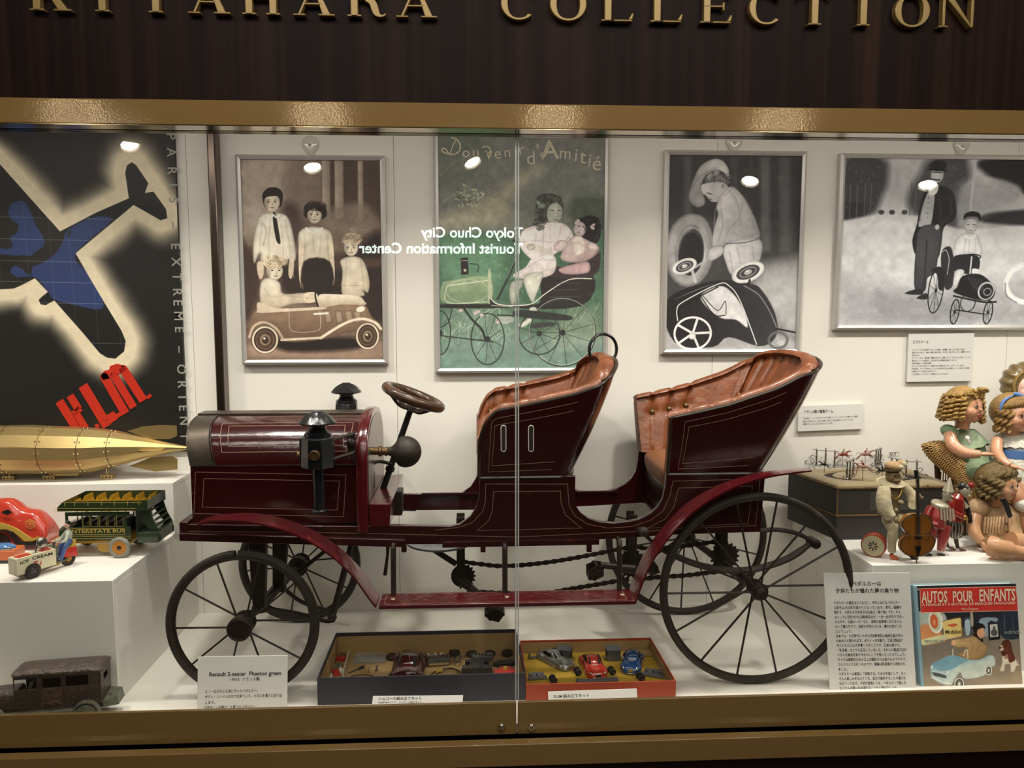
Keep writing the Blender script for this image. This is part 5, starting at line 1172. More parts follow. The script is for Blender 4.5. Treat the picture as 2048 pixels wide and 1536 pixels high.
land = [[(0, 430), (40, 405), (60, 440), (90, 460), (80, 500), (50, 520), (60, 560), (20, 570), (-60, 520)], [(160, 440), (230, 440), (300, 480), (280, 560), (220, 620), (150, 650), (100, 640), (90, 600), (160, 600), (210, 540)], [(60, 640), (130, 620), (150, 650), (130, 690), (100, 660)], [(0, 670), (60, 690), (100, 740), (0, 756), (-100, 730)]]
for L_ in land: q.p('#1c1b19', L_, f=1.5)
q.e('#1c1b19', 321, 502, 6, 18, rot=12)
for y in (430, 528, 627, 722, 818, 1005): q.l('#a9a9a4', [(-300, y-8), (640, y+8)], 1.6, f=1, al=.75)
for x in (-120, 20, 150, 260, 350, 450, 555): q.l('#a9a9a4', [(x-40, 330), (x, 1010)], 1.3, f=1, al=.5)
yy2, xx2 = np.mgrid[0:q.H, 0:q.W]; full = q.sdf(qq, 2000)
if full: 
    X0, Y0, X1, Y1, _, _, D = full; out_ = np.clip(D/1.2+.5, 0, 1)[..., None]; q.a[Y0:Y1, X0:X1] = q.a[Y0:Y1, X0:X1]*(1-out_)+base[Y0:Y1, X0:X1]*out_
q.tex(.05, 30); q.grain(.012); im_air = q.image('airline_print')
# ------------------------------------------------------------------ frames on the back wall
m_frame = mat('satin_aluminium_frame', '#cbc8c5', .36, metal=.45)
def frame(label, quad_out, im, wd=.014, dp=.026, gain=1., extra=None):
    (ax, ay), (bx, by), (cx, cy), (dx, dy) = quad_out; F = -dp
    TL, TR, BR, BL = P(ax, ay, F), P(bx, by, F), P(cx, cy, F), P(dx, dy, F)
    x0, x1 = (TL.x+BL.x)/2, (TR.x+BR.x)/2; z1, z0 = (TL.z+TR.z)/2, (BL.z+BR.z)/2
    t = Thing('framed_picture', label, 'picture', ((x0+x1)/2, 0, z0)); g = .0004
    y0, y1 = -dp, -.0006
    sides = (('rail', [(x0, z1), (x1, z1), (x1-wd, z1-wd), (x0+wd, z1-wd)]), ('rail', [(x0, z0), (x1, z0), (x1-wd, z0+wd), (x0+wd, z0+wd)]), ('rail', [(x0, z0+g), (x0, z1-g), (x0+wd, z1-wd-g), (x0+wd, z0+wd+g)]), ('rail', [(x1, z0+g), (x1, z1-g), (x1-wd, z1-wd-g), (x1-wd, z0+wd+g)]))
    for n, L in sides:
        mid = [((L[0][0]+L[3][0])/2, (L[0][1]+L[3][1])/2), ((L[1][0]+L[2][0])/2, (L[1][1]+L[2][1])/2)]
        mb = MB(); r0 = [Vector((L[0][0], y1, L[0][1])), Vector((L[0][0], y0+.006, L[0][1])), Vector((mid[0][0], y0, mid[0][1])), Vector((L[3][0], y0+.004, L[3][1])), Vector((L[3][0], y1, L[3][1]))]
        r1 = [Vector((L[1][0], y1, L[1][1])), Vector((L[1][0], y0+.006, L[1][1])), Vector((mid[1][0], y0, mid[1][1])), Vector((L[2][0], y0+.004, L[2][1])), Vector((L[2][0], y1, L[2][1]))]
        mb.loft([r0, r1]); t.part('frame_rail', mb, m_frame, ang=20)
    yp = -dp+.009; a, b, c, d = (x0+wd, yp, z1-wd), (x1-wd, yp, z1-wd), (x1-wd, yp, z0+wd), (x0+wd, yp, z0+wd)
    t.part('backing', MB().box(x0+wd-.002, x1-wd+.002, yp+.001, y1, z0+wd-.002, z1-wd+.002), m_white)
    print_quad(t, 'print', (a, b, c, d), print_mat('picture_'+im.name, im, .62, 0, gain))
    return t, (x0, x1, z0, z1, yp)
frame('silver frame with a sepia picture of four children and a toy car', [(467, 309), (768, 309), (777, 728), (485, 731)], im_family)
f2, (cx0, cx1, cz0, cz1, cyp) = frame('tall silver frame with a green tinted postcard of a girl, doll and pedal car', [(863, 262), (1220, 264), (1217, 744), (873, 748)], im_card)
frame('silver frame with a boy in a big cap stooping over an upturned toy car', [(1327, 300), (1615, 300), (1603, 711), (1327, 706)], im_stoop)
frame('wide silver frame with a tall man and a boy in a toy car', [(1684, 307), (2115, 308), (2135, 661), (1670, 659)], im_man)
m_let = mat('cream_print_lettering', '#cfc4ae', .5)
tx = MB(); cz = cyp-.0008-.0004
def place(mb, ch, px, py, h, rot=0, bold=.0, col=None, Y=None, sx=1.):
    Y = cz if Y is None else Y; O = P(px, py, Y); a = math.radians(rot); U = Vector((math.cos(a), 0, math.sin(a))); V = Vector((-math.sin(a), 0, math.cos(a)))
    mb.text(ch, h, O, U, V, align='CENTER', bold=bold, res=3, sx=sx)
K = 1/2.8435
for ch, x, y, h, r in (('o', 260, 212, .062, -6), ('u', 318, 212, .062, 2), ('v', 392, 222, .075, 0), ('e', 442, 219, .066, 0), ('n', 498, 210, .062, 3), ('i', 547, 208, .062, 0), ('r', 580, 196, .066, 10), ('d', 632, 252, .08, 2), ('’', 668, 215, .08, 0), ('A', 740, 222, .115, 3), ('m', 824, 220, .07, -5), ('i', 884, 233, .075, -6), ('t', 925, 247, .085, -4), ('i', 962, 262, .075, -6), ('é', 1003, 286, .088, -4)):
    place(tx, ch, 840+x*K, 240+y*K, h*.68, r, bold=.0)
S_ = smooth([P(840+x*K, 240+y*K, cz) for x, y in ((175, 100), (205, 108), (228, 140), (222, 178), (190, 195), (150, 190), (126, 176), (134, 160), (150, 170), (165, 190), (200, 195))], 5)
tx.strip(S_, .0042, (0, -1, 0)); S_ = smooth([P(840+x*K, 240+y*K, cz) for x, y in ((205, 108), (190, 140), (178, 170), (170, 192))], 4); tx.strip(S_, .003, (0, -1, 0))
S_ = smooth([P(840+x*K, 240+y*K, cz) for x, y in ((352, 158), (375, 150), (395, 158), (398, 180), (380, 190), (370, 178))], 4); tx.strip(S_, .0032, (0, -1, 0))
S_ = smooth([P(840+x*K, 240+y*K, cz) for x, y in ((745, 130), (720, 190), (705, 212), (688, 205), (692, 188), (712, 195))], 4); tx.strip(S_, .0036, (0, -1, 0))
f2.part('lettering', tx, m_let, flat=True, label='curly cream lettering')
# aeroplane poster board
Yk = -.012
a, b = P(345, 262, Yk), P(376, 880, Yk); kx = (a.x+b.x)/2; kx0 = P(-300, 600, Yk).x
kt, kb = P(200, 262, Yk).z+.12, P(200, 890, Yk).z-.02
tk = Thing('airline_poster', 'large black and cream aeroplane poster with red lettering', 'poster', ((kx0+kx)/2, -.006, kb))
tk.part('board', MB().box(kx0, kx, Yk+.0005, -.0005, kb, kt), mat('black_board_edge', '#171615', .5))
# print corners follow the painted quad
kz = P(200, 262, Yk).z; kzb = P(200, 890, Yk).z
print_quad(tk, 'print', ((kx0, Yk, kz), (kx, Yk, kz), (kx, Yk, kzb), (kx0, Yk, kzb)), print_mat('poster_airline', im_air, .5, 0))
m_red = mat('poster_red_ink', '#c2301f', .4); m_pg = mat('poster_grey_ink', '#9b9990', .4)
kr = MB(); K2 = 1/2.327
def ks(L): kr.prism([P(x*K2, 240+y*K2, Yk-.0012) for x, y in L], (0, -.0006, 0))
def bar_(x0, y0, x1, y1, w0, rnd=False):
    a_ = Vector((x0, y0)); b_ = Vector((x1, y1)); d_ = (b_-a_).normalized(); n_ = Vector((-d_.y, d_.x))*w0/2
    L = [a_+n_, b_+n_, b_-n_, a_-n_]
    if rnd: L = [b_+n_, b_-n_]+[a_+(n_*-math.cos(PI*i/8))*1-d_*(w0/2)*math.sin(PI*i/8) for i in range(9)]
    ks([(v.x, v.y) for v in L])
bar_(276, 1308, 392, 1492, 40); bar_(326, 1282, 366, 1346, 36); ks([(318, 1366), (346, 1348), (362, 1330), (386, 1352), (350, 1376)]); bar_(350, 1360, 425, 1480, 36)
bar_(386, 1236, 500, 1425, 46); bar_(485, 1405, 540, 1372, 42); ks([(538, 1368), (556, 1360), (566, 1376), (548, 1386)]); ks([(440, 1420), (456, 1412), (466, 1428), (448, 1438)])
bar_(486, 1196, 584, 1366, 40, True); bar_(532, 1190, 622, 1338, 36, True); bar_(574, 1160, 668, 1306, 40, True); ks([(468, 1190), (486, 1168), (508, 1162), (512, 1145), (545, 1134), (578, 1142), (592, 1160), (560, 1180), (520, 1200), (480, 1210)]); ks([(680, 1290), (698, 1272), (708, 1286), (688, 1300)])
tk.part('red_lettering', kr, m_red, label='red slanting airline letters', flat=True)
gr = MB(); Yg = Yk-.0008
def vtext(ch, x, y, h):
    O = P(x*K2, 240+y*K2, Yg); gr.text(ch, h, O, (0, 0, -1), (1, 0, 0), align='CENTER', bold=.012, res=3)
for ch, x, y in (('P', 775, 75), ('A', 778, 150), ('R', 781, 235), ('I', 783, 302), ('S', 787, 372), ('–', 790, 490), ('E', 797, 587), ('X', 800, 660), ('T', 804, 730), ('R', 806, 800), ('E', 808, 850), ('M', 811, 912), ('E', 815, 975), ('–', 818, 1068), ('O', 825, 1160), ('R', 828, 1230), ('I', 831, 1290), ('E', 834, 1340), ('N', 838, 1400), ('T', 840, 1472)): vtext(ch, x, y, .036)
tk.part('grey_lettering', gr, m_pg, label='grey route lettering running down the edge', flat=True)
# transparent drop-shaped wall hooks
m_hook = mat('white_porcelain_hook', '#d9d3c8', .2, coat=.6)
for (px, py), lb in (((620, 288), 'white drop-shaped wall hook above the sepia picture of four children'), ((1469, 284), 'white drop-shaped wall hook above the picture of the stooping boy'), ((1925, 290), 'white drop-shaped wall hook above the picture of the tall man')):
    c = P(px, py, -.008); mb = MB()
    rings = []
    for h, k_ in ((0, 1.), (-.004, 1.), (-.007, .85), (-.009, .5), (-.0095, .02)):
        rings.append([Vector((c.x+math.sin(t)*.024*k_*(1 if math.cos(t) > 0 else (1+math.cos(t)*.45)), h-.0003, c.z+(math.cos(t)*.024 if math.cos(t) > 0 else math.cos(t)*.033)*k_)) for t in (2*PI*i/32 for i in range(32))])
    mb.loft(rings); t = Thing('wall_hook', lb, 'hook', (c.x, 0, c.z)); t.part('hook_plate', mb, m_hook, ang=60)
    t.part('hook_pin', MB().ell((c.x, -.0105, c.z-.004), .0045, 10, 8), m_chrome)
# ------------------------------------------------------------------ text cards and the book
m_card = mat('white_card', '#dcdad6', .6); m_ink = mat('black_ink', '#1a1817', .6)
def card(label, q, Yb, Yt, lines, th=.003, foot=0.):
    """q TL TR BR BL px; bottom stands at y=Yb, top leans to y=Yt; lines: (text, px x, px y, letter height px, bold, align)"""
    TL, TR, BR, BL = P(*q[0], Yt), P(*q[1], Yt), P(*q[2], Yb), P(*q[3], Yb)
    xa, xb = (TL.x+BL.x)/2, (TR.x+BR.x)/2
    up = ((TL+TR)/2-(BL+BR)/2); up.x = 0; H = up.length; up.normalize(); U = Vector((1, (TR.y-TL.y)*0, 0)); N_ = U.cross(up)
    O = Vector(((TL.x+BL.x)/2, Yb, (BL.z+BR.z)/2)); W = xb-xa
    skew = (TL.x-BL.x)
    O = BL.copy(); U = (BR-BL).normalized(); up = (TL-BL); H = up.length; up.normalize(); W = (BR-BL).length
    N_ = U.cross(up).normalized(); O = O-up*foot; H += foot
    t = Thing('text_card', label, 'sign', tuple(O+U*W/2))
    a, b, c, d = O, O+U*W, O+U*W+up*H, O+up*H
    t.part('board', MB().hexa([a-N_*th, b-N_*th, b, a], [d-N_*th, c-N_*th, c, d]), m_card, bevel=.0004)
    mb = MB()
    def hit(px, py):
        d_ = ray(px, py); k = (O-CAM).dot(N_)/d_.dot(N_); return CAM+d_*k
    for tx_, x, y, h, bold, al_, wpx in lines:
        p = hit(x, y); q2 = hit(x, y-10); s = (q2-p).length/10*h/.74
        vs, _ = text_geo(tx_, 'LEFT', 2, bold, 1.); w0 = max(v[0] for v in vs)-min(v[0] for v in vs); sx = 1.
        if wpx: sx = (hit(x+wpx, y)-p).length/(w0*s)
        off = {'LEFT': 0, 'CENTER': .5}[al_]; p = p-U*(w0*s*sx*off)
        mb.text(tx_, s, p+N_*.0004, U, up, sx=sx, bold=bold, res=2)
    t.part('printed_text', mb, m_ink, flat=True, kind='stuff')
    return t
JP = 'ペダルカーの歴史はとても古く、海外におけるペダルカー|の誕生は1920年代頃からとなっています。時代、国籍を|問わず、子供たちが大好きな玩具は「乗り物」です。そん|なところに目を付けた自動車会社が、一台一台手作りで作っ|たものや、玩具メーカーなど、本物の自動車にひけをとら|ない丁重な作りで、当時の子供たちには、憧れの的だった|ことでしょう。|日本では、大正時代にペダル式自動車型の乗用玩具が作ら|れ始めたと思われます。ボディーは木製で、立派な製品が|作られたのには大変驚くべきことです。日本は昔から、|「乳母車」がとても普及していました。それらの製造技術が|ペダル式乗用玩具を作るのにとても役に立ったのでしょう。|タイヤは柔軟性のあるゴムが開発される前のものですので、|コルクのような硬いものです。車輪は乳母車から流用され|ました。|ペダルカーは実際に「体感する」ための玩具として、たく|さんの楽しみを与えてくれ、自分で操作することの喜びも|与えてくれます。子供が成長しても、ペダルカーで遊んだ|たくさんの思い出は消えることなく残るでしょう。'.split('|')
L = [('ペダルカーは', 1733, 1171, 7.5, .015, 'CENTER', 0), ('子供たちが憧れた夢の乗り物', 1734, 1185, 7.5, .015, 'CENTER', 0)]
wid = (133, 135, 133, 138, 133, 133, 32, 133, 133, 128, 136, 137, 137, 134, 18, 134, 133, 134, 116)
for i, s_ in enumerate(JP): L.append((s_, 1640+(134+i*3.45)/5.02, 1130+(388+i*47.6)/5.02+1, 5.2, .012, 'LEFT', wid[i]))
card('tall white card of Japanese text leaning beside the book', [(1647, 1146), (1812, 1144), (1833, 1384), (1660, 1386)], -.548, -.51, L)
card('white card with a bold English heading before the near front wheel', [(396, 1314), (580, 1312), (574, 1412), (394, 1416)], -.585, -.565,
     [('Renault 2-seater  Phaeton green', 490, 1351, 8.5, .02, 'CENTER', 143), ("1905'S  フランス製", 489, 1361, 5.5, .01, 'CENTER', 58), ('ルノー社が子ども用に作ったペダルカー。', 410, 1386, 5.5, .008, 'LEFT', 105), ('ボディ・ハンドルは木で出来ていて、ペダルを漕ぐと走り出', 410, 1396.5, 5.5, .008, 'LEFT', 153), ('します。', 409, 1408, 5.5, .008, 'LEFT', 20), ('大変珍しい木製の二人乗りのペダルカー。', 408, 1418, 5.5, .008, 'LEFT', 105)], foot=.035)
card('low white card before the dark blue kit box', [(746, 1392), (924, 1388), (925, 1406), (744, 1408)], -.60, -.592, [('シュコーの組み立てキット', 756, 1400, 5.5, .012, 'LEFT', 86), ('1940年代のドイツ・シュコーの組立キット。', 755, 1407, 3.5, .006, 'LEFT', 90)], foot=.02)
card('low white card before the red kit box', [(1096, 1383), (1271, 1379), (1275, 1396), (1097, 1402)], -.60, -.592, [('DUM 組み立てキット', 1107, 1396, 6, .01, 'LEFT', 71)], foot=.02)
card('white wall card beside the rear seat with a short Japanese text', [(1597, 812), (1728, 809), (1726, 858), (1596, 863)], -.012, -.012, [('フランス製の競馬ゲーム', 1607, 827, 5.5, .012, 'LEFT', 58), ('1920年代、レバーをスライドする事によって、ゼンマイが動力で", 競馬', 1606, 838.5, 3, .0, 'LEFT', 108), ('馬たちが回りだし、止まった時に上部にいる馬が勝ちというゲームです。', 1606, 844.5, 3, .0, 'LEFT', 101), ('結果はランダムになるようになっています。', 1606, 850, 3, .0, 'LEFT', 60)], th=.008)
J2 = 'ビスクドールは19世紀ヨーロッパの貴族・裕福層・婦人たちが主人の遊び。|見本でありながら、素地・細細に美い存在。今では「魂よむの」また、重要するそち|百科を作り。|ビスクドールは、陶磁器（陶器の仕打ち）磁器ドロメとで作られた人形のことです。|頭の古いワットも実産は、人肌の似た良い美貌を可能にしました。|18世紀後半～19世紀初頭|ヨーロッパでは少女たちと、陶磁をおびた陶器人形（ギャップドール）また生|16世紀頃、フランスを中心に「もっとも柄の似た白い美貌を」という流れから陶器|の磁器ドビスクが作られ始めました。|これ以降が、ビスクドール誕生からとなります。'.split('|')
card('square white wall card of Japanese text above the dolls', [(1818, 668), (1946, 668), (1944, 762), (1814, 764)], -.012, -.012, [('ビスクドール', 1825, 687, 5.5, .012, 'LEFT', 31)]+[(s_, 1824-.2*i, 701.5+5.4*i, 3, .0, 'LEFT', w_) for i, (s_, w_) in enumerate(zip(J2, (106, 116, 16, 118, 90, 38, 104, 115, 50, 74)))], th=.008)
card('white card cut by the right edge of the picture, above the book', [(2037, 1133), (2120, 1132), (2122, 1196), (2040, 1196)], -.445, -.44, [('フランス製の', 2046, 1156, 4, .01, 'LEFT', 0), ('ビスク人形と', 2046, 1163, 4, .01, 'LEFT', 0), ('陶器のドール', 2046, 1170, 4, .01, 'LEFT', 0), ('のコレクション', 2046, 1178, 4, .01, 'LEFT', 0)])
# --- book cover painted
q = Paint([(1834, 1172), (2032, 1167), (2046, 1378), (1850, 1382)], 420, (1640, 1130), 5.02, '#5c5650')
q.p('#23262e', [(960, 190), (1980, 180), (2040, 700), (980, 560)], f=10, sm=False); q.p('#736c64', [(985, 800), (1300, 700), (2040, 700), (2100, 1260), (1020, 1260)], f=25, sm=False, c2='#8d7c66', ang=80); q.p('#9a8668', [(1050, 1150), (1500, 1240), (2040, 1060), (2060, 1260), (1040, 1260)], f=50, al=.7)
q.p('#a5afa6', [(985, 480), (1240, 480), (1240, 620), (990, 640)], f=10); q.p('#c98a5e', [(990, 620), (1120, 590), (1240, 700), (1240, 760), (1000, 780)], f=14); q.e('#dfe0cc', 1160, 560, 72, 118, rot=-8, f=3); q.e('#b9c2a8', 1155, 562, 54, 95, rot=-8, f=3); q.e('#c75f3c', 1145, 560, 38, 70, rot=-8, f=4); q.e('#d98c62', 1145, 570, 16, 30, rot=-8, f=4)
q.p('#d9c17a', [(1225, 560), (1410, 522), (1422, 705), (1250, 742)], sm=False, f=2); q.l('#7a4a2e', [(1228, 562), (1408, 525), (1420, 703)], 6); q.p('#c0603e', [(1275, 600), (1340, 580), (1380, 595), (1330, 615)], f=3)
q.p('#c9ca9e', [(1020, 745), (1050, 730), (1250, 690), (1262, 740), (1060, 790), (1025, 785)], f=2)
q.p('#39424e', [(1440, 520), (1530, 510), (1520, 690), (1450, 700)], sm=False, f=3); q.p('#9fb2bd', [(1450, 560), (1500, 550), (1500, 680), (1460, 690)], f=5); q.p('#8496a5', [(1600, 540), (1770, 525), (1770, 570), (1700, 560), (1690, 700), (1610, 690)], f=6); q.p('#a39a86', [(1505, 480), (1530, 480), (1535, 600), (1512, 600)], f=3)
q.p('#1f2023', [(1680, 572), (1795, 562), (1808, 735), (1690, 748)], sm=False, f=2); q.p('#b9b9b2', [(1700, 592), (1778, 584), (1788, 708), (1706, 716)], sm=False, f=2); q.e('#4d4d4c', 1745, 670, 34, 34, f=4); q.e('#5a5957', 1745, 625, 14, 17, f=3)
q.p('#262f3c', [(1800, 490), (2020, 480), (2035, 700), (1830, 720)], f=8); q.l('#59636f', [(1850, 640), (1850, 500)], 8, f=4); q.l('#4c5561', [(1940, 640), (1935, 500)], 8, f=4)
q.p('#b8352f', [(1015, 250), (1040, 236), (1930, 216), (1962, 230), (1975, 290), (1985, 430), (1960, 452), (1050, 470), (1018, 452), (1005, 300)], f=2); q.l('#e0b9a6', [(1008, 255), (1040, 236), (1930, 216), (1965, 232), (1985, 430), (1955, 454), (1050, 472), (1016, 450), (1004, 290), (1008, 255)], 5, f=1.5)
q.p('#1d1a19', [(1530, 640), (1540, 600), (1580, 578), (1630, 588), (1655, 620), (1640, 640), (1600, 640), (1580, 690), (1555, 690)], f=3); q.p('#d3a07c', [(1570, 660), (1590, 635), (1640, 625), (1648, 660), (1655, 680), (1640, 715), (1600, 725), (1575, 700)], f=2, rim=.2); q.p('#2a2320', [(1525, 690), (1560, 680), (1600, 730), (1630, 730), (1625, 770), (1560, 740)], f=3)
q.p('#c2a273', [(1480, 720), (1540, 705), (1620, 760), (1670, 800), (1665, 870), (1600, 930), (1480, 940), (1400, 900), (1360, 890), (1440, 850), (1470, 820), (1380, 820), (1335, 800), (1320, 760), (1350, 735)], f=3, rim=.3, c2='#8f7450', ang=70); q.l('#8a6c48', [(1520, 800), (1600, 850), (1650, 830)], 8, f=5, al=.6); q.e('#d8a883', 1335, 770, 22, 26, f=2); q.l('#e9e2c8', [(1330, 830), (1328, 900)], 7, f=2); q.l('#efe8cf', [(1440, 900), (1450, 850), (1475, 845), (1480, 935)], 7, f=2)
q.p('#87a9b5', [(1115, 985), (1190, 940), (1320, 890), (1480, 930), (1600, 930), (1690, 890), (1750, 910), (1755, 990), (1700, 1010), (1640, 1090), (1450, 1120), (1400, 1060), (1330, 1160), (1250, 1180), (1120, 1110)], f=2.5, c2='#c6cfc6', ang=70, rim=.2); q.p('#6d97ab', [(1115, 985), (1190, 940), (1320, 892), (1480, 935), (1440, 960), (1280, 1040), (1130, 1020)], f=3, al=.9)
q.p('#b9c3b9', [(1310, 1060), (1400, 1000), (1600, 960), (1740, 930), (1740, 985), (1640, 1060), (1470, 1110), (1400, 1050), (1320, 1110)], f=4, al=.8); q.p('#3d4648', [(1130, 1050), (1255, 1085), (1262, 1120), (1140, 1090)], f=2); q.l('#cdd6d6', [(1130, 1050), (1255, 1080), (1262, 1115), (1145, 1092), (1130, 1050)], 5); q.l('#dfe4e0', [(1120, 1105), (1230, 1150), (1320, 1170)], 9, f=2); q.e('#cfd8dc', 1122, 1005, 9, 18, f=2); q.e('#cfd8dc', 1280, 1060, 11, 20, f=2)
for cx, cy, rx, ry in ((1395, 1170, 52, 66), (1690, 1038, 36, 50)): q.e('#23211f', cx, cy, rx, ry, f=2); q.ring('#e9e5da', cx, cy, rx*.84, ry*.84, 10, f=1.5); q.e('#77766f', cx, cy, rx*.5, ry*.55, f=2); q.e('#d8d6cc', cx, cy, rx*.2, ry*.25, f=2)
q.p('#d9cfba', [(1830, 890), (1930, 880), (1990, 970), (2010, 1000), (1980, 990), (1950, 1045), (1915, 1050), (1905, 980), (1860, 985), (1850, 1040), (1805, 1040), (1825, 960)], f=3, rim=.25); q.p('#5a2c1e', [(1830, 760), (1870, 738), (1910, 760), (1930, 850), (1960, 930), (1900, 960), (1880, 880), (1850, 900), (1820, 880), (1815, 800)], f=3, rim=.25); q.p('#d9c9b4', [(1800, 810), (1830, 790), (1850, 820), (1838, 850), (1808, 840)], f=3); q.e('#1c1512', 1806, 818, 12, 12, f=2)
q.folds('#7d6240', [[(1400, 740), (1480, 760), (1540, 740)], [(1500, 730), (1530, 800), (1500, 880)], [(1600, 780), (1560, 860)], [(1380, 860), (1450, 880)]], 6, .5); q.curls('#3a1f15', '#7a4330', 1870, 840, 40, 80, 26, 16); q.tex(.08, 60); q.grain(.01); im_book = q.image('book_print')
TL, TR, BR, BL = P(1834, 1172, -.515), P(2032, 1167, -.515), P(2046, 1384, -.545), P(1850, 1388, -.545)
tb = Thing('book', 'picture book on toy cars standing at the lower right, red title panel', 'book', tuple((BL+BR)/2))
n_ = (TR-TL).cross(TL-BL).normalized(); 
if n_.y > 0: n_ = -n_
th = .018; sp = (BL-BR).normalized()*.006
tb.part('cover', MB().hexa([BL-n_*.0006+sp, BR-n_*.0006, BR-n_*.003, BL-n_*.003+sp], [TL-n_*.0006+sp, TR-n_*.0006, TR-n_*.003, TL-n_*.003+sp]), mat('book_board_blue', '#8fb2c4', .4), bevel=.0005)
tb.part('back_cover', MB().hexa([BL-n_*th+sp, BR-n_*th, BR-n_*(th+.002), BL-n_*(th+.002)+sp], [TL-n_*th+sp, TR-n_*th, TR-n_*(th+.002), TL-n_*(th+.002)+sp]), mat('book_board_blue'), bevel=.0005)
tb.part('spine', MB().hexa([BL+sp, BL+sp*1.3, BL+sp*1.3-n_*(th+.002), BL+sp-n_*(th+.002)], [TL+sp, TL+sp*1.3, TL+sp*1.3-n_*(th+.002), TL+sp-n_*(th+.002)]), mat('book_board_blue'))
tb.part('pages', MB().hexa([BL-n_*.003, BR-n_*.003-(BR-BL).normalized()*.004, BR-n_*th-(BR-BL).normalized()*.004, BL-n_*th], [TL-n_*.003-Z_*.003, TR-n_*.003-(BR-BL).normalized()*.004-Z_*.003, TR-n_*th-(BR-BL).normalized()*.004-Z_*.003, TL-n_*th-Z_*.003]), mat('paper_pages', '#d8d0bd', .8))
print_quad(tb, 'cover_print', (TL, TR, BR, BL), print_mat('cover_print', im_book, .3, .3), t=.0003)
def onb(x, y): 
    d_ = ray(1640+x/5.02, 1130+y/5.02); return CAM+d_*((TL-CAM).dot(n_)/d_.dot(n_))+n_*.0006
bt = MB(); Ub = (TR-TL).normalized(); Vb = n_.cross(Ub)*1
if Vb.z < 0: Vb = -Vb
def btext(s_, x, y, w_, h_, bold=.0, U=None):
    p = onb(x, y); r = onb(x+w_, y-w_*.022); s = (onb(x, y-h_)-p).length/.73; vs, _ = text_geo(s_, 'LEFT', 2, bold, 1.); w0 = max(v[0] for v in vs)-min(v[0] for v in vs)
    bt.text(s_, s, p, U or (r-p), Vb, sx=(r-p).length/(w0*s), bold=bold, res=2)
btext('AUTOS', 1020, 378, 260, 118, .02); btext('POUR', 1330, 370, 205, 112, .02); btext('ENFANTS', 1595, 362, 360, 122, .02)
btext('À PÉDALES ET À MOTEUR, DE MARQUES FRANÇAISES', 1025, 412, 935, 26, .01); btext('Mack Dugeras', 1420, 452, 165, 24); btext('E.T.A.I.', 1510, 1255, 130, 26, .01)
tb.part('title_lettering', bt, mat('cream_title_ink', '#ead9c0', .5), flat=True, kind='stuff')
bt = MB(); btext('Mobiloil', 1255, 690, 160, 40, .02); tb.part('sign_lettering', bt, m_ink, flat=True); bt = MB(); btext('MICHELIN', 1050, 778, 190, 26, .03); btext('odrich', 1845, 692, 165, 42, .02)
tb.part('sign_lettering', bt, mat('grey_cover_ink', '#8f9690', .5), flat=True)
# ------------------------------------------------------------------ brass airship
m_brass = mat('brushed_brass', '#c6ad76', .4, metal=.85, bump=(60, .03, (.1, 1, 1))); m_rivet = mat('polished_rivet', '#d9c8a0', .2, metal=1.)
UYm = (UY-.003)/2-.015
tz = Thing('toy_airship', 'long faceted brass model airship with riveted plates and tail fins', 'toy airship', (P(150, 905, UYm).x, UYm, UZ))
def zc(x): return P(x, 0, UYm).x
ctr = [(-420, 905), (-200, 905), (0, 902), (120, 901), (230, 902), (300, 904), (387, 896)]
prof = [(-430, 893, 894), (-360, 872, 930), (-250, 858, 945), (-120, 852, 948), (0, 851, 947), (60, 850, 947), (130, 853, 947), (185, 855.5, 944), (232, 861, 933), (290, 874, 917), (340, 886, 905), (378, 893.5, 898.5), (386, 895, 897.5)]
rings = []; R_ = []
for x, t_, b_ in prof:
    a_, b2 = P(x, t_, UYm), P(x, b_, UYm); c_ = (a_+b2)/2; r_ = (a_.z-b2.z)/2; R_.append((c_, r_))
    rings.append([c_+Vector((0, math.cos(2*PI*(k+.5)/12)*r_, math.sin(2*PI*(k+.5)/12)*r_)) for k in range(12)])
hull = tz.part('hull', MB().loft(rings), m_brass, ang=12)
def hull_at(x):
    cs = [c.x for c, r in R_]; return Vector((x, UYm, float(np.interp(x, cs, [c.z for c, r in R_])))), float(np.interp(x, cs, [r for c, r in R_]))
bs = MB(); rv = MB()
for px in (-130, -55, 20, 98, 174, 229):
    for k in range(12):
        for dx in (-.0055, .0055):
            c_, r_ = hull_at(P(px, 900, UYm).x+dx); a_ = 2*PI*(k+.0)/12
            if math.cos(a_) > .6 and False: continue
            rv.ell(c_+Vector((0, math.cos(a_), math.sin(a_)))*r_*math.cos(PI/12), .003, 7, 4)
    c_, r_ = hull_at(P(px, 900, UYm).x); bs.loft([[c_+Vector((dx, math.cos(2*PI*(k+.5)/12)*(r_+.0007), math.sin(2*PI*(k+.5)/12)*(r_+.0007))) for k in range(12)] for dx in (-.0006, .0006)])
tz.part('plate_seams', bs, mat('dark_brass_seam', '#57452a', .5, metal=.6), parent=hull, kind='stuff'); tz.part('rivets', rv, m_rivet, parent=hull, kind='stuff')
for (L_, y_) in (([(255, 862), (285, 853), (320, 850), (353, 851), (354, 872), (340, 878), (300, 878)], 0), ([(258, 932), (300, 915), (345, 912), (355, 918), (355, 939), (310, 943)], 0)):
    tz.part('tail_fin', MB().prism([P(x, y, UYm)-Y_*.0006 for x, y in L_], (0, .0012, 0)), m_brass)
c_ = P(300, 897, UYm)
for s_ in (-1, 1): tz.part('tail_fin', MB().prism([c_+Vector((-.05, s_*.012, 0)), c_+Vector((.0, s_*.045, 0)), c_+Vector((.045, s_*.05, 0)), c_+Vector((.045, s_*.006, 0))], (0, 0, .0012)), m_brass)
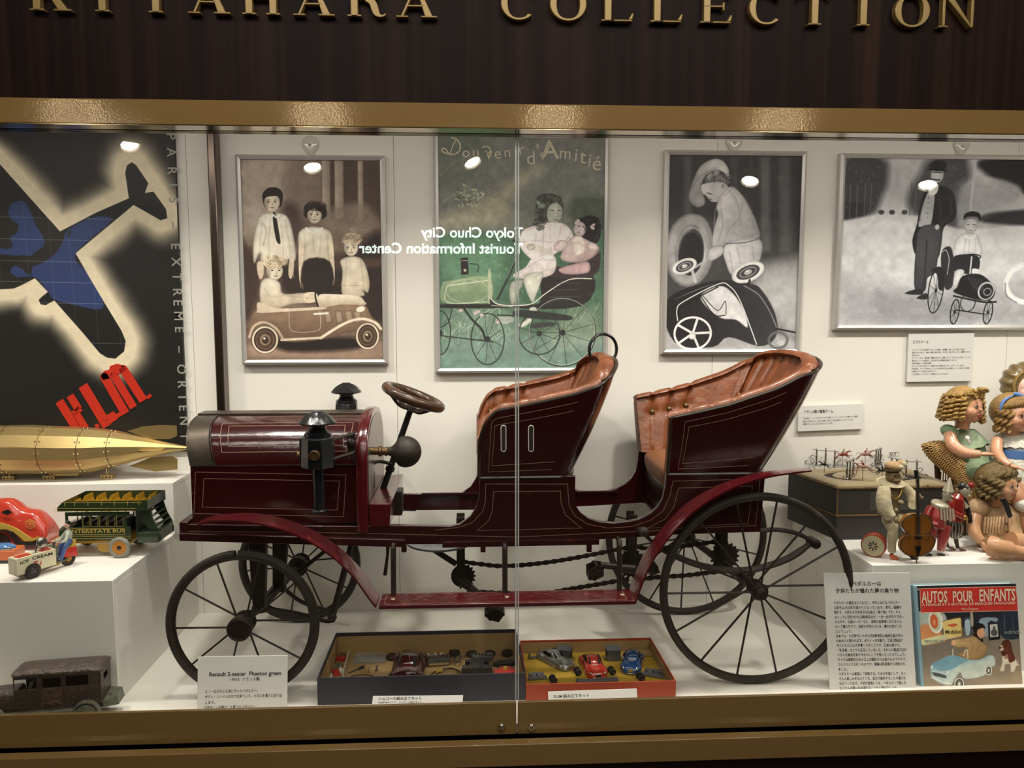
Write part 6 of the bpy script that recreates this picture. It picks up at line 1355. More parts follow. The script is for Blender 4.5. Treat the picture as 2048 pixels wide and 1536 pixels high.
tz.part('tail_cone', MB().lathe([(0, .008), (.0028, .008), (.0036, 0), (.0036, -.006), (0, -.006)], P(384, 896.5, UYm), X_, 12), m_rivet)
for px, dy in ((20, 0), (101, 0), (216, 0), (-70, 0)):
    g = P(px, 957, UYm); x = g.x; gz = UZ
    gd = MB().box(x-.016, x+.016, UYm-.010, UYm+.010, gz+.0005, gz+.0125)
    pd = tz.part('gondola', gd, m_brass, bevel=.0006); c_, r_ = hull_at(x)
    tz.part('gondola_strut', MB().cyl((x, UYm, gz+.0125), (x, UYm, c_.z-r_+.004), .0035, n=8), m_rivet, parent=pd)
    hm = MB()
    for k in (-1, 0, 1): hm.lathe([(0, 0), (.0026, 0), (.0026, .0006), (0, .0006)], (x+k*.0095, UYm-.0102, gz+.0065), (0, -1, 0), 10)
    tz.part('gondola_port', hm, m_blk, parent=pd, kind='stuff')
tz.part('keel', MB().box(P(150, 948, UYm).x-.06, P(150, 948, UYm).x+.012, UYm-.006, UYm+.006, P(150, 950, UYm).z-.001, P(150, 944, UYm).z), m_brass)
# ------------------------------------------------------------------ tin bus
m_bg = mat('bus_green_tin', '#26351f', .3, coat=.5); m_by = mat('bus_yellow_tin', '#a8801f', .32, coat=.4); m_bl = mat('bus_yellow_lining', '#b7a04a', .4); m_bk = mat('bus_dark_interior', '#1a1713', .5)
m_tyre = mat('grey_tin_tyre', '#7f8072', .4, coat=.3); m_org = mat('wheel_orange', '#b5741f', .35)
S5 = 4.152
Yb = PZ(945/S5, 820+1222/S5, PLZ).y
def B(x, y, Y=None): return P(x/S5, 820+y/S5, Yb if Y is None else Y)
zr = B(800, 762).z; Wb = PZ(900/S5, 820+683/S5, zr).y-Yb; Wb = max(.06, min(.11, Wb)); Yf = Yb+Wb; ym = Yb+.004
tbus = Thing('toy_bus', 'green and yellow tin toy bus, open top deck with benches', 'toy bus', (B(800, 1100).x, Yb+Wb/2, PLZ))
def bxp(x0, y0, x1, y1, ya, yb): 
    a_, b_ = B(x0, y1), B(x1, y0); return MB().box(a_.x, b_.x, ya, yb, a_.z, b_.z)
# lower body panel, floor, window posts, header
for ya, yb_ in ((Yb, Yb+.0015), (Yf-.0015, Yf)):
    tbus.part('side_panel', bxp(545, 968, 1085, 1088, ya, yb_), m_bg); tbus.part('window_header', bxp(540, 843, 1075, 882, ya, yb_), m_bg)
    for x in (545, 680, 748, 820, 890, 960, 1030): tbus.part('window_post', bxp(x, 880, x+(18 if x in (545, 1030) else 9), 970, ya, yb_), m_bg)
tbus.part('bus_floor', bxp(410, 1082, 1090, 1092, Yb+.002, Yf-.002), m_by)
for x in (700, 780, 860, 940): tbus.part('bench', bxp(x, 945, x+40, 1040, Yb+.006, Yf-.006), m_bk)
tbus.part('front_panel', MB().box(B(545, 0).x, B(550, 0).x, Yb+.002, Yf-.002, B(0, 1085).z, B(0, 968).z), m_bg); tbus.part('rear_panel', MB().box(B(1078, 0).x, B(1083, 0).x, Yb+.002, Yf-.002, B(0, 1085).z, B(0, 850).z), m_bg)
for k in range(1, 4):
    y_ = lerp(Yb, Yf, k/4); tbus.part('window_post', MB().box(B(545, 0).x, B(550, 0).x, y_-.001, y_+.001, B(0, 968).z, B(0, 850).z), m_bg)
# deck tray with flared sides
z0_, z1_ = B(0, 846).z, B(0, 762).z; xa_, xb_2 = B(437, 0).x, B(1195, 0).x; xi = B(490, 0).x
tbus.part('upper_deck', MB().box(xa_+.004, xb_2, Yb-.004, Yf+.004, z0_, z0_+.002), m_by)
for ya, yb_, s_ in ((Yb-.006, Yb-.0045, 0), (Yf+.0045, Yf+.006, 1)):
    tbus.part('deck_side', MB().prism([Vector((xa_, ya, z0_)), Vector((xa_, ya, lerp(z0_, z1_, .4))), Vector((xi, ya, z1_)), Vector((xb_2, ya, z1_)), Vector((xb_2, ya, z0_))], (0, .0015, 0)), m_bg)
tbus.part('deck_front', MB().hexa([(xa_, Yb-.004, z0_), (xa_+.001, Yb-.004, z0_), (xa_+.001, Yf+.004, z0_), (xa_, Yf+.004, z0_)], [(xa_, Yb-.004, lerp(z0_, z1_, .4)), (xi+.001, Yb-.004, z1_), (xi+.001, Yf+.004, z1_), (xa_, Yf+.004, lerp(z0_, z1_, .4))]), m_bg)
tbus.part('deck_rear', MB().box(xb_2-.001, xb_2, Yb-.004, Yf+.004, z0_, z1_), m_bg)
for k in range(6):
    x = lerp(xi+.012, xb_2-.012, k/5.5); yc_ = (Yb+Yf)/2
    for ya, yb_ in ((Yb-.003, yc_-.010), (yc_+.010, Yf+.003)): tbus.part('deck_bench', MB().hexa([(x-.003, ya, z0_+.002), (x+.010, ya, z0_+.002), (x+.010, yb_, z0_+.002), (x-.003, yb_, z0_+.002)], [(x+.006, ya, z1_-.003), (x+.008, ya, z1_-.003), (x+.008, yb_, z1_-.003), (x+.006, yb_, z1_-.003)]), m_by)
ln = MB(); yy_ = Yb-.0065
for x in (503, 585, 698, 812, 920, 1030, 1125): ln.box(B(x, 0).x-.0006, B(x, 0).x+.0006, yy_, yy_+.0004, B(0, 800).z, B(0, 766).z)
for a_, b_ in (((460, 812), (1135, 812)), ((460, 835), (1125, 838)), ((495, 764), (1190, 764))): ln.bar(Vector((B(*a_).x, yy_, B(*a_).z)), Vector((B(*b_).x, yy_, B(*b_).z)), .0004, .0008)
yy_ = Yb-.0004
for a_, b_ in (((565, 985), (565, 1035)), ((565, 985), (1035, 985)), ((565, 1035), (1035, 1035)), ((1035, 985), (1035, 1035)), ((550, 1048), (1080, 1048)), ((550, 1068), (1080, 1068))): ln.bar(Vector((B(*a_).x, yy_, B(*a_).z)), Vector((B(*b_).x, yy_, B(*b_).z)), .0004, .0007)
for x0_, x1_ in ((690, 742), (757, 814), (829, 884), (899, 954), (969, 1024)):
    for a_, b_ in (((x0_, 882), (x0_, 966)), ((x1_, 882), (x1_, 966)), ((x0_, 966), (x1_, 966))): ln.bar(Vector((B(*a_).x, yy_, B(*a_).z)), Vector((B(*b_).x, yy_, B(*b_).z)), .0004, .0006)
tbus.part('lining', ln, m_bl, kind='stuff', flat=True)
bt = MB(); p = B(580, 1022); vs, _ = text_geo('INTERSTATE BUS', 'LEFT', 3, .015, 1.); w0 = max(v[0] for v in vs); s = (B(0, 990).z-B(0, 1022).z)/.73; bt.text('INTERSTATE BUS', s, (p.x, Yb-.0006, p.z), X_, Z_, sx=(B(1000, 0).x-p.x-.004)/(w0*s), bold=.015, res=3); tbus.part('lettering', bt, m_bl, flat=True)
# bonnet
zb0, zb1 = B(0, 1062).z, B(0, 950).z; hx0, hx1 = B(405, 0).x, B(548, 0).x; rings = []
for x, k in ((hx0, .55), (hx0+.006, .72), (hx1-.01, .95), (hx1, 1)):
    rings.append([Vector((x, lerp(Yb, Yf, .5)+math.copysign(abs(math.cos(t))**.5, math.cos(t))*Wb*.42*lerp(.8, 1, k), zb0+max(0, math.sin(t))**.6*(zb1-zb0)*k)) for t in (PI*i/12 for i in range(13))])
tbus.part('bonnet', MB().loft([r+[Vector((r[-1].x, r[-1].y, zb0-.002)), Vector((r[0].x, r[0].y, zb0-.002))] for r in rings]), m_bg)
# chassis, rear platform and stair panels
tbus.part('chassis', bxp(430, 1088, 1090, 1118, Yb+.006, Yf-.006), m_by); tbus.part('chassis_apron', MB().prism([B(x, y, Yb+.005) for x, y in ((808, 1115), (905, 1115), (905, 1178), (850, 1178), (815, 1160))], (0, .002, 0)), m_by)
pl_ = MB().box(B(1088, 0).x, B(1262, 0).x, Yb+.0, Yf, B(0, 1122).z, B(0, 1035).z); tbus.part('rear_platform', pl_, m_bg, bevel=.001)
st = [(1140, 768), (1190, 770), (1225, 830), (1260, 930), (1300, 1000), (1318, 1060), (1318, 1102), (1270, 1105), (1262, 1040), (1225, 1020), (1218, 990), (1200, 985), (1196, 960), (1180, 950), (1150, 900), (1140, 850)]
for y_ in (Yf-.002, Yb+Wb*.12): tbus.part('stair_panel', MB().prism([B(x, y)+Vector((0, y_-Yb, 0)) for x, y in st], (0, .0016, 0)), m_bg)
for k in range(5): tbus.part('stair_tread', MB().box(B(1150+k*22, 0).x, B(1182+k*22, 0).x, Yb+Wb*.16, Yf-.003, B(0, 880+k*38).z, B(0, 876+k*38).z), m_bg)
R2 = (B(0, 1063).z-PLZ)/2
for x in (945, 475):
    for y_, s_ in ((Yb-.004, -1), (Yf+.004, 1)):
        c_ = Vector((B(x, 0).x, y_, PLZ+R2)); w_ = tbus.part('wheel', MB().lathe([(0, 0), (R2*.68, 0), (R2*.7, .001), (R2*.7, .004), (R2*.66, .0055), (0, .0055)], c_, (0, s_, 0), 24), m_org)
        tbus.part('tyre', MB().lathe([(R2*.62, -.001), (R2*.8, -.003), (R2, .0), (R2, .004), (R2*.85, .0075), (R2*.66, .006), (R2*.62, .003)], c_, (0, s_, 0), 28), m_tyre, parent=w_); tbus.part('axle_cap', MB().lathe([(0, .005), (R2*.2, .005), (R2*.17, .009), (0, .01)], c_, (0, s_, 0), 14), m_blk, parent=w_)
    tbus.part('axle', MB().cyl((B(x, 0).x, Yb-.002, PLZ+R2), (B(x, 0).x, Yf+.002, PLZ+R2), .0015, n=6), m_iron)
# ------------------------------------------------------------------ ice cream cart
def frame2(pa, pb, z):                        # origin and heading from two pixel contacts at height z
    A_, B_ = PZ(*pa, z), PZ(*pb, z); d_ = B_-A_; return A_, math.atan2(d_.y, d_.x), d_.length
A_, an, L_ = frame2((67.7, 1157), (147, 1133), PLZ)
m_cream = mat('cart_cream_tin', '#cfc7a6', .35, coat=.4, bump=(40, .04)); m_cred = mat('cart_red_tin', '#b5281f', .3, coat=.5); m_blue = mat('trouser_blue_tin', '#3c5a8f', .3, coat=.5); m_flesh = mat('painted_face_tin', '#c79a8c', .35, coat=.3); m_shirt = mat('shirt_grey_tin', '#aeb1a3', .35, coat=.3); m_yel = mat('toy_yellow_tin', '#b89a3c', .35, coat=.4)
tc = Thing('ice_cream_cart', 'tin ice cream tricycle with a rider in blue trousers and silver bell', 'toy tricycle', tuple(A_), an, local=True)
k7 = L_/ (math.hypot(1130-520, 1360-1175)/1.0)*1.0          # metres per zoom unit along the side
u = k7*1.02
bx0, bx1, zb_, zt3 = -235*u, 370*u, 105*u, 365*u; wy0, wy1 = .004, .004+.052
_tp = tc.part
def _sq(nm, mb, *a, **k):
    for v in mb.v: v.y *= .62
    return _tp(nm, mb, *a, **k)
tc.part = _sq
tc.part('box', MB().box(bx0, bx1, wy0, wy1, zb_, zt3), m_cream, bevel=.001)
tc.part('lid_panel', MB().box(bx0+50*u, bx0+250*u, wy0+.008, wy1-.014, zt3, zt3+.0012), m_cred); tc.part('lid_panel', MB().box(bx1-200*u, bx1-50*u, wy0+.006, wy1-.016, zt3, zt3+.0012), m_cred)
lt = MB(); 
def word(mb, s_, x, z, h, w_, bold=.03, rise=0): vs, _ = text_geo(s_, 'LEFT', 3, bold, 1.); w0 = max(v[0] for v in vs); mb.text(s_, h/.73, (x, wy0-.0004, z), (1, 0, rise), Z_, sx=w_/(w0*h/.73), bold=bold, res=3)
word(lt, 'ICE', bx0+55*u, zb_+160*u, 42*u, 135*u, rise=.12); word(lt, 'CREAM', bx0+235*u, zb_+185*u, 46*u, 315*u, rise=-.03); tc.part('lettering', lt, m_ink, flat=True)
lt = MB(); word(lt, '5', bx0+255*u, zb_+58*u, 95*u, 72*u, .05); word(lt, '¢', bx0+345*u, zb_+78*u, 65*u, 32*u, .03); tc.part('lettering', lt, m_cred, flat=True, label='red price lettering')
tc.part('underframe', MB().prism([(bx0, wy0+.004, zb_), (bx0+90*u, wy0+.004, zb_-60*u), (bx0+260*u, wy0+.004, zb_-60*u), (bx1+260*u, wy0+.02, zb_-5*u), (bx1+260*u, wy0+.02, zb_+25*u), (bx1, wy0+.004, zb_+10*u)], (0, .02, 0)), mat('cart_base_olive', '#5c5434', .4, coat=.3))
def whl(t, x, y, r, w_, m1=m_rub, nm='wheel', m2=None, sub='wheel_disc', s=-1):
    o = t.part(nm, MB().lathe([(0, -w_/2), (r*.85, -w_/2), (r, -w_*.25), (r, w_*.25), (r*.85, w_/2), (r*.5, w_/2), (r*.45, w_*.4), (0, w_*.4)], (x, y, r), (0, s, 0), 26), m1)
    if m2: t.part(sub, MB().lathe([(0, w_*.4), (r*.42, w_*.4), (r*.38, w_*.55), (0, w_*.6)], (x, y, r), (0, s, 0), 20), m2, parent=o)
    return o
whl(tc, 0, wy0-.003, 118*u, .006, m2=m_blk); whl(tc, 0, wy1+.003, 118*u, .006, m2=m_blk, s=1); whl(tc, 620*u, .030, 118*u, .012, m2=m_org)
tc.part('bell_post', MB().tube([(bx0+330*u, .02, zt3), (bx0+345*u, .02, zt3+60*u), (bx0+375*u, .022, zt3+110*u)], .002, 8).lathe([(0, 0), (45*u, 0), (30*u, 8*u), (0, 10*u)], (bx0+320*u, .02, zt3), Z_, 14), m_alu)
tc.part('bell', MB().ell((bx0+450*u, .026, zt3+118*u), (84*u, 84*u, 100*u), 24, 14, Euler((0, -.3, 0))), mat('silver_bell', '#a29e94', .22, metal=.9))
tc.part('rear_guard', MB().lathe([(60*u, -.002), (150*u, -.004), (158*u, 0), (150*u, .004), (60*u, .002)], (bx1+0*u, .045, zb_+150*u), (0, 1, 0), 26), m_tyre)
tc.part('seat_fairing', MB().hexa([(520*u, .016, 170*u), (760*u, .018, 130*u), (760*u, .044, 130*u), (520*u, .046, 170*u)], [(560*u, .018, 305*u), (740*u, .018, 290*u), (740*u, .044, 290*u), (560*u, .044, 305*u)]), m_cred, bevel=.001)
tc.part('saddle', MB().prism([(600*u, .022, 300*u), (745*u, .022, 288*u), (745*u, .022, 400*u), (700*u, .022, 340*u)], (0, .02, 0)), m_yel)
rd = MB().ell((655*u, .032, 480*u), (62*u, 58*u, 105*u)).tube([(645*u, .032, 560*u), (620*u, .022, 500*u), (560*u, .016, 430*u), (480*u, .015, 425*u)], [30*u, 38*u, 30*u, 22*u], 10)
rd.tube([(645*u, .036, 560*u), (620*u, .044, 500*u), (560*u, .048, 430*u), (480*u, .048, 425*u)], [30*u, 38*u, 30*u, 22*u], 10)
body = tc.part('rider', rd, m_shirt, remesh=.0009, sm=2, label='tin rider in a grey shirt')
tc.part('head', MB().ell((640*u, .032, 660*u), (46*u, 42*u, 58*u), 16, 12).cyl((650*u, .032, 560*u), (645*u, .032, 630*u), 20*u, n=10).ell((592*u, .032, 655*u), (14*u, 8*u, 12*u), 8, 6), m_flesh, parent=body)
tc.part('hair', MB().ell((655*u, .032, 690*u), (48*u, 46*u, 40*u), 16, 10, Euler((0, .5, 0))), m_blk, parent=body)
for y_ in (.015, .048): tc.part('hand', MB().ell((440*u, y_, 425*u), (34*u, 16*u, 24*u), 12, 8).tube([(425*u, y_, 440*u), (405*u, y_, 420*u), (412*u, y_, 400*u)], 8*u, 6), m_flesh, parent=body)
for y_ in (.019, .045):
    lg = tc.part('trouser_leg', MB().tube(smooth([(670*u, .032, 380*u), (600*u, y_, 375*u), (545*u, y_, 300*u), (500*u, y_, 190*u), (470*u, y_, 130*u)], 4), [50*u]*4+[44*u]*4+[34*u]*4+[26*u]*5, 12), m_blue, parent=body)
    tc.part('shoe', MB().ell((440*u, y_, 95*u), (60*u, 22*u, 24*u), 12, 8, Euler((0, -.35, 0))), m_yel, parent=body)
tc.part('belt', MB().lathe([(55*u, 0), (56*u, 16*u), (50*u, 18*u)], (655*u, .032, 392*u), Z_, 16), m_blk, parent=body)
tc.part('handlebar', MB().tube([(430*u, .010, 420*u), (415*u, .03, 430*u), (430*u, .052, 420*u)], .0012, 6).cyl((415*u, .03, 430*u), (bx1+.002, .03, 250*u), .0014, n=6), m_iron)
# ------------------------------------------------------------------ red tin car (cut by the left edge)
m_rt = mat('red_litho_tin', '#b93a2a', .25, coat=.7); m_yt = mat('yellow_litho_tin', '#b59b45', .3, coat=.6); m_kt = mat('black_litho_tin', '#1c1b1a', .3, coat=.6)
K7 = 7.68
Yr = PZ(20, 1118, PLZ).y+.07
def C7(x, y, Y): return P(x/K7, 980+y/K7, Y)
tr_ = Thing('toy_tin_car', 'red and yellow streamlined tin car at the far left, behind the tricycle', 'toy car', (C7(-200, 800, Yr).x, Yr+.035, PLZ))
top = [(-900, 560), (-800, 420), (-560, 330), (-350, 230), (-150, 185), (0, 180), (80, 200), (160, 250), (230, 310), (330, 345), (440, 360), (520, 400), (590, 470), (650, 540), (690, 620), (700, 700), (690, 790)]
bot_z = PLZ+.012
tp = smooth([(C7(x, y, Yr).x, 0, C7(x, y, Yr).z) for x, y in top], 3); secs = []
for p_ in tp:
    h_ = max(.004, p_.z-bot_z); w_ = .036
    secs.append([Vector((p_.x, Yr+.036+math.copysign(abs(math.cos(t))**.6, math.cos(t))*w_*(.98 if math.sin(t) < .5 else .9), bot_z+max(0., math.sin(t))**.55*h_)) for t in (PI*i/14 for i in range(15))])
car_b = tr_.part('body', MB().loft([s+[s[0].copy()] for s in secs], cap=True), m_rt, ang=60)
wv = MB(); pts = [(-900, 640), (-500, 520), (-200, 500), (0, 505), (120, 540), (260, 600), (380, 680), (480, 745), (590, 715), (600, 745), (500, 790), (370, 790), (300, 720), (200, 640), (80, 610), (-100, 620), (-400, 700), (-900, 760)]
wv.prism([C7(x, y, Yr-.0025) for x, y in pts], (0, .004, 0)); tr_.part('side_stripe', wv, m_yt)
fd = MB(); fo = smooth([C7(x, y, Yr-.006) for x, y in ((-260, 850), (-180, 700), (-60, 625), (80, 610), (180, 660), (260, 740), (350, 810), (600, 790), (690, 790))], 4)
fi = smooth([C7(x, y, Yr-.006) for x, y in ((-180, 860), (-120, 740), (-40, 670), (60, 650), (140, 700), (200, 790), (300, 855), (560, 850), (690, 850))], 4)
fd.loft([[a_, b_, b_+Y_*.012, a_+Y_*.012] for a_, b_ in zip(fo, fi)]); tr_.part('fender', fd, m_kt)
wh_ = MB().prism([C7(x, y, Yr-.001) for x, y in ((20, 345), (50, 318), (130, 298), (190, 345), (110, 385))], (0, -.0012, 0)); tr_.part('window', wh_, m_kt)
c_ = C7(475, 520, Yr+.0); nn = Vector((.35, -.55, .75)).normalized(); md = MB()
ux = Vector((1, 0, -.9)).normalized()
def surf(x, y):
    p_ = C7(x, y, Yr+.004); return p_
for r0, r1 in ((.0105, .0125), (.0065, .008), (.0, .003)):
    md.loft([[c_+Y_*-.0032+Vector((math.cos(t)*r1, 0, math.sin(t)*r1*1.0)) for t in (2*PI*i/28 for i in range(28))], [c_+Y_*-.0032+Vector((math.cos(t)*r0, -.0006, math.sin(t)*r0)) for t in (2*PI*i/28 for i in range(28))]], cap=False)
tr_.part('medallion', md, m_yt, flat=True)
whl2 = MB().lathe([(0, 0), (.020, 0), (.022, .003), (.020, .006), (0, .006)], (C7(30, 790, Yr).x, Yr-.004, PLZ+.022), (0, 1, 0), 24); tr_.part('wheel', whl2, m_kt)
tr_.part('wheel', MB().lathe([(0, 0), (.020, 0), (.022, .003), (.020, .006), (0, .006)], (C7(-700, 790, Yr).x, Yr-.004, PLZ+.022), (0, 1, 0), 24), m_kt)
# orange and blue flat toy before it
Yo = PZ(15, 1128, PLZ).y; xo0, xo1 = P(-150, 1110, Yo).x, P(27, 1110, Yo).x; zo = P(15, 1102, Yo).z
m_or = mat('orange_litho_tin', '#c5602c', .3, coat=.5); m_bt = mat('blue_litho_tin', '#3f78ad', .28, coat=.6)
to = Thing('toy_boat_car', 'flat orange toy carrying a blue shell, cut by the left edge', 'toy car', ((xo0+xo1)/2, Yo+.03, PLZ))
to.part('tray', MB().box(xo0, xo1, Yo, Yo+.05, PLZ+.008, zo), m_or, bevel=.003); to.part('base', MB().box(xo0+.004, xo1-.003, Yo+.004, Yo+.046, PLZ+.0005, PLZ+.008), m_kt)
to.part('shell', MB().lathe([(.0, .0), (.02, 0), (.019, .004), (.014, .008), (0, .0095)], (0, 0, 0), Z_, 24).xf(Matrix.Translation((xo1-.042, Yo+.026, zo-.001))@Matrix.Diagonal((1.7, 1, 1.3, 1))), m_bt)
to.part('engine', MB().cyl((xo1-.03, Yo+.004, zo+.003), (xo1-.004, Yo+.006, zo+.003), .003, n=10).ell((xo1-.014, Yo+.008, zo+.003), .0045, 10, 8), m_chrome)
# ------------------------------------------------------------------ brown cast iron limousine
m_cast = mat('brown_cast_iron_paint', '#3d3128', .4, coat=.35, var=(70, '#594736', .55, .7), bump=(160, .5)); m_castg = mat('worn_green_fender_paint', '#5e6152', .45, coat=.2, var=(60, '#463e33', .5, .7), bump=(150, .3)); m_castd = mat('rusty_door_paint', '#59432d', .5, var=(120, '#3a2c1f', .45, .65), bump=(150, .5))
S6 = 3.103; zroof = FZ+.1255
A6 = PZ(75/S6, 1170+545/S6, zroof); B6 = PZ(612/S6, 1170+505/S6, zroof); d6 = B6-A6; a6 = math.atan2(d6.y, d6.x); L6 = d6.length
tl = Thing('toy_limousine', 'brown cast iron toy limousine on the case floor at lower left', 'toy car', (A6.x, A6.y, FZ), a6, local=True, scale=1.0)
W6 = .062; H0, H1 = .042, .119
def rr(x, inset, z, n=6):
    return [(x+inset if k == 0 else x, 0, z) for k in range(1)]
side = MB()
wl = [(.02, .165), (.195, .345), (.62-.24, .62-.06)]
fx = lambda f: f*L6
px_w = [(.01, .265), (.335, .565), (.60, .865)]       # front window, door window, rear window (fractions of side length)
zw0, zw1 = .085, .108
def sheet(y):
    m_ = MB(); xs = [0]; 
    m_.box(0, L6, y, y+.003, H0, zw0); m_.box(0, L6, y, y+.003, zw1, H1-.004); xs = [0.0]+[v for w_ in px_w for v in w_]+[1.0]
    for i in range(0, len(xs), 2): m_.box(fx(xs[i]), fx(xs[i+1]), y, y+.003, zw0-.0002, zw1+.0002)
    return m_
tl.part('side_wall', sheet(0), m_cast, bevel=.0012); tl.part('side_wall', sheet(W6-.003), m_cast, bevel=.0012)
tl.part('door', MB().box(fx(.31), fx(.565), -.0018, 0, H0+.002, zw0-.001), m_castd, bevel=.0008); tl.part('window_frame', MB().box(fx(.32), fx(.57), -.0015, 0, zw1, zw1+.002).box(fx(.32), fx(.335), -.0015, 0, zw0, zw1).box(fx(.558), fx(.572), -.0015, 0, zw0, zw1), m_cast)
bk = MB().box(L6, L6+.003, 0, W6, H0, .086); bk.box(L6, L6+.003, 0, W6*.3, .086, .1).box(L6, L6+.003, W6*.7, W6, .086, .1).box(L6, L6+.003, 0, W6, .1, H1-.004); tl.part('back_wall', bk, m_cast, bevel=.001)
roof = [[(x, W6/2+sx*(W6/2+.003-ins), z) for sx in (-1, -.6, .6, 1)] for x, z, ins in ()]
rg = []
for z, ins in ((H1-.006, -.001), (H1-.001, -.003), (H1+.003, .000), (H1+.0055, .006), (H1+.0075, .016)):
    rg.append([(L6/2+.0015+math.copysign(abs(math.cos(t))**.22, math.cos(t))*(L6/2+.004-ins), W6/2+math.copysign(abs(math.sin(t))**.22, math.sin(t))*(W6/2+.002-ins), z) for t in (2*PI*i/48 for i in range(48))])
tl.part('roof', MB().loft(rg), m_cast, ang=60)
tl.part('steering_wheel', MB().tube(arc((fx(.16), W6*.35, .086), (.5, 0, 1), Y_, .012, 0, 2*PI, 20)[:-1], .0016, 6, closed=True), m_castg)
tl.part('bonnet', MB().loft([[(x, W6/2+math.copysign(abs(math.cos(t))**.4, math.cos(t))*w_, .042+max(0, math.sin(t))**.5*h_) for t in (PI*i/12 for i in range(13))] for x, w_, h_ in ((-.075, .022, .034), (-.07, .024, .036), (-.004, .029, .038), (0, .029, .036))]), m_cast)
tl.part('running_board', MB().box(-.02, fx(.78), -.013, 0, .033, .036).box(-.02, fx(.78), W6, W6+.013, .033, .036), m_castg); tl.part('chassis', MB().box(-.07, L6+.012, .008, W6-.008, .032, .042), m_cast)
for xw in (fx(.84), -.045):
    for y_, s_ in ((-.007, -1), (W6+.007, 1)):
        f_ = MB().loft([[(xw+math.cos(t)*r_, y_+dy, .024+math.sin(t)*r_) for r_, dy in ((.025, -.006), (.025, .007), (.0285, .007), (.0285, -.006))] for t in (lerp(-.15, PI+.1, i/14) for i in range(15))]); tl.part('fender', f_, m_castg)
        w_ = tl.part('wheel', MB().lathe([(0, -.003), (.014, -.003), (.016, -.001), (.016, .002), (.013, .004), (0, .004)], (xw, y_, .0225), (0, s_, 0), 24), mat('faded_red_wheel', '#7e2a20', .5, var=(90, '#4a241c', .5, .7)))
        tl.part('tyre', MB().lathe([(.0145, -.004), (.0205, -.004), (.0222, -.001), (.0222, .003), (.0205, .005), (.0145, .005)], (xw, y_, .0225), (0, s_, 0), 26), m_castg, parent=w_)
tl.part('rear_step', MB().hexa([(L6+.003, .004, .030), (L6+.034, .010, .030), (L6+.034, W6-.01, .030), (L6+.003, W6-.004, .030)], [(L6+.003, .004, .044), (L6+.030, .012, .052), (L6+.030, W6-.012, .052), (L6+.003, W6-.004, .052)]), m_castg, bevel=.001)
# ------------------------------------------------------------------ boxed construction kits on the case floor
m_bxb = mat('dark_blue_box_card', '#2c2c36', .6); m_bxr = mat('orange_red_box_card', '#a04024', .6); m_bxin = mat('kraft_box_lining', '#a38658', .75); m_bxy = mat('yellow_box_floor', '#b08f2c', .7)
def openbox(label, FL, FR, BLp, BRp, base, mo, mi_in, mf):
    a = PZ(*base, FZ); yf = a.y; zt = P(*FL, yf).z
    x0, x1 = P(*FL, yf).x, P(*FR, yf).x; pb = PZ(*BLp, zt); pc = PZ(*BRp, zt); yb = (pb.y+pc.y)/2; xb0, xb1 = pb.x, pc.x
    t = Thing('kit_box', label, 'box', ((x0+x1)/2, (yf+yb)/2, FZ)); w = .0035; zf = FZ+.004
    def wall(p, q_, n, nm):                     # outer skin and inner lining of one wall
        p, q_ = Vector((*p, FZ+.0005)), Vector((*q_, FZ+.0005)); n = Vector((*n, 0)); up = Vector((0, 0, zt-FZ))
        t.part('box_wall', MB().hexa([p, q_, q_+n*w, p+n*w], [p+up, q_+up, q_+up+n*w, p+up+n*w]), mo)
        up2 = up*.86; t.part('box_lining', MB().hexa([p+n*w, q_+n*w, q_+n*(w+.0012), p+n*(w+.0012)], [p+up2+n*w, q_+up2+n*w, q_+up2+n*(w+.0012), p+up2+n*(w+.0012)]), mi_in)
    wall((x0, yf), (x1, yf), (0, 1), ''); wall((x0, yf+w), (xb0, yb-w), (1, 0), ''); wall((x1, yf+w), (xb1, yb-w), (-1, 0), ''); wall((xb0, yb), (xb1, yb), (0, -1), '')
    t.part('box_floor', MB().hexa([(x0+w, yf+w, FZ+.001), (x1-w, yf+w, FZ+.001), (xb1-w, yb-w, FZ+.001), (xb0+w, yb-w, FZ+.001)], [(x0+w, yf+w, zf), (x1-w, yf+w, zf), (xb1-w, yb-w, zf), (xb0+w, yb-w, zf)]), mf)
    return t, zf, yf, yb, zt
kb, zf1, yf1, yb1, zt1_ = openbox('dark blue open kit box holding a burgundy toy car body', (634, 1357), (1051, 1357), (672.6, 1264), (1032.5, 1260), (634, 1411), m_bxb, m_bxin, m_bxin)
kr_, zf2, yf2, yb2, zt2_ = openbox('orange red open kit box with three small toy cars', (1052, 1370), (1352, 1364), (1039.5, 1282), (1301, 1275), (1053, 1401), m_bxr, m_bxin, m_bxy)
S7 = 4.655
def k1(x, y, z=None): return PZ(620+x/S7, 1220+y/S7, (zf1 if z is None else z))
def k2(x, y, z=None): return PZ(1020+x/5.12, 1240+y/5.12, (zf2 if z is None else z))
m_burg = mat('burgundy_car_paint', '#3c0a0e', .12, coat=1.); m_silv = mat('silver_grey_car_paint', '#8b8c8a', .3, metal=.6, coat=.4); m_redc = mat('red_car_paint', '#b5301f', .18, coat=.9); m_bluc = mat('deep_blue_car_paint', '#173f70', .18, coat=.9); m_win = mat('dark_car_window', '#120d0b', .2); m_gm = mat('grey_cast_metal_parts', '#6b6d70', .45, metal=.5, bump=(200, .2)); m_band = mat('rubber_band_pale', '#b9b4a6', .5); m_blm = mat('black_chassis_paint', '#1c2023', .35, coat=.4); m_grn = mat('olive_small_part', '#5b6148', .5)
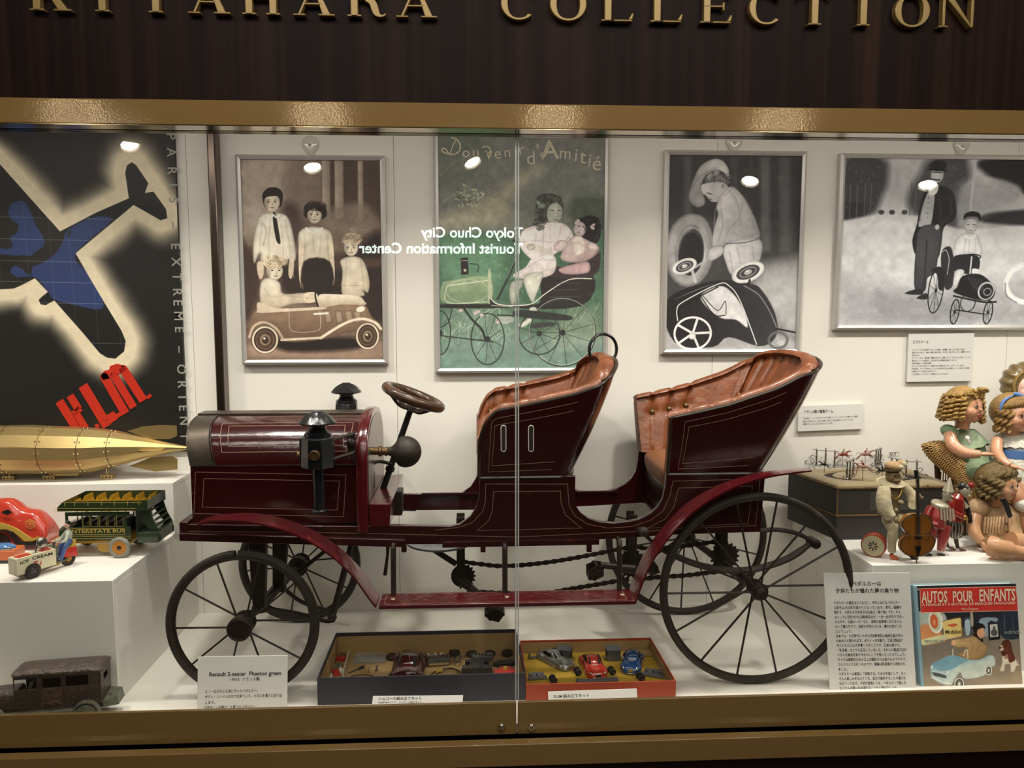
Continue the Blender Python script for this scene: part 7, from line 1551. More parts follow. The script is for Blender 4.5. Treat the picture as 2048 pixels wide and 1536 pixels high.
def carbody(name, label, loc, ang, L, W, H, m, style, band=True, parent_extra=None):
    """small die-cast shell along +x (nose at +L/2)"""
    t = Thing(name, label, 'toy car', tuple(loc), ang, local=True, scale=1.28)
    st = {'fast': [(-.5, .20, .62), (-.46, .38, .80), (-.3, .52, .96), (-.1, .60, 1.), (.1, .58, 1.), (.3, .52, .98), (.44, .42, .9), (.5, .26, .7)],
          'bug': [(-.5, .22, .6), (-.44, .45, .82), (-.3, .58, .98), (-.1, .62, 1.), (.1, .60, 1.), (.3, .52, .96), (.44, .40, .84), (.5, .24, .62)]}[style]
    rings = []
    for f, h, w in st:
        x, hh, ww = f*L, h*H, w*W/2
        rings.append([Vector((x, math.copysign(abs(math.cos(a))**.65, math.cos(a))*ww, .0015+max(0, math.sin(a))**.7*hh)) for a in (PI*i/14 for i in range(15))])
    b = t.part('body', MB().loft([r+[Vector((r[-1].x, r[-1].y*.9, 0)), Vector((r[0].x, r[0].y*.9, 0))] for r in rings]), m, ang=50)
    cab = {'fast': [(-.42, .40, .50), (-.28, .72, .66), (-.08, .92, .70), (.04, .93, .68), (.16, .60, .66), (.2, .48, .6)], 'bug': [(-.46, .3, .4), (-.34, .70, .64), (-.16, .97, .72), (0, 1., .72), (.1, .92, .70), (.22, .55, .66)]}[style]
    rings = [[Vector((f*L, math.copysign(abs(math.cos(a))**.6, math.cos(a))*w*W/2, H*.3+max(0, math.sin(a))**.6*(h*H-H*.3))) for a in (PI*i/14 for i in range(15))] for f, h, w in cab]
    t.part('cabin', MB().loft(rings), m, ang=50, parent=b)
    wn = MB(); y_ = W*.36
    wn.hexa([(.045*L, -W*.27, H*.66), (.155*L, -W*.27, H*.60), (.155*L, W*.27, H*.60), (.045*L, W*.27, H*.66)], [(.05*L, -W*.24, H*.88), (.135*L, -W*.26, H*.66), (.135*L, W*.26, H*.66), (.05*L, W*.24, H*.88)])
    t.part('windscreen', wn, m_win, parent=b)
    for s_ in (-1, 1):
        t.part('side_window', MB().prism([(-.28*L, s_*W*.33, H*.62), (.02*L, s_*W*.345, H*.62), (-.0*L, s_*W*.30, H*.84), (-.2*L, s_*W*.29, H*.82)], (0, s_*.0018, 0)), m_win, parent=b)
        t.part('headlight', MB().ell((.455*L, s_*W*.33, H*.36), (.003, .0028, .003), 10, 6), m_chrome, parent=b)
        t.part('fender', MB().ell((.3*L, s_*W*.40, H*.26), (L*.13, W*.12, H*.26), 14, 8), m, parent=b); t.part('fender', MB().ell((-.3*L, s_*W*.42, H*.26), (L*.14, W*.11, H*.28), 14, 8), m, parent=b)
    t.part('bumper', MB().tube(smooth([(.44*L, -W*.42, H*.14), (.52*L, -W*.2, H*.14), (.535*L, 0, H*.14), (.52*L, W*.2, H*.14), (.44*L, W*.42, H*.14)], 4), .0012, 6), m_chrome, parent=b)
    t.part('grille', MB().box(.49*L, .512*L, -W*.13, W*.13, H*.18, H*.4), m_chrome, parent=b, bevel=.0004)
    if band:
        h_ = H*.60; ww = W*.52
        t.part('rubber_band', MB().tube([(.2*L, math.cos(a)*ww, max(.001, math.sin(a)*h_ if math.sin(a) > 0 else .001)) for a in (2*PI*i/24 for i in range(24))], .0009, 6, closed=True), m_band)
    return t
# cars lie nose towards the viewer
p = k1(915, 600); carbody('toy_car_body', 'glossy burgundy toy car in the middle of the dark blue box', Vector((p.x, p.y+.006, zf1)), -PI/2-.04, .125, .066, .04, m_burg, 'fast', band=False)
pa, pb = k2(440, 420), k2(600, 560); carbody('toy_car_body', 'silver grey toy car with a rubber band in the red box', Vector((lerp(pa.x, pb.x, .15), lerp(pa.y, pb.y, .1), zf2)), -PI/2+.62, .088, .037, .026, m_silv, 'fast')
p = k2(850, 500); carbody('toy_car_body', 'bright red toy car with a rubber band in the red box', Vector((p.x, p.y, zf2)), -PI/2+.08, .088, .042, .028, m_redc, 'fast')
p = k2(1250, 470); carbody('toy_car_body', 'deep blue rounded toy car with a rubber band in the red box', Vector((p.x, p.y, zf2)), -PI/2-.30, .078, .040, .030, m_bluc, 'bug')
# blue box: compartment, wheels, springs, engines
div0, div1 = k1(300, 640), k1(395, 300)
t = Thing('compartment_strip', 'cream card strip dividing off the left end of the dark blue box', 'divider', (div0.x, div0.y, zf1))
t.part('strip', MB().hexa([div0+X_*0, div0+X_*.003, div1+X_*.003, div1], [div0+Z_*.016, div0+X_*.003+Z_*.016, div1+X_*.003+Z_*.016, div1+Z_*.016]), mat('cream_card_strip', '#c9bfa5', .7))
def item(name, label, cat, p, parts, ang=0, group=None):
    t = Thing(name, label, cat, tuple(p), ang, group=group, local=True, scale=1.2)
    for nm, mb, m in parts: t.part(nm, mb, m)
    return t
def wheelmb(r, w): return MB().lathe([(r*.45, 0), (r*.85, 0), (r, w*.3), (r, w*.7), (r*.85, w), (r*.45, w)], (0, 0, 0), Z_, 20)
for (x, y), lb, hubm in (((765, 430), 'white hubbed black toy tyre beside the clear pack', m_card), ((905, 400), 'black toy tyre half behind the burgundy car', m_win), ((1507, 405), 'plain black toy wheel between the two engines', m_blm), ((1675, 400), 'flat black wheel right of the chrome engine', m_blm), ((1835, 395), 'black toy wheel in the far right corner of the blue box', m_blm), ((1345, 390), 'black wheel behind the chrome engine', m_blm)):
    p = k1(x, y+25); item('spare_tyre', lb, 'wheel', p, [('tyre', wheelmb(.012, .009), m_rub), ('hub', MB().lathe([(0, .001), (.0062, .001), (.0062, .007), (.004, .0085), (0, .0088)], (0, 0, 0), Z_, 16), hubm)])
for (x, y), lb, m in (((1065, 410), 'pale cream paper disc behind the burgundy car', m_card), ((1195, 410), 'pale disc with a red centre in the blue box', m_card)):
    p = k1(x, y+10); item('small_disc', lb, 'disc', p, [('disc', MB().lathe([(0, 0), (.011, 0), (.011, .002), (0, .003)], (0, 0, 0), Z_, 20), m), ('centre', MB().lathe([(0, .003), (.004, .003), (.003, .005), (0, .005)], (0, 0, 0), Z_, 14), m_cred if 'red' in lb else m_bxin)])
p = k1(560, 460)
m_cel = bpy.data.materials.new('clear_cellophane'); m_cel.use_nodes = True; nt = m_cel.node_tree; b_ = nt.nodes['Principled BSDF']; b_.inputs['Base Color'].default_value = (.8, .8, .78, 1); b_.inputs['Alpha'].default_value = .25; b_.inputs['Roughness'].default_value = .08
item('clear_pack', 'clear plastic pack with chrome trim parts, upper left of the blue box', 'pack', p, [('tray', MB().loft([[(math.copysign(abs(math.cos(t_))**.3, math.cos(t_))*a_, math.copysign(abs(math.sin(t_))**.3, math.sin(t_))*b_2, z_) for t_ in (2*PI*i/32 for i in range(32))] for a_, b_2, z_ in ((.036, .020, 0), (.036, .020, .003), (.032, .016, .009), (.030, .014, .010))]), m_cel), ('trim_strip', MB().cyl((-.024, -.002, .0055), (.024, -.001, .0055), .0025, n=8), m_chrome), ('trim_strip', MB().cyl((-.020, .006, .005), (.020, .007, .005), .002, n=8), m_chrome), ('trim_clip', MB().ell((.006, -.004, .007), .003, 8, 6), m_chrome)])
def engine(label, p, s=1., ang=0, hose=False):
    t = Thing('toy_engine', label, 'engine', tuple(p), ang, local=True, scale=1.2)
    t.part('block', MB().box(-.026*s, .020*s, -.010*s, .010*s, .001, .014*s).prism([(-.026*s, -.010*s, .001), (-.042*s, -.004*s, .001), (-.042*s, .004*s, .001), (-.026*s, .010*s, .001)], (0, 0, .010*s)), m_gm, bevel=.001)
    for k in range(5): t.part('cylinder', MB().lathe([(0, 0), (.0032*s, 0), (.0026*s, .006*s), (.0035*s, .007*s), (0, .009*s)], (-.02*s+k*.0088*s, -.002*s, .014*s), Z_, 10), m_chrome)
    t.part('side_cover', MB().box(-.024*s, .018*s, -.0125*s, -.010*s, .003, .008*s), m_chrome)
    if hose: t.part('hose', MB().tube(smooth([(.02, 0, .012), (.034, .006, .02), (.044, -.006, .016), (.036, -.022, .010), (.030, -.010, .012), (.036, .004, .016)], 5), .0014, 6), m_rub)
    return t
engine('chrome toy engine with a black hose, behind right of the burgundy car', k1(1210, 500), 1.0, .12, True)
engine('grey toy gearbox behind the black chassis in the blue box', k1(1640, 465), .75, -.2)
cr_ = [(-.030, -.018), (-.030, -.002), (-.014, -.002), (-.014, .010), (-.024, .010), (-.024, .022), (.024, .022), (.024, .010), (.014, .010), (.014, -.002), (.030, -.002), (.030, -.018)]
def plate(name, label, p, ang, pts, m, h, sc=1, extra=()):
    t = Thing(name, label, 'kit part', tuple(p), ang, local=True, scale=1.25); t.part('plate', MB().prism([(a*sc, b*sc, .001) for a, b in pts], (0, 0, h)), m, bevel=.0005)
    for nm, mb, mm in extra: t.part(nm, mb, mm)
    return t
plate('toy_chassis', 'black cross shaped toy chassis at the right of the blue box', k1(1555, 560), 0, cr_, m_blm, .012, 1., [('rib', MB().box(-.008, -.005, -.016, .020, .012, .016), m_blm), ('rib', MB().box(.005, .008, -.016, .020, .012, .016), m_blm)])
plate('toy_underbody', 'red toy base plate with a yellow cap, front right of the blue box', k1(1820, 600), .05, [(-.022, -.014), (-.022, .004), (-.014, .004), (-.010, .014), (.010, .014), (.014, .004), (.022, .004), (.022, -.014)], m_cred, .010, 1., [('cap', MB().lathe([(0, 0), (.005, 0), (.004, .004), (0, .005)], (0, .002, .011), Z_, 14), m_yel)])
plate('toy_cover', 'dark cover part behind the red base plate in the blue box', k1(1810, 520), 0, [(-.024, -.004), (-.014, .006), (.014, .008), (.022, .002), (.018, -.006), (-.012, -.008)], m_blm, .008)
item('toy_spring', 'coiled black spring cable curling by the black chassis', 'cable', k1(1330, 590), [('cable', MB().tube(smooth([(-.05, -.02, .002), (-.035, .004, .004), (-.008, .014, .005), (.012, .004, .004), (.016, -.012, .003)], 6), .0011, 6), m_rub), ('cable', MB().tube(smooth([(-.042, -.018, .002), (-.02, .006, .004), (.004, .008, .005), (.012, -.012, .003)], 6), .0008, 6), m_rub), ('fitting', MB().cyl((-.035, .0, .004), (-.022, .006, .005), .004, n=10), m_yel)])
item('wire_hoop', 'thin black wire bow lying at the front left of the blue box', 'wire', k1(500, 625), [('wire', MB().tube(smooth([(-.03, -.004, .002), (-.016, .003, .003), (.006, .004, .003), (.026, -.005, .002)], 6), .0009, 6), m_iron)])
item('toy_spanner', 'small dark toy screwdriver near the divider of the blue box', 'tool', k1(430, 565), [('shaft', MB().cyl((-.014, -.014, .002), (.004, .002, .003), .0009, n=6), m_iron), ('handle', MB().lathe([(0, 0), (.0022, .001), (.003, .006), (.0024, .014), (0, .015)], (.004, .002, .003), (1, .9, 0), 10), m_blm)])
item('toy_cone', 'pale pointed toy tool left of the burgundy car', 'tool', k1(525, 570), [('cone', MB().lathe([(0, 0), (.006, .0), (.0065, .006), (.004, .016), (.0015, .022), (0, .023)], (0, -.012, .005), (.2, 1, .05), 14), m_bxin), ('tip', MB().ell((.004, .012, .006), .0018, 8, 6), m_alu)])
item('toy_jack', 'tiny grey cross shaped toy jack left of the burgundy car', 'tool', k1(620, 560), [('bar', MB().cyl((-.008, 0, .003), (.008, .001, .003), .001, n=6), m_alu), ('post', MB().cyl((0, -.008, .003), (.0, .009, .004), .0022, n=8), m_alu)])
rs = random.Random(5)
mm_ = {'red': m_cred, 'green': m_grn, 'brown': mat('brown_small_part', '#7a5a30', .5), 'grey': m_alu, 'white': m_card}
spots = [(245, 600, 'red', 'block'), (215, 540, 'green', 'disc'), (270, 525, 'green', 'disc'), (180, 575, 'red', 'ring'), (205, 490, 'grey', 'ring'), (290, 470, 'red', 'block'), (240, 440, 'grey', 'disc'), (310, 420, 'brown', 'block'), (250, 405, 'grey', 'ring'), (330, 375, 'red', 'block'), (275, 365, 'red', 'disc'), (345, 335, 'brown', 'block'), (165, 620, 'white', 'ring'), (280, 570, 'white', 'disc')]
nth = [0]*14
for r_, i in enumerate(sorted(range(14), key=lambda i: -spots[i][1])): nth[i] = ('frontmost', 'second', 'third', 'fourth', 'fifth', 'sixth', 'seventh', 'eighth', 'ninth', 'tenth', 'eleventh', 'twelfth', 'thirteenth', 'farthest')[r_]
for i, (x, y, c_, kd) in enumerate(spots):
    p = k1(x, y, zf1); sh = {'block': MB().box(-.009, .009, -.006, .006, 0, .008), 'disc': MB().lathe([(0, 0), (.008, 0), (.008, .003), (.003, .005), (0, .005)], (0, 0, 0), Z_, 16), 'ring': MB().tube(arc((0, 0, .002), X_, Y_, .008, 0, 2*PI, 18)[:-1], .002, 6, closed=True)}[kd]
    o = item('kit_piece', 'small %s %s, %s from the front left of the divider' % ({'green': 'olive'}.get(c_, c_), kd, nth[i]), 'kit part', p, [('piece', sh, mm_[c_]), ('knob', MB().lathe([(0, 0), (.0025, 0), (.002, .0045), (0, .005)], (.002, 0, .004), Z_, 10), mm_[c_])], rs.uniform(0, 3), group='loose kit pieces at the left end of the blue box')
item('wire_loops', 'twisted wire loops at the back left corner of the blue box', 'wire', k1(275, 320), [('wire', MB().tube(smooth([(-.006, -.008, .004), (.006, .0, .016), (.006, .01, .022), (-.004, .008, .02), (-.004, -.002, .01), (.006, -.006, .004)], 5), .0008, 6), m_iron)])
# red box parts
plate('grey_chassis', 'grey cross shaped chassis at the front left of the red box', k2(275, 590), .1, cr_, m_gm, .004, .62, [('pin', MB().cyl((0, 0, .004), (0, 0, .008), .002, n=8), m_blm)])
plate('grey_chassis', 'grey cross shaped chassis at the right of the red box', k2(1465, 560), -.35, cr_, m_gm, .004, .72, [('pin', MB().cyl((0, 0, .004), (0, 0, .008), .002, n=8), m_blm)])
plate('steel_bracket', 'small bent metal bracket behind the silver car', k2(260, 390), .2, [(-.014, -.004), (-.014, .004), (.014, .004), (.014, -.004)], m_gm, .002, 1, [('lug', MB().box(-.014, -.011, -.004, .004, .003, .011), m_gm), ('lug', MB().box(.010, .014, -.005, .005, .003, .014), m_gm)])
for x, y, a_, lb in ((560, 400, -.35, 'grey clockwork motor between the silver and red cars'), (1055, 400, 0., 'grey clockwork motor between the red and blue cars')):
    p = k2(x, y); t = Thing('clockwork_motor', lb, 'motor', tuple(p), a_, local=True, scale=1.15)
    t.part('frame', MB().box(-.015, .015, -.012, -.0105, .001, .024).box(-.015, .015, .0105, .012, .001, .024), m_gm, bevel=.0006); t.part('top_plate', MB().box(-.016, .016, -.013, .015, .024, .0265), m_gm, bevel=.0004)
    t.part('spring_drum', MB().cyl((-.012, 0, .010), (.012, 0, .010), .009, n=16), m_iron); t.part('gear', MB().cyl((.0, -.010, .008), (.0, .010, .008), .0065, n=12), m_brassd); t.part('axle', MB().cyl((-.026, -.004, .007), (.026, -.004, .007), .0012, n=6), m_chrome)
for x, y, lb in ((690, 560, 'black wheel pair between the silver and red cars'), (1040, 555, 'black wheel pair right of the red car'), (1335, 620, 'black wheel pair before the blue car'), (440, 645, 'black wheel pair before the silver car')):
    p = k2(x, y); t = Thing('wheel_pair', lb, 'wheels', tuple(p), 1.75, local=True, scale=1.2, group='wheel pairs in the red box')
    for s_ in (-1, 1): t.part('wheel', MB().lathe([(0, 0), (.006, 0), (.0075, .002), (.006, .004), (0, .004)], (s_*.007-.002, 0, .0078), X_, 16), m_rub)
    t.part('axle', MB().cyl((-.012, 0, .0078), (.012, 0, .0078), .0012, n=6), m_gm)
plate('folded_plate', 'dark folded metal plate lying before the red car', k2(900, 640), 0, [(-.040, -.005), (-.042, .008), (-.020, .004), (.010, .004), (.018, .009), (.040, .010), (.038, -.004)], m_gm, .005)
plate('card_insert', 'tan card piece in the back right corner of the red box', k2(1390, 355), .05, [(-.028, -.012), (-.028, .010), (.012, .010), (.016, -.010)], m_bxin, .006)
# ------------------------------------------------------------------ horse race game on its case
S3 = 3.2008                                    # zoom used for reading the right side (origin 1560,660)
m_felt = mat('olive_brown_felt', '#8d7c5c', .9, bump=(120, .3), sheen=.3, var=(8, '#7c6c4f', .4, .7)); m_case = mat('dark_grey_case_leatherette', '#2e2c28', .5, bump=(90, .15)); m_gilt = mat('worn_gilt_edge', '#6d5230', .5, metal=.3, var=(50, '#3a2b1b', .5, .7)); m_nick = mat('tarnished_nickel', '#7d786f', .35, metal=.85); m_pit = mat('dark_track_pit', '#1d120c', .7)
zc0 = PRZ                                      # base of the case
def G3(x, y, z): return PZ(1560+x/S3, 660+y/S3, z)
# the front left lower corner of the upper box reads at (355,1185); solve its height from the base below it
cx_, cy_ = 1560+355/S3, 660+1345/S3
cor = PZ(cx_, cy_, zc0); Ycs = cor.y; Xc = cor.x
z_lo = P(1560+355/S3, 660+1185/S3, Ycs).z; z_mid = P(1560+365/S3, 660+1010/S3, Ycs).z
XR1 = P(1560+1105/S3, 660+1000/S3, Ycs).x
blk = PZ(1560+55/S3, 660+905/S3, z_mid); Xb, Ybk = blk.x, min(blk.y, -.038)
th0 = 0
gm = Thing('horse_race_game', 'felt topped dark game case with nickel posts and running horses', 'game', ((Xc+XR1)/2, (Ycs+Ybk)/2, zc0))
def lay(z0, z1, e, m, nm, **k):
    y0, y1 = Ycs-e, Ybk+e
    return gm.part(nm, MB().hexa([(Xc-e, y0, z0), (XR1+e, y0, z0), (XR1+e+.0, y1, z0), (Xb-e, y1, z0)], [(Xc-e, y0, z1), (XR1+e, y0, z1), (XR1+e, y1, z1), (Xb-e, y1, z1)]), m, **k)
lay(zc0+.0005, z_lo-.004, 0, m_case, 'lower_case', bevel=.002); lay(z_lo-.004, z_lo+.001, .002, m_gilt, 'edge_moulding', bevel=.001); lay(z_lo+.001, z_mid-.004, 0.0005, m_case, 'upper_case', bevel=.002); lay(z_mid-.004, z_mid, .003, m_gilt, 'edge_moulding', bevel=.001)
zt_c = z_mid+.006
gx, gy = (Xc+XR1)/2+(Xb-Xc)*.25, (Ycs+Ybk)/2+.01
rx_, ry_ = P(1560+870/S3, 900, gy).x-P(1560+300/S3, 900, gy).x, 0
rx_ *= .5; gx = (P(1560+870/S3, 900, gy).x+P(1560+290/S3, 900, gy).x)/2; ry_ = (Ybk-Ycs)*.36
# felt top with an oval pit
N_ = 64; outer = []; 
cor4 = [(Xc, Ycs), (XR1, Ycs), (XR1, Ybk), (Xb, Ybk)]
def edge_pt(t):
    dx, dy = math.cos(t), math.sin(t); best = 9
    for (ax, ay), (bx, by) in zip(cor4, cor4[1:]+cor4[:1]):
        ex, ey = bx-ax, by-ay; dn = dx*ey-dy*ex
        if abs(dn) < 1e-9: continue
        s_ = ((ax-gx)*ey-(ay-gy)*ex)/dn; u_ = ((ax-gx)*dy-(ay-gy)*dx)/dn
        if s_ > 0 and -.001 <= u_ <= 1.001: best = min(best, s_)
    return Vector((gx+dx*best, gy+dy*best, 0))
ts = sorted([2*PI*i/N_ for i in range(N_)]+[math.atan2(b-gy, a-gx) % (2*PI) for a, b in cor4])
def ringz(f, z, inner=None): return [Vector((0, 0, z))+(edge_pt(t)*(1-f)+Vector((gx+math.cos(t)*rx_, gy+math.sin(t)*ry_, 0))*f) for t in ts]
gm.part('felt_top', MB().loft([ringz(0, z_mid+.0002), ringz(0, zt_c-.003), ringz(.04, zt_c), ringz(.4, zt_c+.003), ringz(.96, zt_c+.001), ringz(1, zt_c-.002), ringz(1.0, z_mid+.001)], cap=False), m_felt, ang=50)
def ov(k, z): return [Vector((gx+math.cos(t)*rx_*k, gy+math.sin(t)*ry_*k, z)) for t in ts]
gm.part('track_pit', MB().loft([ov(1.0, z_mid+.0008), ov(1.0, z_mid+.0012)]), m_pit)
gm.part('felt_island', MB().loft([ov(.80, z_mid+.0014), ov(.80, zt_c-.001), ov(.77, zt_c+.001), ov(.3, zt_c+.002), ov(.01, zt_c+.002)]), m_felt, ang=50)
for x in (XR1-.07, XR1-.17): gm.part('brass_stud', MB().ell((x, Ycs-.002, z_mid+.004), .002, 8, 6), m_gilt)
for x in (Xc-.0012, XR1-.001): gm.part('corner_moulding', MB().box(x, x+.004, Ycs-.0012, Ycs+.003, z_lo+.001, z_mid-.004), m_gilt, bevel=.001)
gm.part('label_plate', MB().box(P(1560+590/S3, 0+900, Ycs).x, P(1560+850/S3, 900, Ycs).x, Ycs-.0012, Ycs, z_lo+.012, z_mid-.012), mat('grey_label_plate', '#4e4c46', .4, metal=.3))
gates = [((232, 870), (290, 868), (348, 885), True), ((432, 958), (450, 950), (470, 940), False), ((620, 870), (630, 872), (640, 865), False), ((712, 895), (745, 900), (0, 0), None), ((805, 955), (872, 955), (0, 0), True)]
def post(x, y, h=.052, r=.0026):
    b = G3(x, y, zt_c+.002); mb = MB().lathe([(0, 0), (r*1.9, 0), (r*1.9, .002), (r*1.1, .004), (r, .008), (r*1.4, .010), (r, .012), (r*.85, h*.55), (r*1.25, h*.6), (r*.85, h*.64), (r*.8, h*.9), (r*1.3, h*.93), (r*.9, h*.96), (r*1.1, h), (0, h+.004)], b, Z_, 10); return b, mb
def scroll(b, sx, sy=0):
    pts = [b+Vector((sx*(.004+.016*k), sy*.0, 0))*1 for k in ()]
    o = MB(); c1 = b+Vector((sx*.010, sy*.006, .018)); c2 = b+Vector((sx*.022, sy*.012, .006))
    o.tube(smooth([b+Z_*.028, b+Vector((sx*.012, sy*.007, .030)), b+Vector((sx*.016, sy*.01, .024)), b+Vector((sx*.011, sy*.006, .020)), b+Vector((sx*.006, sy*.004, .012)), b+Vector((sx*.012, sy*.007, .004)), b+Vector((sx*.026, sy*.014, .003)), b+Vector((sx*.031, sy*.016, .010)), b+Vector((sx*.025, sy*.012, .013))], 4), .0011, 6); return o
for A_, bars_ in ((((232, 868), (290, 866), (348, 880)), 1), (((428, 955), (446, 948), (466, 938)), 1), (((612, 872), (626, 870), (640, 862)), 1), (((712, 892), (745, 898)), 0), (((805, 952), (872, 952)), 1)):
    tops = []
    for i, (x, y) in enumerate(A_):
        b, mb = post(x, y, .052 if bars_ else .034); tops.append(b); gm.part('post', mb, m_nick)
    h = .048 if bars_ else .034; d_ = (tops[-1]-tops[0]).normalized()
    gm.part('crossbar', MB().bar(tops[0]-d_*.012+Z_*h, tops[-1]+d_*.012+Z_*h, .004, .0012), m_nick)
    if bars_: gm.part('scroll', scroll(tops[0], -d_.x*1., -d_.y*2), m_nick); gm.part('scroll', scroll(tops[-1], d_.x*1., d_.y*2), m_nick)
b = G3(728, 895, zt_c); sg = MB(); o_ = b+Vector((-.016, 0, .040)); U_ = Vector((1, .15, 0)).normalized(); V_ = Vector((.12, .3, 1)).normalized()
for a_, c_ in (((0, 0), (.032, 0)), ((0, .012), (.032, .012)), ((0, 0), (0, .012)), ((.032, 0), (.032, .012))): sg.bar(o_+U_*a_[0]+V_*a_[1], o_+U_*c_[0]+V_*c_[1], .0012, .0012)
sg.text('BUT', .0125, o_+U_*.0025+V_*.0018, U_, V_, bold=.03); gm.part('sign_frame', sg, m_nick, ang=20)
def horse(label, x, y, z, heading, m, mr, s=1.):
    c = G3(x, y, zt_c+.024)
    t = Thing('race_horse', label, 'toy horse', (c.x, c.y, zt_c-.0045), heading, local=True); z = .032*s
    bd = MB().ell((0, 0, z), (.011*s, .0032*s, .0042*s), 14, 8).tube([(.008*s, 0, z+.001), (.013*s, 0, z+.006*s), (.0175*s, 0, z+.0078*s)], [.0028*s, .0022*s, .0016*s], 8).ell((.0195*s, 0, z+.0072*s), (.0036*s, .0014*s, .0016*s), 10, 6, Euler((0, .35, 0)))
    for (x0, z0_), (x1, z1_), (x2, z2_) in (((.008, 0), (.017, -.005), (.023, -.003)), ((.007, 0), (.014, -.007), (.020, -.009)), ((-.009, 0), (-.017, -.005), (-.023, -.010)), ((-.008, 0), (-.014, -.007), (-.020, -.013))):
        yy = .0016*s*(1 if x1*1000 % 2 < 1 else -1); bd.tube([(x0*s, yy, z+z0_*s), (x1*s, yy, z+z1_*s), (x2*s, yy, z+z2_*s)], [.0021*s, .0012*s, .0009*s], 6)
    o = t.part('body', bd, m, remesh=.0007, sm=1); t.part('tail', MB().tube(smooth([(-.010*s, 0, z+.002), (-.016*s, 0, z+.004*s), (-.021*s, 0, z+.001*s)], 3), [.0008]*7, 6), m)
    rd_ = MB().tube([(-.001*s, 0, z+.003*s), (.0015*s, 0, z+.0085*s)], [.0022*s, .0018*s], 8).ell((.003*s, 0, z+.0115*s), .0018*s, 8, 6).tube([(.002*s, 0, z+.008*s), (.008*s, 0, z+.006*s)], .0008*s, 6); t.part('jockey', rd_, mr)
    t.part('peg', MB().cyl((0, 0, 0), (0, 0, z), .0007, n=6), m_brassd)
hr = mat('red_horse_paint', '#7c2a1e', .4, coat=.3); hb_ = mat('black_horse_paint', '#15110f', .4, coat=.3); hg = mat('grey_pink_horse_paint', '#8a6a5c', .45)
horse('red racing horse at the back left of the game track', 400, 820, 0, .12, hr, m_grn, 1.25); horse('grey horse with a red jockey at the back middle of the track', 545, 825, 0, .05, hg, hr, 1.35); horse('pinkish horse running left on the front of the track', 530, 908, 0, PI-.1, hg, hr, 1.35); horse('black racing horse half hidden by the cellist cap', 655, 920, 0, PI+.3, hb_, hb_, 1.2)
horse('dark horse at the left end behind the nickel gate', 285, 862, 0, 2.2, hb_, m_brassd, .9)
# ------------------------------------------------------------------ clown musicians
def onp(x, y): return PZ(1560+x/S3, 660+y/S3, PRZ)
m_cloth = mat('ivory_cloth_costume', '#b9ab8a', .8, sheen=.3, bump=(60, .4)); m_clothb = mat('grey_brown_waistcoat', '#7a6a4c', .8, bump=(90, .4)); m_face = mat('dark_painted_clown_face', '#8a7350', .5, var=(60, '#6b5a3e', .4, .6)); m_white2 = mat('silver_white_face_paint', '#a8a08c', .3, metal=.2, coat=.5); m_gold2 = mat('gold_thread', '#b08a3c', .3, metal=.8); m_cello = mat('cello_amber_varnish', '#9a6224', .3, coat=.6, var=(5, '#7d4a18', .4, .7, (1, 1, .3))); m_clred = mat('clown_red_tin', '#7e1c18', .25, coat=.6); m_clpink = mat('clown_faded_red_tin', '#9a3c3c', .3, coat=.6); m_str = mat('black_striped_trousers', '#2a241c', .4, coat=.3)
f0 = onp(770, 1462); k3 = (f0-CAM).length/FPX/S3            # metres per zoom unit here
cl = Thing('cello_clown', 'seated cloth clown in ivory costume and cap playing an amber cello', 'clown toy', (f0.x, f0.y, PRZ), 0, local=True)
def Cw(x, y, d=0.): return Vector(((x-770)*k3, d, (1462-y)*k3/.985))
tor = MB().tube([Cw(725, 1235, .03), Cw(722, 1150, .025), Cw(720, 1075, .022), Cw(712, 1035, .02)], [.026, .026, .024, .016], 16)
b_ = cl.part('torso', tor, m_clothb, ang=80, remesh=.002, sm=3)
sl = MB().tube(smooth([Cw(660, 1060, .0), Cw(642, 1120, -.012), Cw(652, 1180, -.018), Cw(680, 1215, -.03)], 4), [.013, .015, .0165, .017, .0175, .018, .018, .018, .0175, .016, .014, .012, .010], 12).ell(Cw(665, 1215, -.024), (.013, .012, .010), 12, 8)
cl.part('sleeve', sl, m_cloth, remesh=.0016, sm=2, label='billowing ivory sleeve'); cl.part('sleeve', MB().tube(smooth([Cw(775, 1060, .01), Cw(812, 1100, .0), Cw(815, 1150, -.012), Cw(800, 1150, -.02)], 4), [.012]*4+[.013]*4+[.011]*5, 12), m_cloth)
for p_ in ((690, 1225), (812, 1095)): cl.part('hand', MB().ell(Cw(*p_, -.034), (.006, .005, .008), 10, 8).tube([Cw(p_[0]+4, p_[1]+4, -.036), Cw(p_[0]+20, p_[1]+10, -.038)], .0018, 6).tube([Cw(p_[0]+4, p_[1], -.036), Cw(p_[0]+20, p_[1]+2, -.038)], .0018, 6), m_face)
hd = MB().ell(Cw(712, 1000, .008), (.0165, .017, .021), 20, 14).ell(Cw(735, 1003, -.008), (.004, .005, .004), 8, 6).ell(Cw(722, 1022, -.006), (.010, .008, .006), 10, 8); hd_ = cl.part('head', hd, m_face, remesh=.0012, sm=2)
cl.part('mouth', MB().tube(smooth([Cw(708, 1021, -.011), Cw(722, 1028, -.0125), Cw(738, 1020, -.0105)], 3), .0015, 6), m_clred, parent=hd_)
for x in (706, 730): cl.part('eye', MB().ell(Cw(x, 992, -.010), .0024, 8, 6), m_blk, parent=hd_)
rf = MB(); rf.lathe([(.012, 0), (.030, -.004), (.034, -.001), (.028, .004), (.013, .005)], Cw(715, 1040, .016), (0, -.2, 1), 26); cl.part('ruff', rf, m_cloth, ang=80)
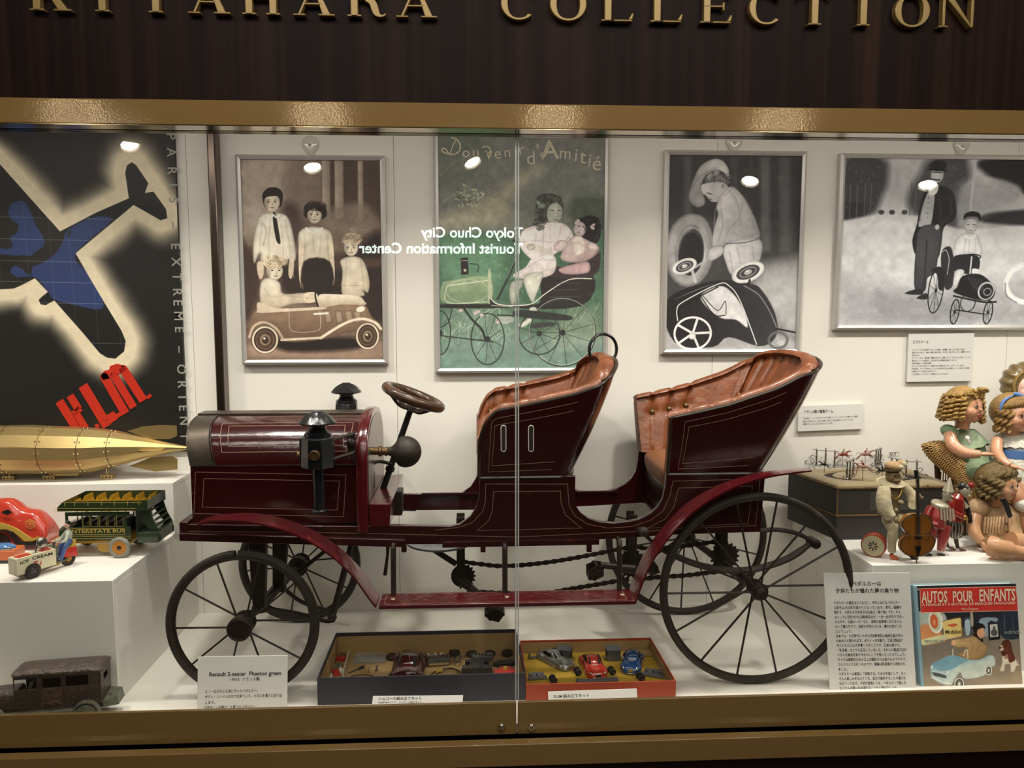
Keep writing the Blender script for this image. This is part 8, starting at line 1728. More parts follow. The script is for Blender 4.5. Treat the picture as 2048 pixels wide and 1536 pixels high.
cp = MB().ell(Cw(712, 948, .006), (.022, .021, .013), 20, 12, Euler((0, .12, 0))).ell(Cw(748, 932, .0), (.0115, .011, .010), 14, 8); cp_ = cl.part('cap', cp, mat('tan_cap_cloth', '#a8885c', .8, sheen=.3), remesh=.0016, sm=2); cl.part('cap_band', MB().tube(arc(Cw(708, 968, .008), X_, Y_, .018, 0, 2*PI, 28)[:-1], .0024, 6, closed=True), mat('brown_cap_band', '#5c4424', .7), parent=cp_)
cl.part('pompon', MB().ell(Cw(730, 945, -.014), .0065, 12, 8), m_cloth, parent=cp_); cl.part('pompon', MB().ell(Cw(752, 930, -.010), .0068, 12, 8), m_cloth, parent=cp_)
for p_ in ((745, 1140), (757, 1128-0+16), (727, 1185)): cl.part('button', MB().ell(Cw(*p_, -.003), .0048, 12, 8), m_cloth)
gd = MB().tube(smooth([Cw(675, 1065, -.006), Cw(690, 1105, -.010), Cw(715, 1118, -.011), Cw(740, 1095, -.010), Cw(752, 1060, -.006)], 4), .0013, 6); cl.part('gold_cord', gd, m_gold2)
for s_, kx_, fx_ in ((0, 690, 718), (1, 800, 830)):
    lg = MB().tube(smooth([Cw(700+60*s_, 1245, .012), Cw(kx_, 1275, -.02), Cw(kx_+5, 1340, -.018), Cw(fx_-10, 1415, -.008)], 4), [.015]*5+[.0125]*4+[.010]*4, 12); cl.part('trouser_leg', lg, m_cloth, remesh=.0018, sm=2)
    cl.part('shoe', MB().ell(Cw(fx_+8, 1452, -.008), (.012, .006, .0055), 12, 8, Euler((0, .3, 0))).ell(Cw(fx_-6, 1440, -.006), (.006, .006, .006), 10, 8), m_or if s_ == 0 else m_iron)
dr = Cw(625, 1335, .012); dr.z = .0298
cl.part('drum_seat', MB().lathe([(0, 0), (.0285, 0), (.0298, .002), (.0298, .026), (.0285, .028), (0, .028)], dr, (.62, .78, 0), 30), mat('red_drum_shell', '#a03c28', .35, coat=.5)); n3 = Vector((-.62, -.78, 0)); u3 = Vector((.78, -.62, 0))
cl.part('drum_face', MB().lathe([(0, 0), (.0262, 0), (.0262, .0012), (0, .0015)], dr, n3, 30), mat('cream_drum_face', '#a89f80', .5)); sl_ = MB()
for k in range(8):
    t_ = 2*PI*k/8; d_ = u3*math.cos(t_)+Z_*math.sin(t_); q_ = u3*-math.sin(t_)+Z_*math.cos(t_); sl_.prism([dr+n3*.0016+d_*.0035-q_*.0006, dr+n3*.0016+d_*.0115-q_*.0019, dr+n3*.0016+d_*.0115+q_*.0019, dr+n3*.0016+d_*.0035+q_*.0006], n3*.0005)
cl.part('drum_slots', sl_, m_blk, kind='stuff')
ce = [(790, 1185), (750, 1192), (722, 1215), (712, 1245), (725, 1270), (738, 1290), (735, 1305), (715, 1330), (712, 1370), (740, 1405), (795, 1418), (855, 1408), (892, 1370), (902, 1330), (880, 1305), (868, 1290), (878, 1270), (882, 1240), (860, 1200), (825, 1186)]
pts = smooth([Cw(x, y, -.045) for x, y in ce], 4, True)
cb = cl.part('cello_body', MB().prism(pts, (0, .013, 0)), m_cello, ang=30); cl.part('cello_edge', MB().tube([p_+Vector((0, -.0003, 0)) for p_ in pts], .0013, 6, closed=True), m_blk, parent=cb)
cl.part('cello_neck', MB().bar(Cw(797, 1300, -.050), Cw(777, 985, -.050), .007, .005, up=(0, 1, 0)), m_alu); cl.part('cello_head', MB().bar(Cw(778, 990, -.048), Cw(774, 945, -.046), .008, .008).cyl(Cw(758, 985, -.048), Cw(796, 985, -.048), .0016, n=8).ell(Cw(758, 985, -.048), .0028, 8, 6).ell(Cw(796, 985, -.048), .0028, 8, 6), m_blk)
cl.part('tailpiece', MB().prism([Cw(788, 1360, -.0465), Cw(822, 1360, -.0465), Cw(808, 1415, -.0465), Cw(804, 1415, -.0465)], (0, -.003, 0)), m_blk, parent=cb); cl.part('bridge', MB().box(Cw(785, 0).x, Cw(820, 0).x, -.051, -.046, Cw(0, 1318).z, Cw(0, 1308).z), m_blk, parent=cb)
sx_ = MB()
for k in range(4): sx_.cyl(Cw(795+k*6, 1360, -.0505), Cw(793+k*3, 1180, -.054), .0004, n=4)
cl.part('cello_strings', sx_, m_chrome, parent=cb, kind='stuff'); cl.part('endpin', MB().cyl(Cw(810, 1415, -.04), Cw(811, 1462, -.04), .0018, .0012, 8), m_brassd)
for L_ in ([(745, 1285), (757, 1300), (752, 1322), (738, 1330)], [(845, 1290), (858, 1300), (862, 1320), (848, 1335)]): cl.part('sound_hole', MB().tube(smooth([Cw(x, y, -.0452) for x, y in L_], 4), .0009, 6), m_blk, parent=cb)
cl.part('bow', MB().cyl(Cw(690, 1290, -.058), Cw(905, 1298, -.056), .0008, n=6), m_brassd)
# red pierrot
g0 = onp(985, 1440)
pc = Thing('pierrot_clown', 'small red tin clown with a silver pointed hat and ruff', 'clown toy', (g0.x, g0.y, PRZ), 0, local=True)
def Pw(x, y, d=0.): return Vector(((x-985)*k3, d, (1440-y)*k3/.985))
bd = MB().tube([Pw(985, 1280, .0), Pw(990, 1220, .0), Pw(995, 1175, .004), Pw(1000, 1150, .006)], [.022, .023, .020, .013], 14)
for x0, x1 in ((955, 945), (1030, 1020)): bd.tube([Pw(x0+8, 1270, .0), Pw(x0, 1340, -.002), Pw(x1, 1415, -.002)], [.0165, .0135, .009], 12)
bd_ = pc.part('body', bd, m_clpink, remesh=.0016, sm=2)
pc.part('arm', MB().tube(smooth([Pw(955, 1165, .0), Pw(928, 1210, -.004), Pw(925, 1245, -.010), Pw(965, 1258, -.02)], 4), [.010]*4+[.0105]*4+[.009]*5, 12), m_clred); pc.part('arm', MB().tube(smooth([Pw(1045, 1170, .0), Pw(1068, 1210, -.004), Pw(1062, 1240, -.010)], 4), [.009]*9, 12), m_clpink)
pc.part('ruff', MB().lathe([(.008, .006), (.019, .004), (.0215, 0), (.020, -.006), (.010, -.004)], Pw(1005, 1150, .0), (.1, -.3, 1), 20), m_white2, ang=80)
bb = MB()
for k in range(5): bb.bar(Pw(985+k*17, 1165, -.019), Pw(985+k*17, 1225+8*(k % 2), -.024), .0045, .002, up=(0, 1, 0))
pc.part('bib', bb, m_white2, kind='stuff')
ph = MB().ell(Pw(1043, 1098, .0), (.0115, .0115, .0155), 18, 12, Euler((0, .25, 0))).tube([Pw(1030, 1140, .004), Pw(1040, 1110, .0)], .006, 10).tube([Pw(1052, 1098, -.009), Pw(1060, 1104, -.014), Pw(1062, 1108, -.011)], [.0018, .0026, .0012], 8).ell(Pw(1055, 1126, -.008), (.005, .005, .004), 10, 6)
ph_ = pc.part('head', ph, m_white2, remesh=.0009, sm=1); pc.part('mouth', MB().tube([Pw(1046, 1122, -.0115), Pw(1062, 1118, -.0105)], .001, 6), m_clred, parent=ph_)
for x in (1040, 1060): pc.part('eye', MB().ell(Pw(x, 1092, -.0098), (.0016, .0012, .0011), 8, 6), m_blk, parent=ph_)
pc.part('pointed_hat', MB().lathe([(.0135, 0), (.0125, .003), (.007, .020), (.0015, .036), (0, .037)], Pw(1047, 1090-12, .0), (.08, 0, 1), 18), m_white2, parent=ph_)
for x in (935, 1010): pc.part('shoe', MB().ell(Pw(x+12, 1437, -.004), (.0115, .006, .004), 12, 8, Euler((0, .12, 0))), m_blk)
dt = MB()
for a_, b2_ in ((945, 1395), (958, 1400), (1030, 1330), (1045, 1350), (1025, 1375), (1040, 1395), (1018, 1405)): dt.ell(Pw(a_, b2_, -.011), (.0014, .0008, .0014), 6, 4)
pc.part('white_dots', dt, m_card, kind='stuff')
# striped clown behind
h0 = onp(1150, 1412)
sc_ = Thing('fiddler_clown', 'tin clown in striped trousers and red coat behind the red one', 'clown toy', (h0.x, h0.y, PRZ), 0, local=True)
def Sw(x, y, d=0.): return Vector(((x-1150)*k3*1.04, d, (1412-y)*k3*1.04))
sb = MB().tube([Sw(1120, 1240, .0), Sw(1118, 1180, .0), Sw(1122, 1120, .004), Sw(1140, 1095, .004)], [.019, .018, .019, .010], 14); sb_ = sc_.part('coat', sb, m_clred, remesh=.0016, sm=2)
sc_.part('arm', MB().tube(smooth([Sw(1095, 1120, .0), Sw(1080, 1180, -.010), Sw(1130, 1210, -.018)], 4), [.010]*4+[.008]*5, 10), m_clred); sc_.part('arm', MB().tube(smooth([Sw(1150, 1120, .0), Sw(1180, 1170, .0), Sw(1190, 1225, -.006)], 4), [.008]*4+[.006]*5, 10), m_blk)
sc_.part('glove', MB().ell(Sw(1140, 1212, -.020), (.007, .005, .006), 10, 8), m_gold2); sc_.part('hand', MB().ell(Sw(1192, 1240, -.006), (.006, .004, .009), 10, 8), m_blk)
tl_ = sc_.part('trousers', MB().ell(Sw(1115, 1285, .0), (.020, .016, .028), 18, 12).ell(Sw(1138, 1310, .0), (.012, .012, .015), 12, 8), m_str, remesh=.0016, sm=2)
st_ = MB()
for k in range(6):
    a_ = -1.3+k*.45; st_.tube(smooth([Sw(1115, 1285, .0)+Vector((math.sin(a_)*.019*math.sin(t), -math.cos(a_)*.0168*math.sin(t), math.cos(t)*.0285)) for t in (.35, .9, 1.5, 2.1, 2.7)], 3), .001, 5)
sc_.part('pale_stripes', st_, m_white2, parent=tl_, kind='stuff')
for x, y in ((1140, 1400), (1080, 1392)): sc_.part('leg', MB().tube([Sw(x-20, 1320, .0), Sw(x-10, y-30, .0), Sw(x, y-4, .0)], [.006, .005, .004], 8), m_iron); sc_.part('foot', MB().ell(Sw(x+18, y+4, -.004), (.013, .0045, .0035), 12, 6, Euler((0, .35, 0))), mat('brown_tin_foot', '#5a352a', .4, coat=.3))
sh_ = MB().ell(Sw(1160, 1075, .0), (.0125, .0125, .018), 18, 12).tube([Sw(1145, 1110, .003), Sw(1155, 1085, .0)], .006, 8).tube([Sw(1172, 1070, -.008), Sw(1186, 1078, -.012)], [.002, .002], 6).ell(Sw(1170, 1096, -.008), (.007, .005, .004), 10, 6); sh2 = sc_.part('head', sh_, m_white2, remesh=.001, sm=1)
sc_.part('hair', MB().ell(Sw(1150, 1052, .003), (.011, .011, .012), 12, 8).tube([Sw(1150, 1045, -.006), Sw(1165, 1055, -.010)], .004, 6), m_blk, parent=sh2); sc_.part('red_hat', MB().ell(Sw(1192, 1042, -.002), (.0095, .008, .009), 12, 8), m_clred, parent=sh2); sc_.part('tie', MB().prism([Sw(1135, 1120, -.018), Sw(1160, 1150, -.022), Sw(1140, 1165, -.022)], (0, .002, 0)), m_white2)
for x in (1158, 1176): sc_.part('eye', MB().ell(Sw(x, 1066, -.0108), .0014, 6, 5), m_blk, parent=sh2)
# ------------------------------------------------------------------ wicker chair and dolls
m_wick = mat('straw_wicker', '#b8935a', .55, coat=.15); m_wickd = mat('brown_cane', '#4d3420', .5); m_skin = mat('composition_doll_skin', '#cb9474', .33, coat=.35, sub=.0); m_lip = mat('doll_lips', '#a04a3e', .3, coat=.4); m_brown_eye = mat('doll_eye_brown', '#2f1b12', .12, coat=.8); m_eyew = mat('doll_eye_white', '#cfc4b4', .2, coat=.6)
m_h1 = mat('golden_blond_ringlets', '#a07e42', .35, coat=.2, bump=(300, .5, (1, 1, .15)), var=(80, '#7c5826', .5, .8)); m_h2 = mat('ash_blond_waves', '#92713c', .38, coat=.15, bump=(260, .5), var=(70, '#6b4f28', .5, .75)); m_h3 = mat('dull_brown_blond_waves', '#6f5a34', .4, bump=(260, .5), var=(70, '#4a3a20', .5, .75))
m_dg = mat('sage_green_dress', '#7c9070', .75, sheen=.2, bump=(30, .4)); m_dw = mat('white_lace_dress', '#cfccc0', .8, bump=(140, .6)); m_db = mat('sky_blue_sash', '#5a82c0', .5); m_dc = mat('cream_pink_romper', '#b99872', .75, bump=(26, .5)); m_bon = mat('olive_satin_bonnet', '#6b5730', .35, coat=.3, bump=(40, .3), sheen=.3)
def D3(x, y, Y): return P(1560+x/S3, 660+y/S3, Y)
def dollhead(t, c, r, yaw, tilt, hair, m_skin_=None, mouth_open=True, pitch=0.):
    """head of radius r at c facing -Y turned by yaw; returns local->world function"""
    R = Euler((pitch, tilt, yaw)).to_matrix()
    W = lambda x, y, z: c+R@Vector((x*r, y*r, z*r))
    E3 = Euler((pitch, tilt, yaw))
    h = MB().ell(c, (r*.92, r*.95, r*1.05), 26, 18, E3)
    h.ell(W(-.38, -.50, -.28), r*.42, 14, 10).ell(W(.38, -.50, -.28), r*.42, 14, 10).ell(W(0, -.60, -.62), (r*.34, r*.28, r*.26), 12, 8, E3)
    h.tube([W(0, -.85, .02), W(0, -1.00, -.12), W(0, -.90, -.17)], [r*.06, r*.105, r*.07], 8).ell(W(0, -.84, -.45), (r*.20, r*.10, r*.10), 12, 8, E3).tube([W(0, 0, -.8), W(0, .02, -1.35)], [r*.42, r*.40], 14)
    o = t.part('head', h, m_skin_ or m_skin, remesh=r*.045, sm=3, ang=80)
    for s_ in (-1, 1):
        t.part('eye', MB().ell(W(s_*.34, -.84, .05), (r*.14, r*.07, r*.095), 14, 10, E3), m_eyew, parent=o)
        t.part('iris', MB().ell(W(s_*.34, -.895, .045), (r*.078, r*.045, r*.082), 12, 8, E3), m_brown_eye, parent=o)
        t.part('eyelid', MB().tube(smooth([W(s_*.34-.17, -.83, .06), W(s_*.34, -.915, .155), W(s_*.34+.17, -.83, .06)], 4), r*.022, 6), m_brown_eye, parent=o)
        t.part('eyebrow', MB().tube(smooth([W(s_*.34-.17, -.86, .27), W(s_*.34, -.90, .33), W(s_*.34+.17, -.84, .27)], 4), r*.016, 6), mat('doll_brow_brown', '#8d5f3a', .5), parent=o)
    t.part('lips', MB().tube(smooth([W(-.19, -.90, -.42), W(-.08, -.955, -.375), W(0, -.955, -.395), W(.08, -.955, -.375), W(.19, -.90, -.42)], 3), r*.026, 8).tube(smooth([W(-.17, -.90, -.44), W(0, -.955, -.525), W(.17, -.90, -.44)], 4), r*.032, 8), m_lip, parent=o)
    return o, W, R
def curl(mb, p, length, rad, th, turns, dirn=(0, 0, -1), ph=0, out=None):
    d = Vector(dirn).normalized(); u, v, _ = orth(d); n = int(turns*12); pts = []
    for i in range(n+1):
        k = i/n; rr = rad*(1-.25*k); pts.append(Vector(p)+d*length*k+(u*math.cos(ph+2*PI*turns*k)+v*math.sin(ph+2*PI*turns*k))*rr+(out*math.sin(PI*k)*.3*length if out is not None else Vector()))
    mb.tube(pts, [th*(1-.2*i/n) for i in range(n+1)], 7, sx=1.)
def arm_(t, pts, rs, hand_dir, r, m=None, curlf=.5, thumb=1):
    """tapering arm that ends in a hand with five fingers"""
    P_ = smooth(pts, 4); n = len(P_); R_ = [float(np.interp(i/(n-1), np.linspace(0, 1, len(rs)), rs)) for i in range(n)]
    mb = MB().tube(P_, R_, 14); w_ = P_[-1]; d = Vector(hand_dir).normalized(); dn = Vector((0, 0, -1)); side = d.cross(dn).normalized()
    palm = w_+d*r*1.2; E_ = d.to_track_quat('X', 'Z').to_euler(); mb.ell(palm, (r*1.5, r*1.05, r*.62), 14, 10, E_)
    for k in range(4):
        b = palm+d*r*1.1+side*r*(.75-.5*k); L_ = r*(1.15, 1.35, 1.3, 1.0)[k]
        mb.tube([b-d*r*.4, b+d*L_*.5, b+d*L_*.9+dn*L_*curlf*.5, b+d*L_*1.1+dn*L_*curlf], [r*.27, r*.26, r*.23, r*.18], 8)
    b = palm-d*r*.3+side*r*1.0*thumb; mb.tube([b-side*thumb*r*.3, b+side*thumb*r*.5+d*r*.5, b+side*thumb*r*.5+d*r*1.2], [r*.3, r*.27, r*.2], 8)
    return mb
# doll in green sitting high in the chair
DY1 = -.25
c1_ = D3(1180, 490, DY1); r1_ = (D3(1205, 420, DY1)-D3(1205, 580, DY1)).length*.66
d1 = Thing('ringlet_doll', 'large doll with golden ringlets and sage green dress in the wicker chair', 'doll', (c1_.x, DY1, PRZ+.16))
kk = (D3(1300, 500, DY1)-D3(1200, 500, DY1)).length/100
o1, W1, R1_ = dollhead(d1, c1_, r1_, .52, .10, m_h1)
hair = MB().ell(W1(0, .16, .20), (r1_*1.10, r1_*1.0, r1_*1.06), 22, 16, Euler((0, .1, .52)))
hp = d1.part('hair_cap', hair, m_h1, parent=o1, ang=80)
rs = random.Random(9); hc_ = MB()
def ringlets(W, r, mbs, n_side=8, L=1.5):
    for i in range(n_side*2+4):
        a = lerp(-2.55, 2.55, i/(n_side*2+3)); x, y = math.sin(a), math.cos(a)       # y towards the back
        if abs(a) > 2.05: continue
        for lay_ in range(2):
            st_ = W(x*(1.02+.14*lay_), y*(.98+.1*lay_), .62-.25*lay_+rs.uniform(-.05, .05)); curl(mbs, st_, r*(L-.2*lay_+rs.uniform(-.1, .1)), r*.135, r*.10, 4.6, dirn=R1_@Vector((x*.2, y*.2, -1)), ph=rs.uniform(0, 6))
ringlets(W1, r1_, hc_)
for i in range(9):
    a = -1.2+i*.3; curl(hc_, W1(math.sin(a)*.55, -.25-.35*math.cos(a)*.6, 1.02-.1*abs(a)), r1_*.55, r1_*.10, r1_*.08, 2.2, dirn=R1_@Vector((math.sin(a)*1.2, -.5, -.45)), ph=i)
for i in range(16):
    a = 2*PI*i/16; curl(hc_, W1(math.sin(a)*.45, .1+math.cos(a)*.45, 1.0), r1_*.75, r1_*.08, r1_*.085, 2.0, dirn=R1_@Vector((math.sin(a), math.cos(a), -.75)), ph=i)
for k_ in range(3): curl(hc_, W1(-.55+.1*k_, -.62-.08*k_, .72+.16*k_), r1_*.95, r1_*.10, r1_*.14, 1.3, dirn=R1_@Vector((1, -.1, .05)), ph=k_)
d1.part('ringlets', hc_, m_h1, parent=o1, kind='stuff', ang=80)
torso = MB().tube([D3(1200, 640, DY1+.02), D3(1205, 700, DY1+.02), D3(1215, 790, DY1+.015), D3(1260, 880, DY1)], [.022, .036, .040, .046], 18).ell(D3(1300, 900, DY1-.03), (.05, .05, .03), 16, 10)
d1.part('dress', torso, m_dg, remesh=.003, sm=4)
cz_ = D3(1195, 640, DY1+.015); cf = MB(); rings = []
for rr, dz, sc in ((.020, 0, 0), (.038, -.018, .6), (.055, -.042, 1.), (.056, -.044, 1.), (.037, -.021, .6)): rings.append([cz_+Vector((math.cos(a)*rr*(1.1), math.sin(a)*rr*.8, dz*(1+.25*math.sin(a*2))+sc*.0022*math.sin(a*11))) for a in (2*PI*i/66 for i in range(66))])
cf.loft(rings, cap=False); d1.part('collar', cf, mat('pale_sage_organdy', '#8fa183', .6, bump=(40, .3)), ang=80)
d1.part('puff_sleeve', MB().ell(D3(1085, 650, DY1+.0), (.024, .024, .018), 18, 12, Euler((0, .5, 0))), m_dg); d1.part('brooch', MB().lathe([(0, 0), (.006, 0), (.005, .002), (0, .0025)], D3(1200, 690, DY1-.047), (0, -1, .2), 16).prism([D3(1195, 700, DY1-.048), D3(1210, 690, DY1-.048), D3(1220, 725, DY1-.05)], (0, .001, 0)), m_card)
d1.part('arm', arm_(d1, [D3(1085, 665, DY1-.01), D3(1110, 740, DY1-.035), D3(1180, 785, DY1-.055), D3(1285, 795, DY1-.075)], [.0155, .0165, .0150, .0095], (1, -.1, .05), .0095, curlf=.35), m_skin, remesh=.0017, sm=2, ang=80)
# chair: roll arm of woven strands on brown legs
CY = -.215
path = smooth([D3(985, 715, CY), D3(1000, 760, CY-.004), D3(1070, 830, CY-.02), D3(1150, 900, CY-.035), D3(1215, 990, CY-.05), D3(1240, 1090, CY-.06)], 6)
wc_ = Thing('wicker_chair', 'doll sized wicker armchair with a rolled straw arm', 'chair', (path[0].x+.08, -.17, PRZ))
def tub_ring(i, rad): 
    d = (path[min(i+1, len(path)-1)]-path[max(i-1, 0)]).normalized(); u = Y_-d*Y_.dot(d); u.normalize(); v = d.cross(u); return path[i], u, v, d
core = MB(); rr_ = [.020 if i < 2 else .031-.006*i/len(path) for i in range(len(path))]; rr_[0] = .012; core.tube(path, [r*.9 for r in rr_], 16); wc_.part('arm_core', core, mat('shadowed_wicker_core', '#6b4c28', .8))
for k in range(2):
    wv = MB(); seg = 0; Lp = [0]
    for p_, q_ in zip(path, path[1:]): Lp.append(Lp[-1]+(q_-p_).length)
    NN = 34
    for j in range(NN):
        s_ = Lp[-1]*(j+.5*k+.3)/NN; i = max(a for a in range(len(Lp)) if Lp[a] <= s_); i = min(i, len(path)-2); f = (s_-Lp[i])/(Lp[i+1]-Lp[i]); c_ = path[i].lerp(path[i+1], f); _, u, v, d = tub_ring(i, 0); R__ = lerp(rr_[i], rr_[i+1], f)
        pts = [c_+(u*math.cos(a)+v*math.sin(a))*(R__*(1.+.07*math.sin(9*a+PI*k)))+d*.0016*math.sin(9*a+PI*k) for a in (2*PI*m_/54 for m_ in range(54))]; wv.tube(pts, .0019, 5, closed=True)
    wc_.part('woven_strands', wv, m_wick, kind='stuff')
for (a_, b2_) in (((1005, 860), (1045, 970)), ((1098, 900), (1100, 1120))): p_, q_ = D3(*a_, CY+.02), D3(*b2_, CY+.02); q_ = Vector((q_.x, q_.y, PRZ+.001)); wc_.part('leg', MB().cyl(p_, q_, .0075, .0065, 12), m_wickd)
q_ = D3(1180, 1115, CY-.03); wc_.part('leg', MB().cyl(q_, Vector((q_.x, q_.y, PRZ+.001)), .008, n=12), m_wickd)
sk = MB(); x0_, x1_ = D3(1095, 0, CY).x, D3(1175, 0, CY).x
for k in range(7): z_ = D3(0, 985+k*22, CY).z; sk.tube([Vector((lerp(x0_, x1_, i/16), CY+.01+.0016*(-1)**(i+k), z_)) for i in range(17)], .0024, 6)
for k in range(6): x = lerp(x0_, x1_, k/5); sk.cyl((x, CY+.01, D3(0, 925, CY).z), (x, CY+.01, D3(0, 1120, CY).z), .0014, n=6)
wc_.part('woven_panel', sk, mat('brown_wicker', '#7d5a30', .6), kind='stuff'); zs_ = D3(0, 1150, CY).z
wc_.part('seat', MB().box(x0_-.01, x0_+.28, CY-.05, CY+.16, zs_-.012, zs_), mat('brown_wicker')); bkm = MB()
for k in range(8): z_ = zs_+.02+.014*k; bkm.tube([Vector((x0_+.20+math.cos(a)*.13, CY+.03+math.sin(a)*.12, z_)) for a in (PI*i/18 for i in range(19))], .004, 6)
for i in range(15): a = PI*i/14; bkm.cyl((x0_+.20+math.cos(a)*.13, CY+.03+math.sin(a)*.12, zs_), (x0_+.20+math.cos(a)*.13, CY+.03+math.sin(a)*.12, zs_+.13), .002, n=6)
wc_.part('woven_back', bkm, m_wick, kind='stuff')
for x in (x0_+.0, x0_+.27): wc_.part('leg', MB().cyl((x, CY+.12, PRZ+.001), (x, CY+.12, zs_-.013), .007, n=12), m_wickd)
# doll with the blue ribbon
DY2 = -.27; c2_ = D3(1500, 545, DY2); r2_ = r1_*1.03
d2 = Thing('ribbon_doll', 'blond doll with blue hair ribbon and white lace dress, cut at right', 'doll', (c2_.x, DY2, PRZ+.16))
o2, W2, R1_ = dollhead(d2, c2_, r2_, .12, .06, m_h2)
h2 = MB().ell(c2_+Vector((0, .014, .010)), (r2_*1.2, r2_*1.0, r2_*1.1), 22, 16); hc2 = MB(); d2.part('hair_cap', h2, m_h2, parent=o2, ang=80)
for i in range(15):
    a = lerp(-2.3, 2.3, i/14); 
    if abs(a) > .2: curl(hc2, W2(math.sin(a)*1.0, math.cos(a)*.7-.1, .3), r2_*1.3, r2_*.11, r2_*.12, 2.6, dirn=(math.sin(a)*.12, 0, -1), ph=i)
for i in range(18):
    a = lerp(-1.5, 1.5, i/17); hc2.tube(smooth([W2(math.sin(a)*.1, -.25, 1.13), W2(math.sin(a)*.55, -.60*math.cos(a*.8)-.15, .92), W2(math.sin(a)*.88, -.72*math.cos(a*.8)-.05, .62), W2(math.sin(a)*1.05, -.45*math.cos(a), .36)], 5), r2_*.085, 7)
d2.part('wavy_hair', hc2, m_h2, parent=o2, kind='stuff', ang=80)
rb_ = MB(); pts = smooth([W2(-1.06, -.1, -.1), W2(-1.10, -.12, .35), W2(-.85, -.1, .85), W2(-.2, -.1, 1.16), W2(.5, -.1, 1.05), W2(1.0, -.1, .5)], 5); rb_.loft([[p_-Y_*.006, p_+Y_*.006, p_+Y_*.006+Vector((0, 0, .0015)), p_-Y_*.006+Vector((0, 0, .0015))] for p_ in pts]); d2.part('ribbon', rb_, m_db, parent=o2, ang=60)
bw = MB()
for s_ in (-1, 1): bw.ell(W2(.05+s_*.30, -.35, 1.22), (r2_*.30, r2_*.1, r2_*.13), 14, 8, Euler((0, -s_*.3, 0)))
d2.part('bow', bw, m_db, parent=o2)
d2.part('dress', MB().tube([D3(1500, 660, DY2+.02), D3(1500, 740, DY2+.01), D3(1505, 850, DY2)], [.030, .048, .052], 18), m_dw, remesh=.003, sm=3)
cz_ = D3(1500, 650, DY2+.01); rings = []
for rr, dz, sc in ((.026, 0, 0), (.045, -.016, .6), (.058, -.034, 1.), (.059, -.036, 1.), (.045, -.02, .6)): rings.append([cz_+Vector((math.cos(a)*rr*1.05, math.sin(a)*rr*.9, dz+sc*.002*math.sin(a*16))) for a in (2*PI*i/96 for i in range(96))])
d2.part('lace_collar', MB().loft(rings, cap=False), m_dw, ang=80); d2.part('sash', MB().lathe([(.0535, 0), (.0545, .0), (.0545, .022), (.053, .022)], D3(1503, 805, DY2+.005), Z_, 30), m_db)
rings = []
for rr, dz, sc in ((.053, 0, 0), (.064, -.02, .5), (.080, -.055, 1.), (.088, -.085, 1.4)): rings.append([D3(1503, 808, DY2)+Vector((math.cos(a)*rr, math.sin(a)*rr*.8-.01, dz+0))+Vector((math.cos(a), math.sin(a), 0))*sc*.003*math.sin(a*14) for a in (2*PI*i/112 for i in range(112))])
d2.part('skirt', MB().loft(rings, cap=False), m_dw, ang=80)
d2.part('arm', arm_(d2, [D3(1395, 700, DY2-.01), D3(1385, 770, DY2-.03), D3(1420, 830, DY2-.06), D3(1475, 870, DY2-.085)], [.014, .015, .013, .009], (.8, -.3, -.2), .009, curlf=.5), m_skin, remesh=.0017, sm=2, ang=80)
for (a_, b2_, c3) in (((1500, 960), (1510, 1040), (1540, 1120)), ((1600, 960), (1620, 1040), (1640, 1120))): d2.part('leg', MB().tube(smooth([D3(*a_, DY2-.02), D3(*b2_, DY2-.08), D3(*c3, DY2-.085)], 4), [.022]*4+[.018]*5, 14), m_skin, ang=80); d2.part('sock', MB().ell(D3(c3[0]+10, c3[1]+0, DY2-.095), (.020, .022, .018), 14, 10), m_dw)
# bonnet doll behind
DY3 = -.13; c3_ = D3(1560, 375, DY3); r3_ = r1_*.92
d3 = Thing('bonnet_doll', 'doll in an olive satin bonnet behind the ribbon doll, cut at right', 'doll', (c3_.x, DY3, PRZ+.2))
o3, W3, _ = dollhead(d3, c3_, r3_, .05, 0, None, mat('pale_bisque_skin', '#d2ab97', .3, coat=.3))
rings = []
for x_, rr, dz in ((-.50, 1.02, 0), (-.30, 1.30, .0), (.1, 1.48, .06), (.5, 1.40, .10), (.85, 1.0, .1), (1.05, .5, .08), (1.1, .02, .08)):
    rings.append([c3_+Vector((math.cos(a)*rr*r3_*(1+.05*math.sin(a*13)*(rr > .6)), x_*r3_, (dz+.25)*r3_+math.sin(a)*rr*r3_*(1+.05*math.sin(a*13)*(rr > .6)))) for a in (2*PI*i/104 for i in range(104))])
bo_ = d3.part('bonnet', MB().loft(rings), m_bon, parent=o3, ang=80); d3.part('bonnet_brim', MB().tube(arc(c3_+Vector((0, -.50*r3_, .22*r3_)), X_, Z_, r3_*1.08, 0, 2*PI, 40)[:-1], r3_*.09, 8, closed=True), mat('tan_satin_brim', '#8d7440', .35, coat=.3), parent=o3)
d3.part('dress', MB().tube([D3(1565, 470, DY3+.02), D3(1570, 600, DY3+.01), D3(1575, 800, DY3+.01), D3(1575, 1100, DY3+.03)], [.035, .055, .07, .08], 18), m_bon, remesh=.004, sm=3)
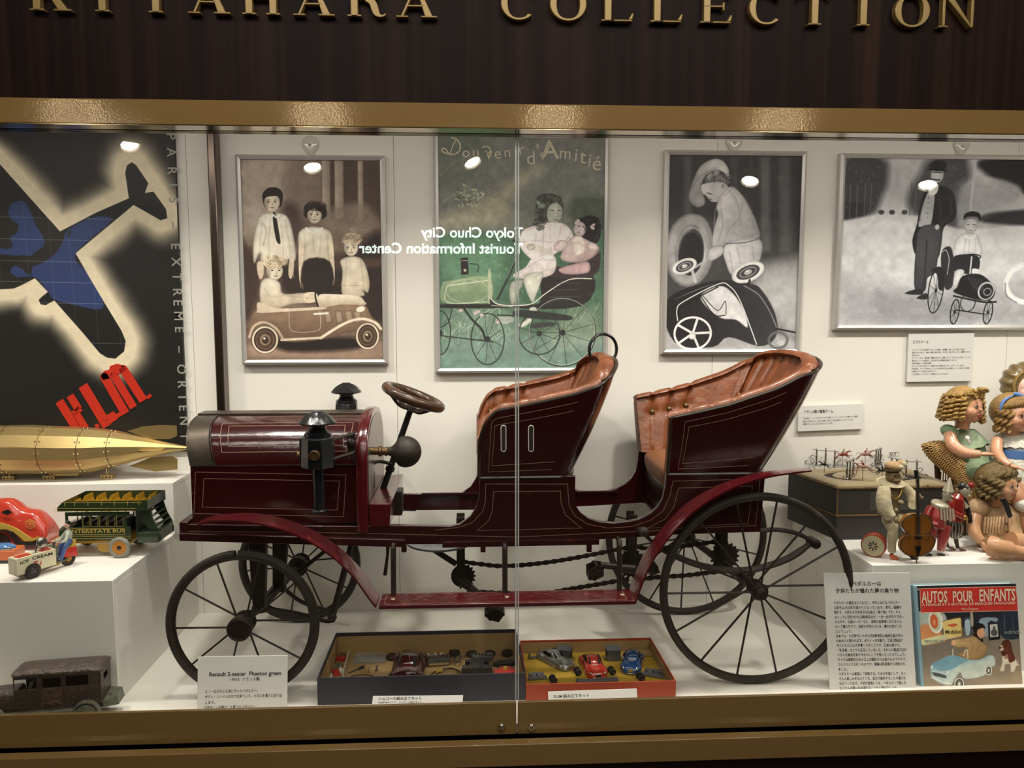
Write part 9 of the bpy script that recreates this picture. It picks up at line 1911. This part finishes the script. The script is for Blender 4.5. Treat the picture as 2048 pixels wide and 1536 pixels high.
# seated doll in front, on the plinth
DY4 = -.355; g4 = onp(1440, 1400)
DY4 = g4.y+.03; c4_ = D3(1398, 985, DY4); r4_ = (D3(1400, 930, DY4)-D3(1400, 1080, DY4)).length*.70
d4 = Thing('romper_doll', 'seated doll with dull blond curls, cream romper and black bow', 'doll', (c4_.x, DY4, PRZ))
o4, W4, R1_ = dollhead(d4, c4_, r4_, .55, .06, None, mat('tan_doll_skin', '#c2916c', .35, coat=.3), pitch=.05)
_p4 = d4.part
def _clamp(nm, mb, *a, **k):
    for v in mb.v: v.z = max(v.z, PRZ+.003)
    return _p4(nm, mb, *a, **k)
d4.part = _clamp
hc4 = MB(); d4.part('hair_cap', MB().ell(W4(0, .2, .2), (r4_*1.16, r4_*1.06, r4_*1.08), 22, 16), m_h3, parent=o4, ang=80)
for i in range(17):
    a = lerp(-2.15, 2.15, i/16); curl(hc4, W4(math.sin(a)*1.15, math.cos(a)*.85-.05, .40), r4_*1.15, r4_*.17, r4_*.13, 2.2, dirn=R1_@Vector((math.sin(a)*.18, .05, -1)), ph=i*1.3)
for i in range(22):
    a = lerp(-1.9, 1.9, i/21); w_ = .08*math.sin(i*2.1); hc4.tube(smooth([W4(math.sin(a)*.1, -.1, 1.14), W4(math.sin(a)*.5+w_, -.50*math.cos(a*.8)-.15, .98), W4(math.sin(a)*.85-w_, -.72*math.cos(a*.8)-.05, .72), W4(math.sin(a)*1.08+w_, -.50*math.cos(a), .40), W4(math.sin(a)*1.18, -.40*math.cos(a), .10)], 4), r4_*.09, 7)
for a, s_ in ((.0, 1), (.9, 1), (1.9, 1)): curl(hc4, W4(-.2+a*.2, .0, 1.1), r4_*.5, r4_*.16, r4_*.09, 1.5, dirn=(math.cos(a), 0, .12), ph=a)
d4.part('wavy_hair', hc4, m_h3, parent=o4, kind='stuff', ang=80)
d4.part('romper', MB().tube([D3(1400, 1110, DY4+.015), D3(1405, 1160, DY4+.012), D3(1400, 1260, DY4+.005), D3(1405, 1330, DY4)], [.026, .046, .052, .056], 20).ell(D3(1340, 1345, DY4-.015), (.034, .034, .024), 16, 10).ell(D3(1475, 1345, DY4-.015), (.034, .034, .024), 16, 10), m_dc, remesh=.003, sm=3)
for x, y, s_ in ((1268, 1140, -1), (1535, 1150, 1)): d4.part('puff_sleeve', MB().ell(D3(x, y, DY4+.0), (.026, .024, .026), 18, 12, Euler((0, -s_*.25, 0))), m_dc)
pl4 = MB()
for k in range(11):
    x = 1310+k*19; pl4.tube(smooth([D3(x+6, 1195, DY4-.048+abs(k-5)*.003), D3(x+3*math.sin(k), 1250, DY4-.055+abs(k-5)*.0035), D3(x-4, 1300, DY4-.056+abs(k-5)*.004)], 4), .0028, 6)
d4.part('gathers', pl4, m_dc, kind='stuff', ang=80); d4.part('skin_collar', MB().lathe([(.022, 0), (.036, -.008), (.038, -.012), (.024, -.006)], D3(1400, 1105, DY4+.01), (0, -.2, 1), 26), m_dc)
bwk = MB().ell(D3(1430, 1090, DY4-.044), (.010, .004, .006), 12, 8).prism([D3(1432, 1095, DY4-.046), D3(1455, 1090, DY4-.046), D3(1490, 1190, DY4-.060), D3(1470, 1205, DY4-.060)], (0, .002, 0)).prism([D3(1425, 1100, DY4-.045), D3(1440, 1100, DY4-.045), D3(1475, 1205, DY4-.061), D3(1462, 1200, DY4-.061)], (0, .002, 0)); d4.part('black_bow', bwk, m_blk)
d4.part('button', MB().ell(D3(1452, 1240, DY4-.056), .0035, 10, 8), mat('brown_button', '#4d3018', .4)); d4.part('button', MB().ell(D3(1455, 1290, DY4-.058), .0035, 10, 8), mat('brown_button'))
d4.part('arm', arm_(d4, [D3(1262, 1165, DY4+.0), D3(1240, 1230, DY4-.015), D3(1248, 1300, DY4-.035), D3(1290, 1352, DY4-.05)], [.0165, .0175, .0155, .0105], (.35, -.2, -.9), .0105, curlf=.5), mat('tan_doll_skin'), remesh=.0018, sm=2, ang=80)
d4.part('arm', arm_(d4, [D3(1540, 1170, DY4+.0), D3(1575, 1240, DY4-.02), D3(1590, 1310, DY4-.03)], [.016, .017, .0105], (.1, -.3, -.9), .0105), mat('tan_doll_skin'), remesh=.0018, sm=2, ang=80)
def onpl(x, y, h): q_ = PZ(1560+x/S3, 660+y/S3, PRZ+h); return q_
d4.part('leg', MB().tube(smooth([onpl(1340, 1380, .034), onpl(1400, 1395, .032), onpl(1490, 1416, .024), onpl(1570, 1432, .018)], 4), [.026]*4+[.023]*4+[.017]*5, 16), mat('tan_doll_skin'), ang=80); d4.part('leg', MB().tube(smooth([onpl(1480, 1355, .034), onpl(1560, 1365, .030), onpl(1640, 1385, .024)], 4), [.026]*4+[.022]*5, 16), mat('tan_doll_skin'), ang=80)
d4.part('sock', MB().ell(onpl(1590, 1436, .0175), (.022, .017, .0165), 16, 10), m_dw); d4.part('sock', MB().ell(onpl(1660, 1390, .022), (.024, .020, .0195), 16, 10), m_dw)
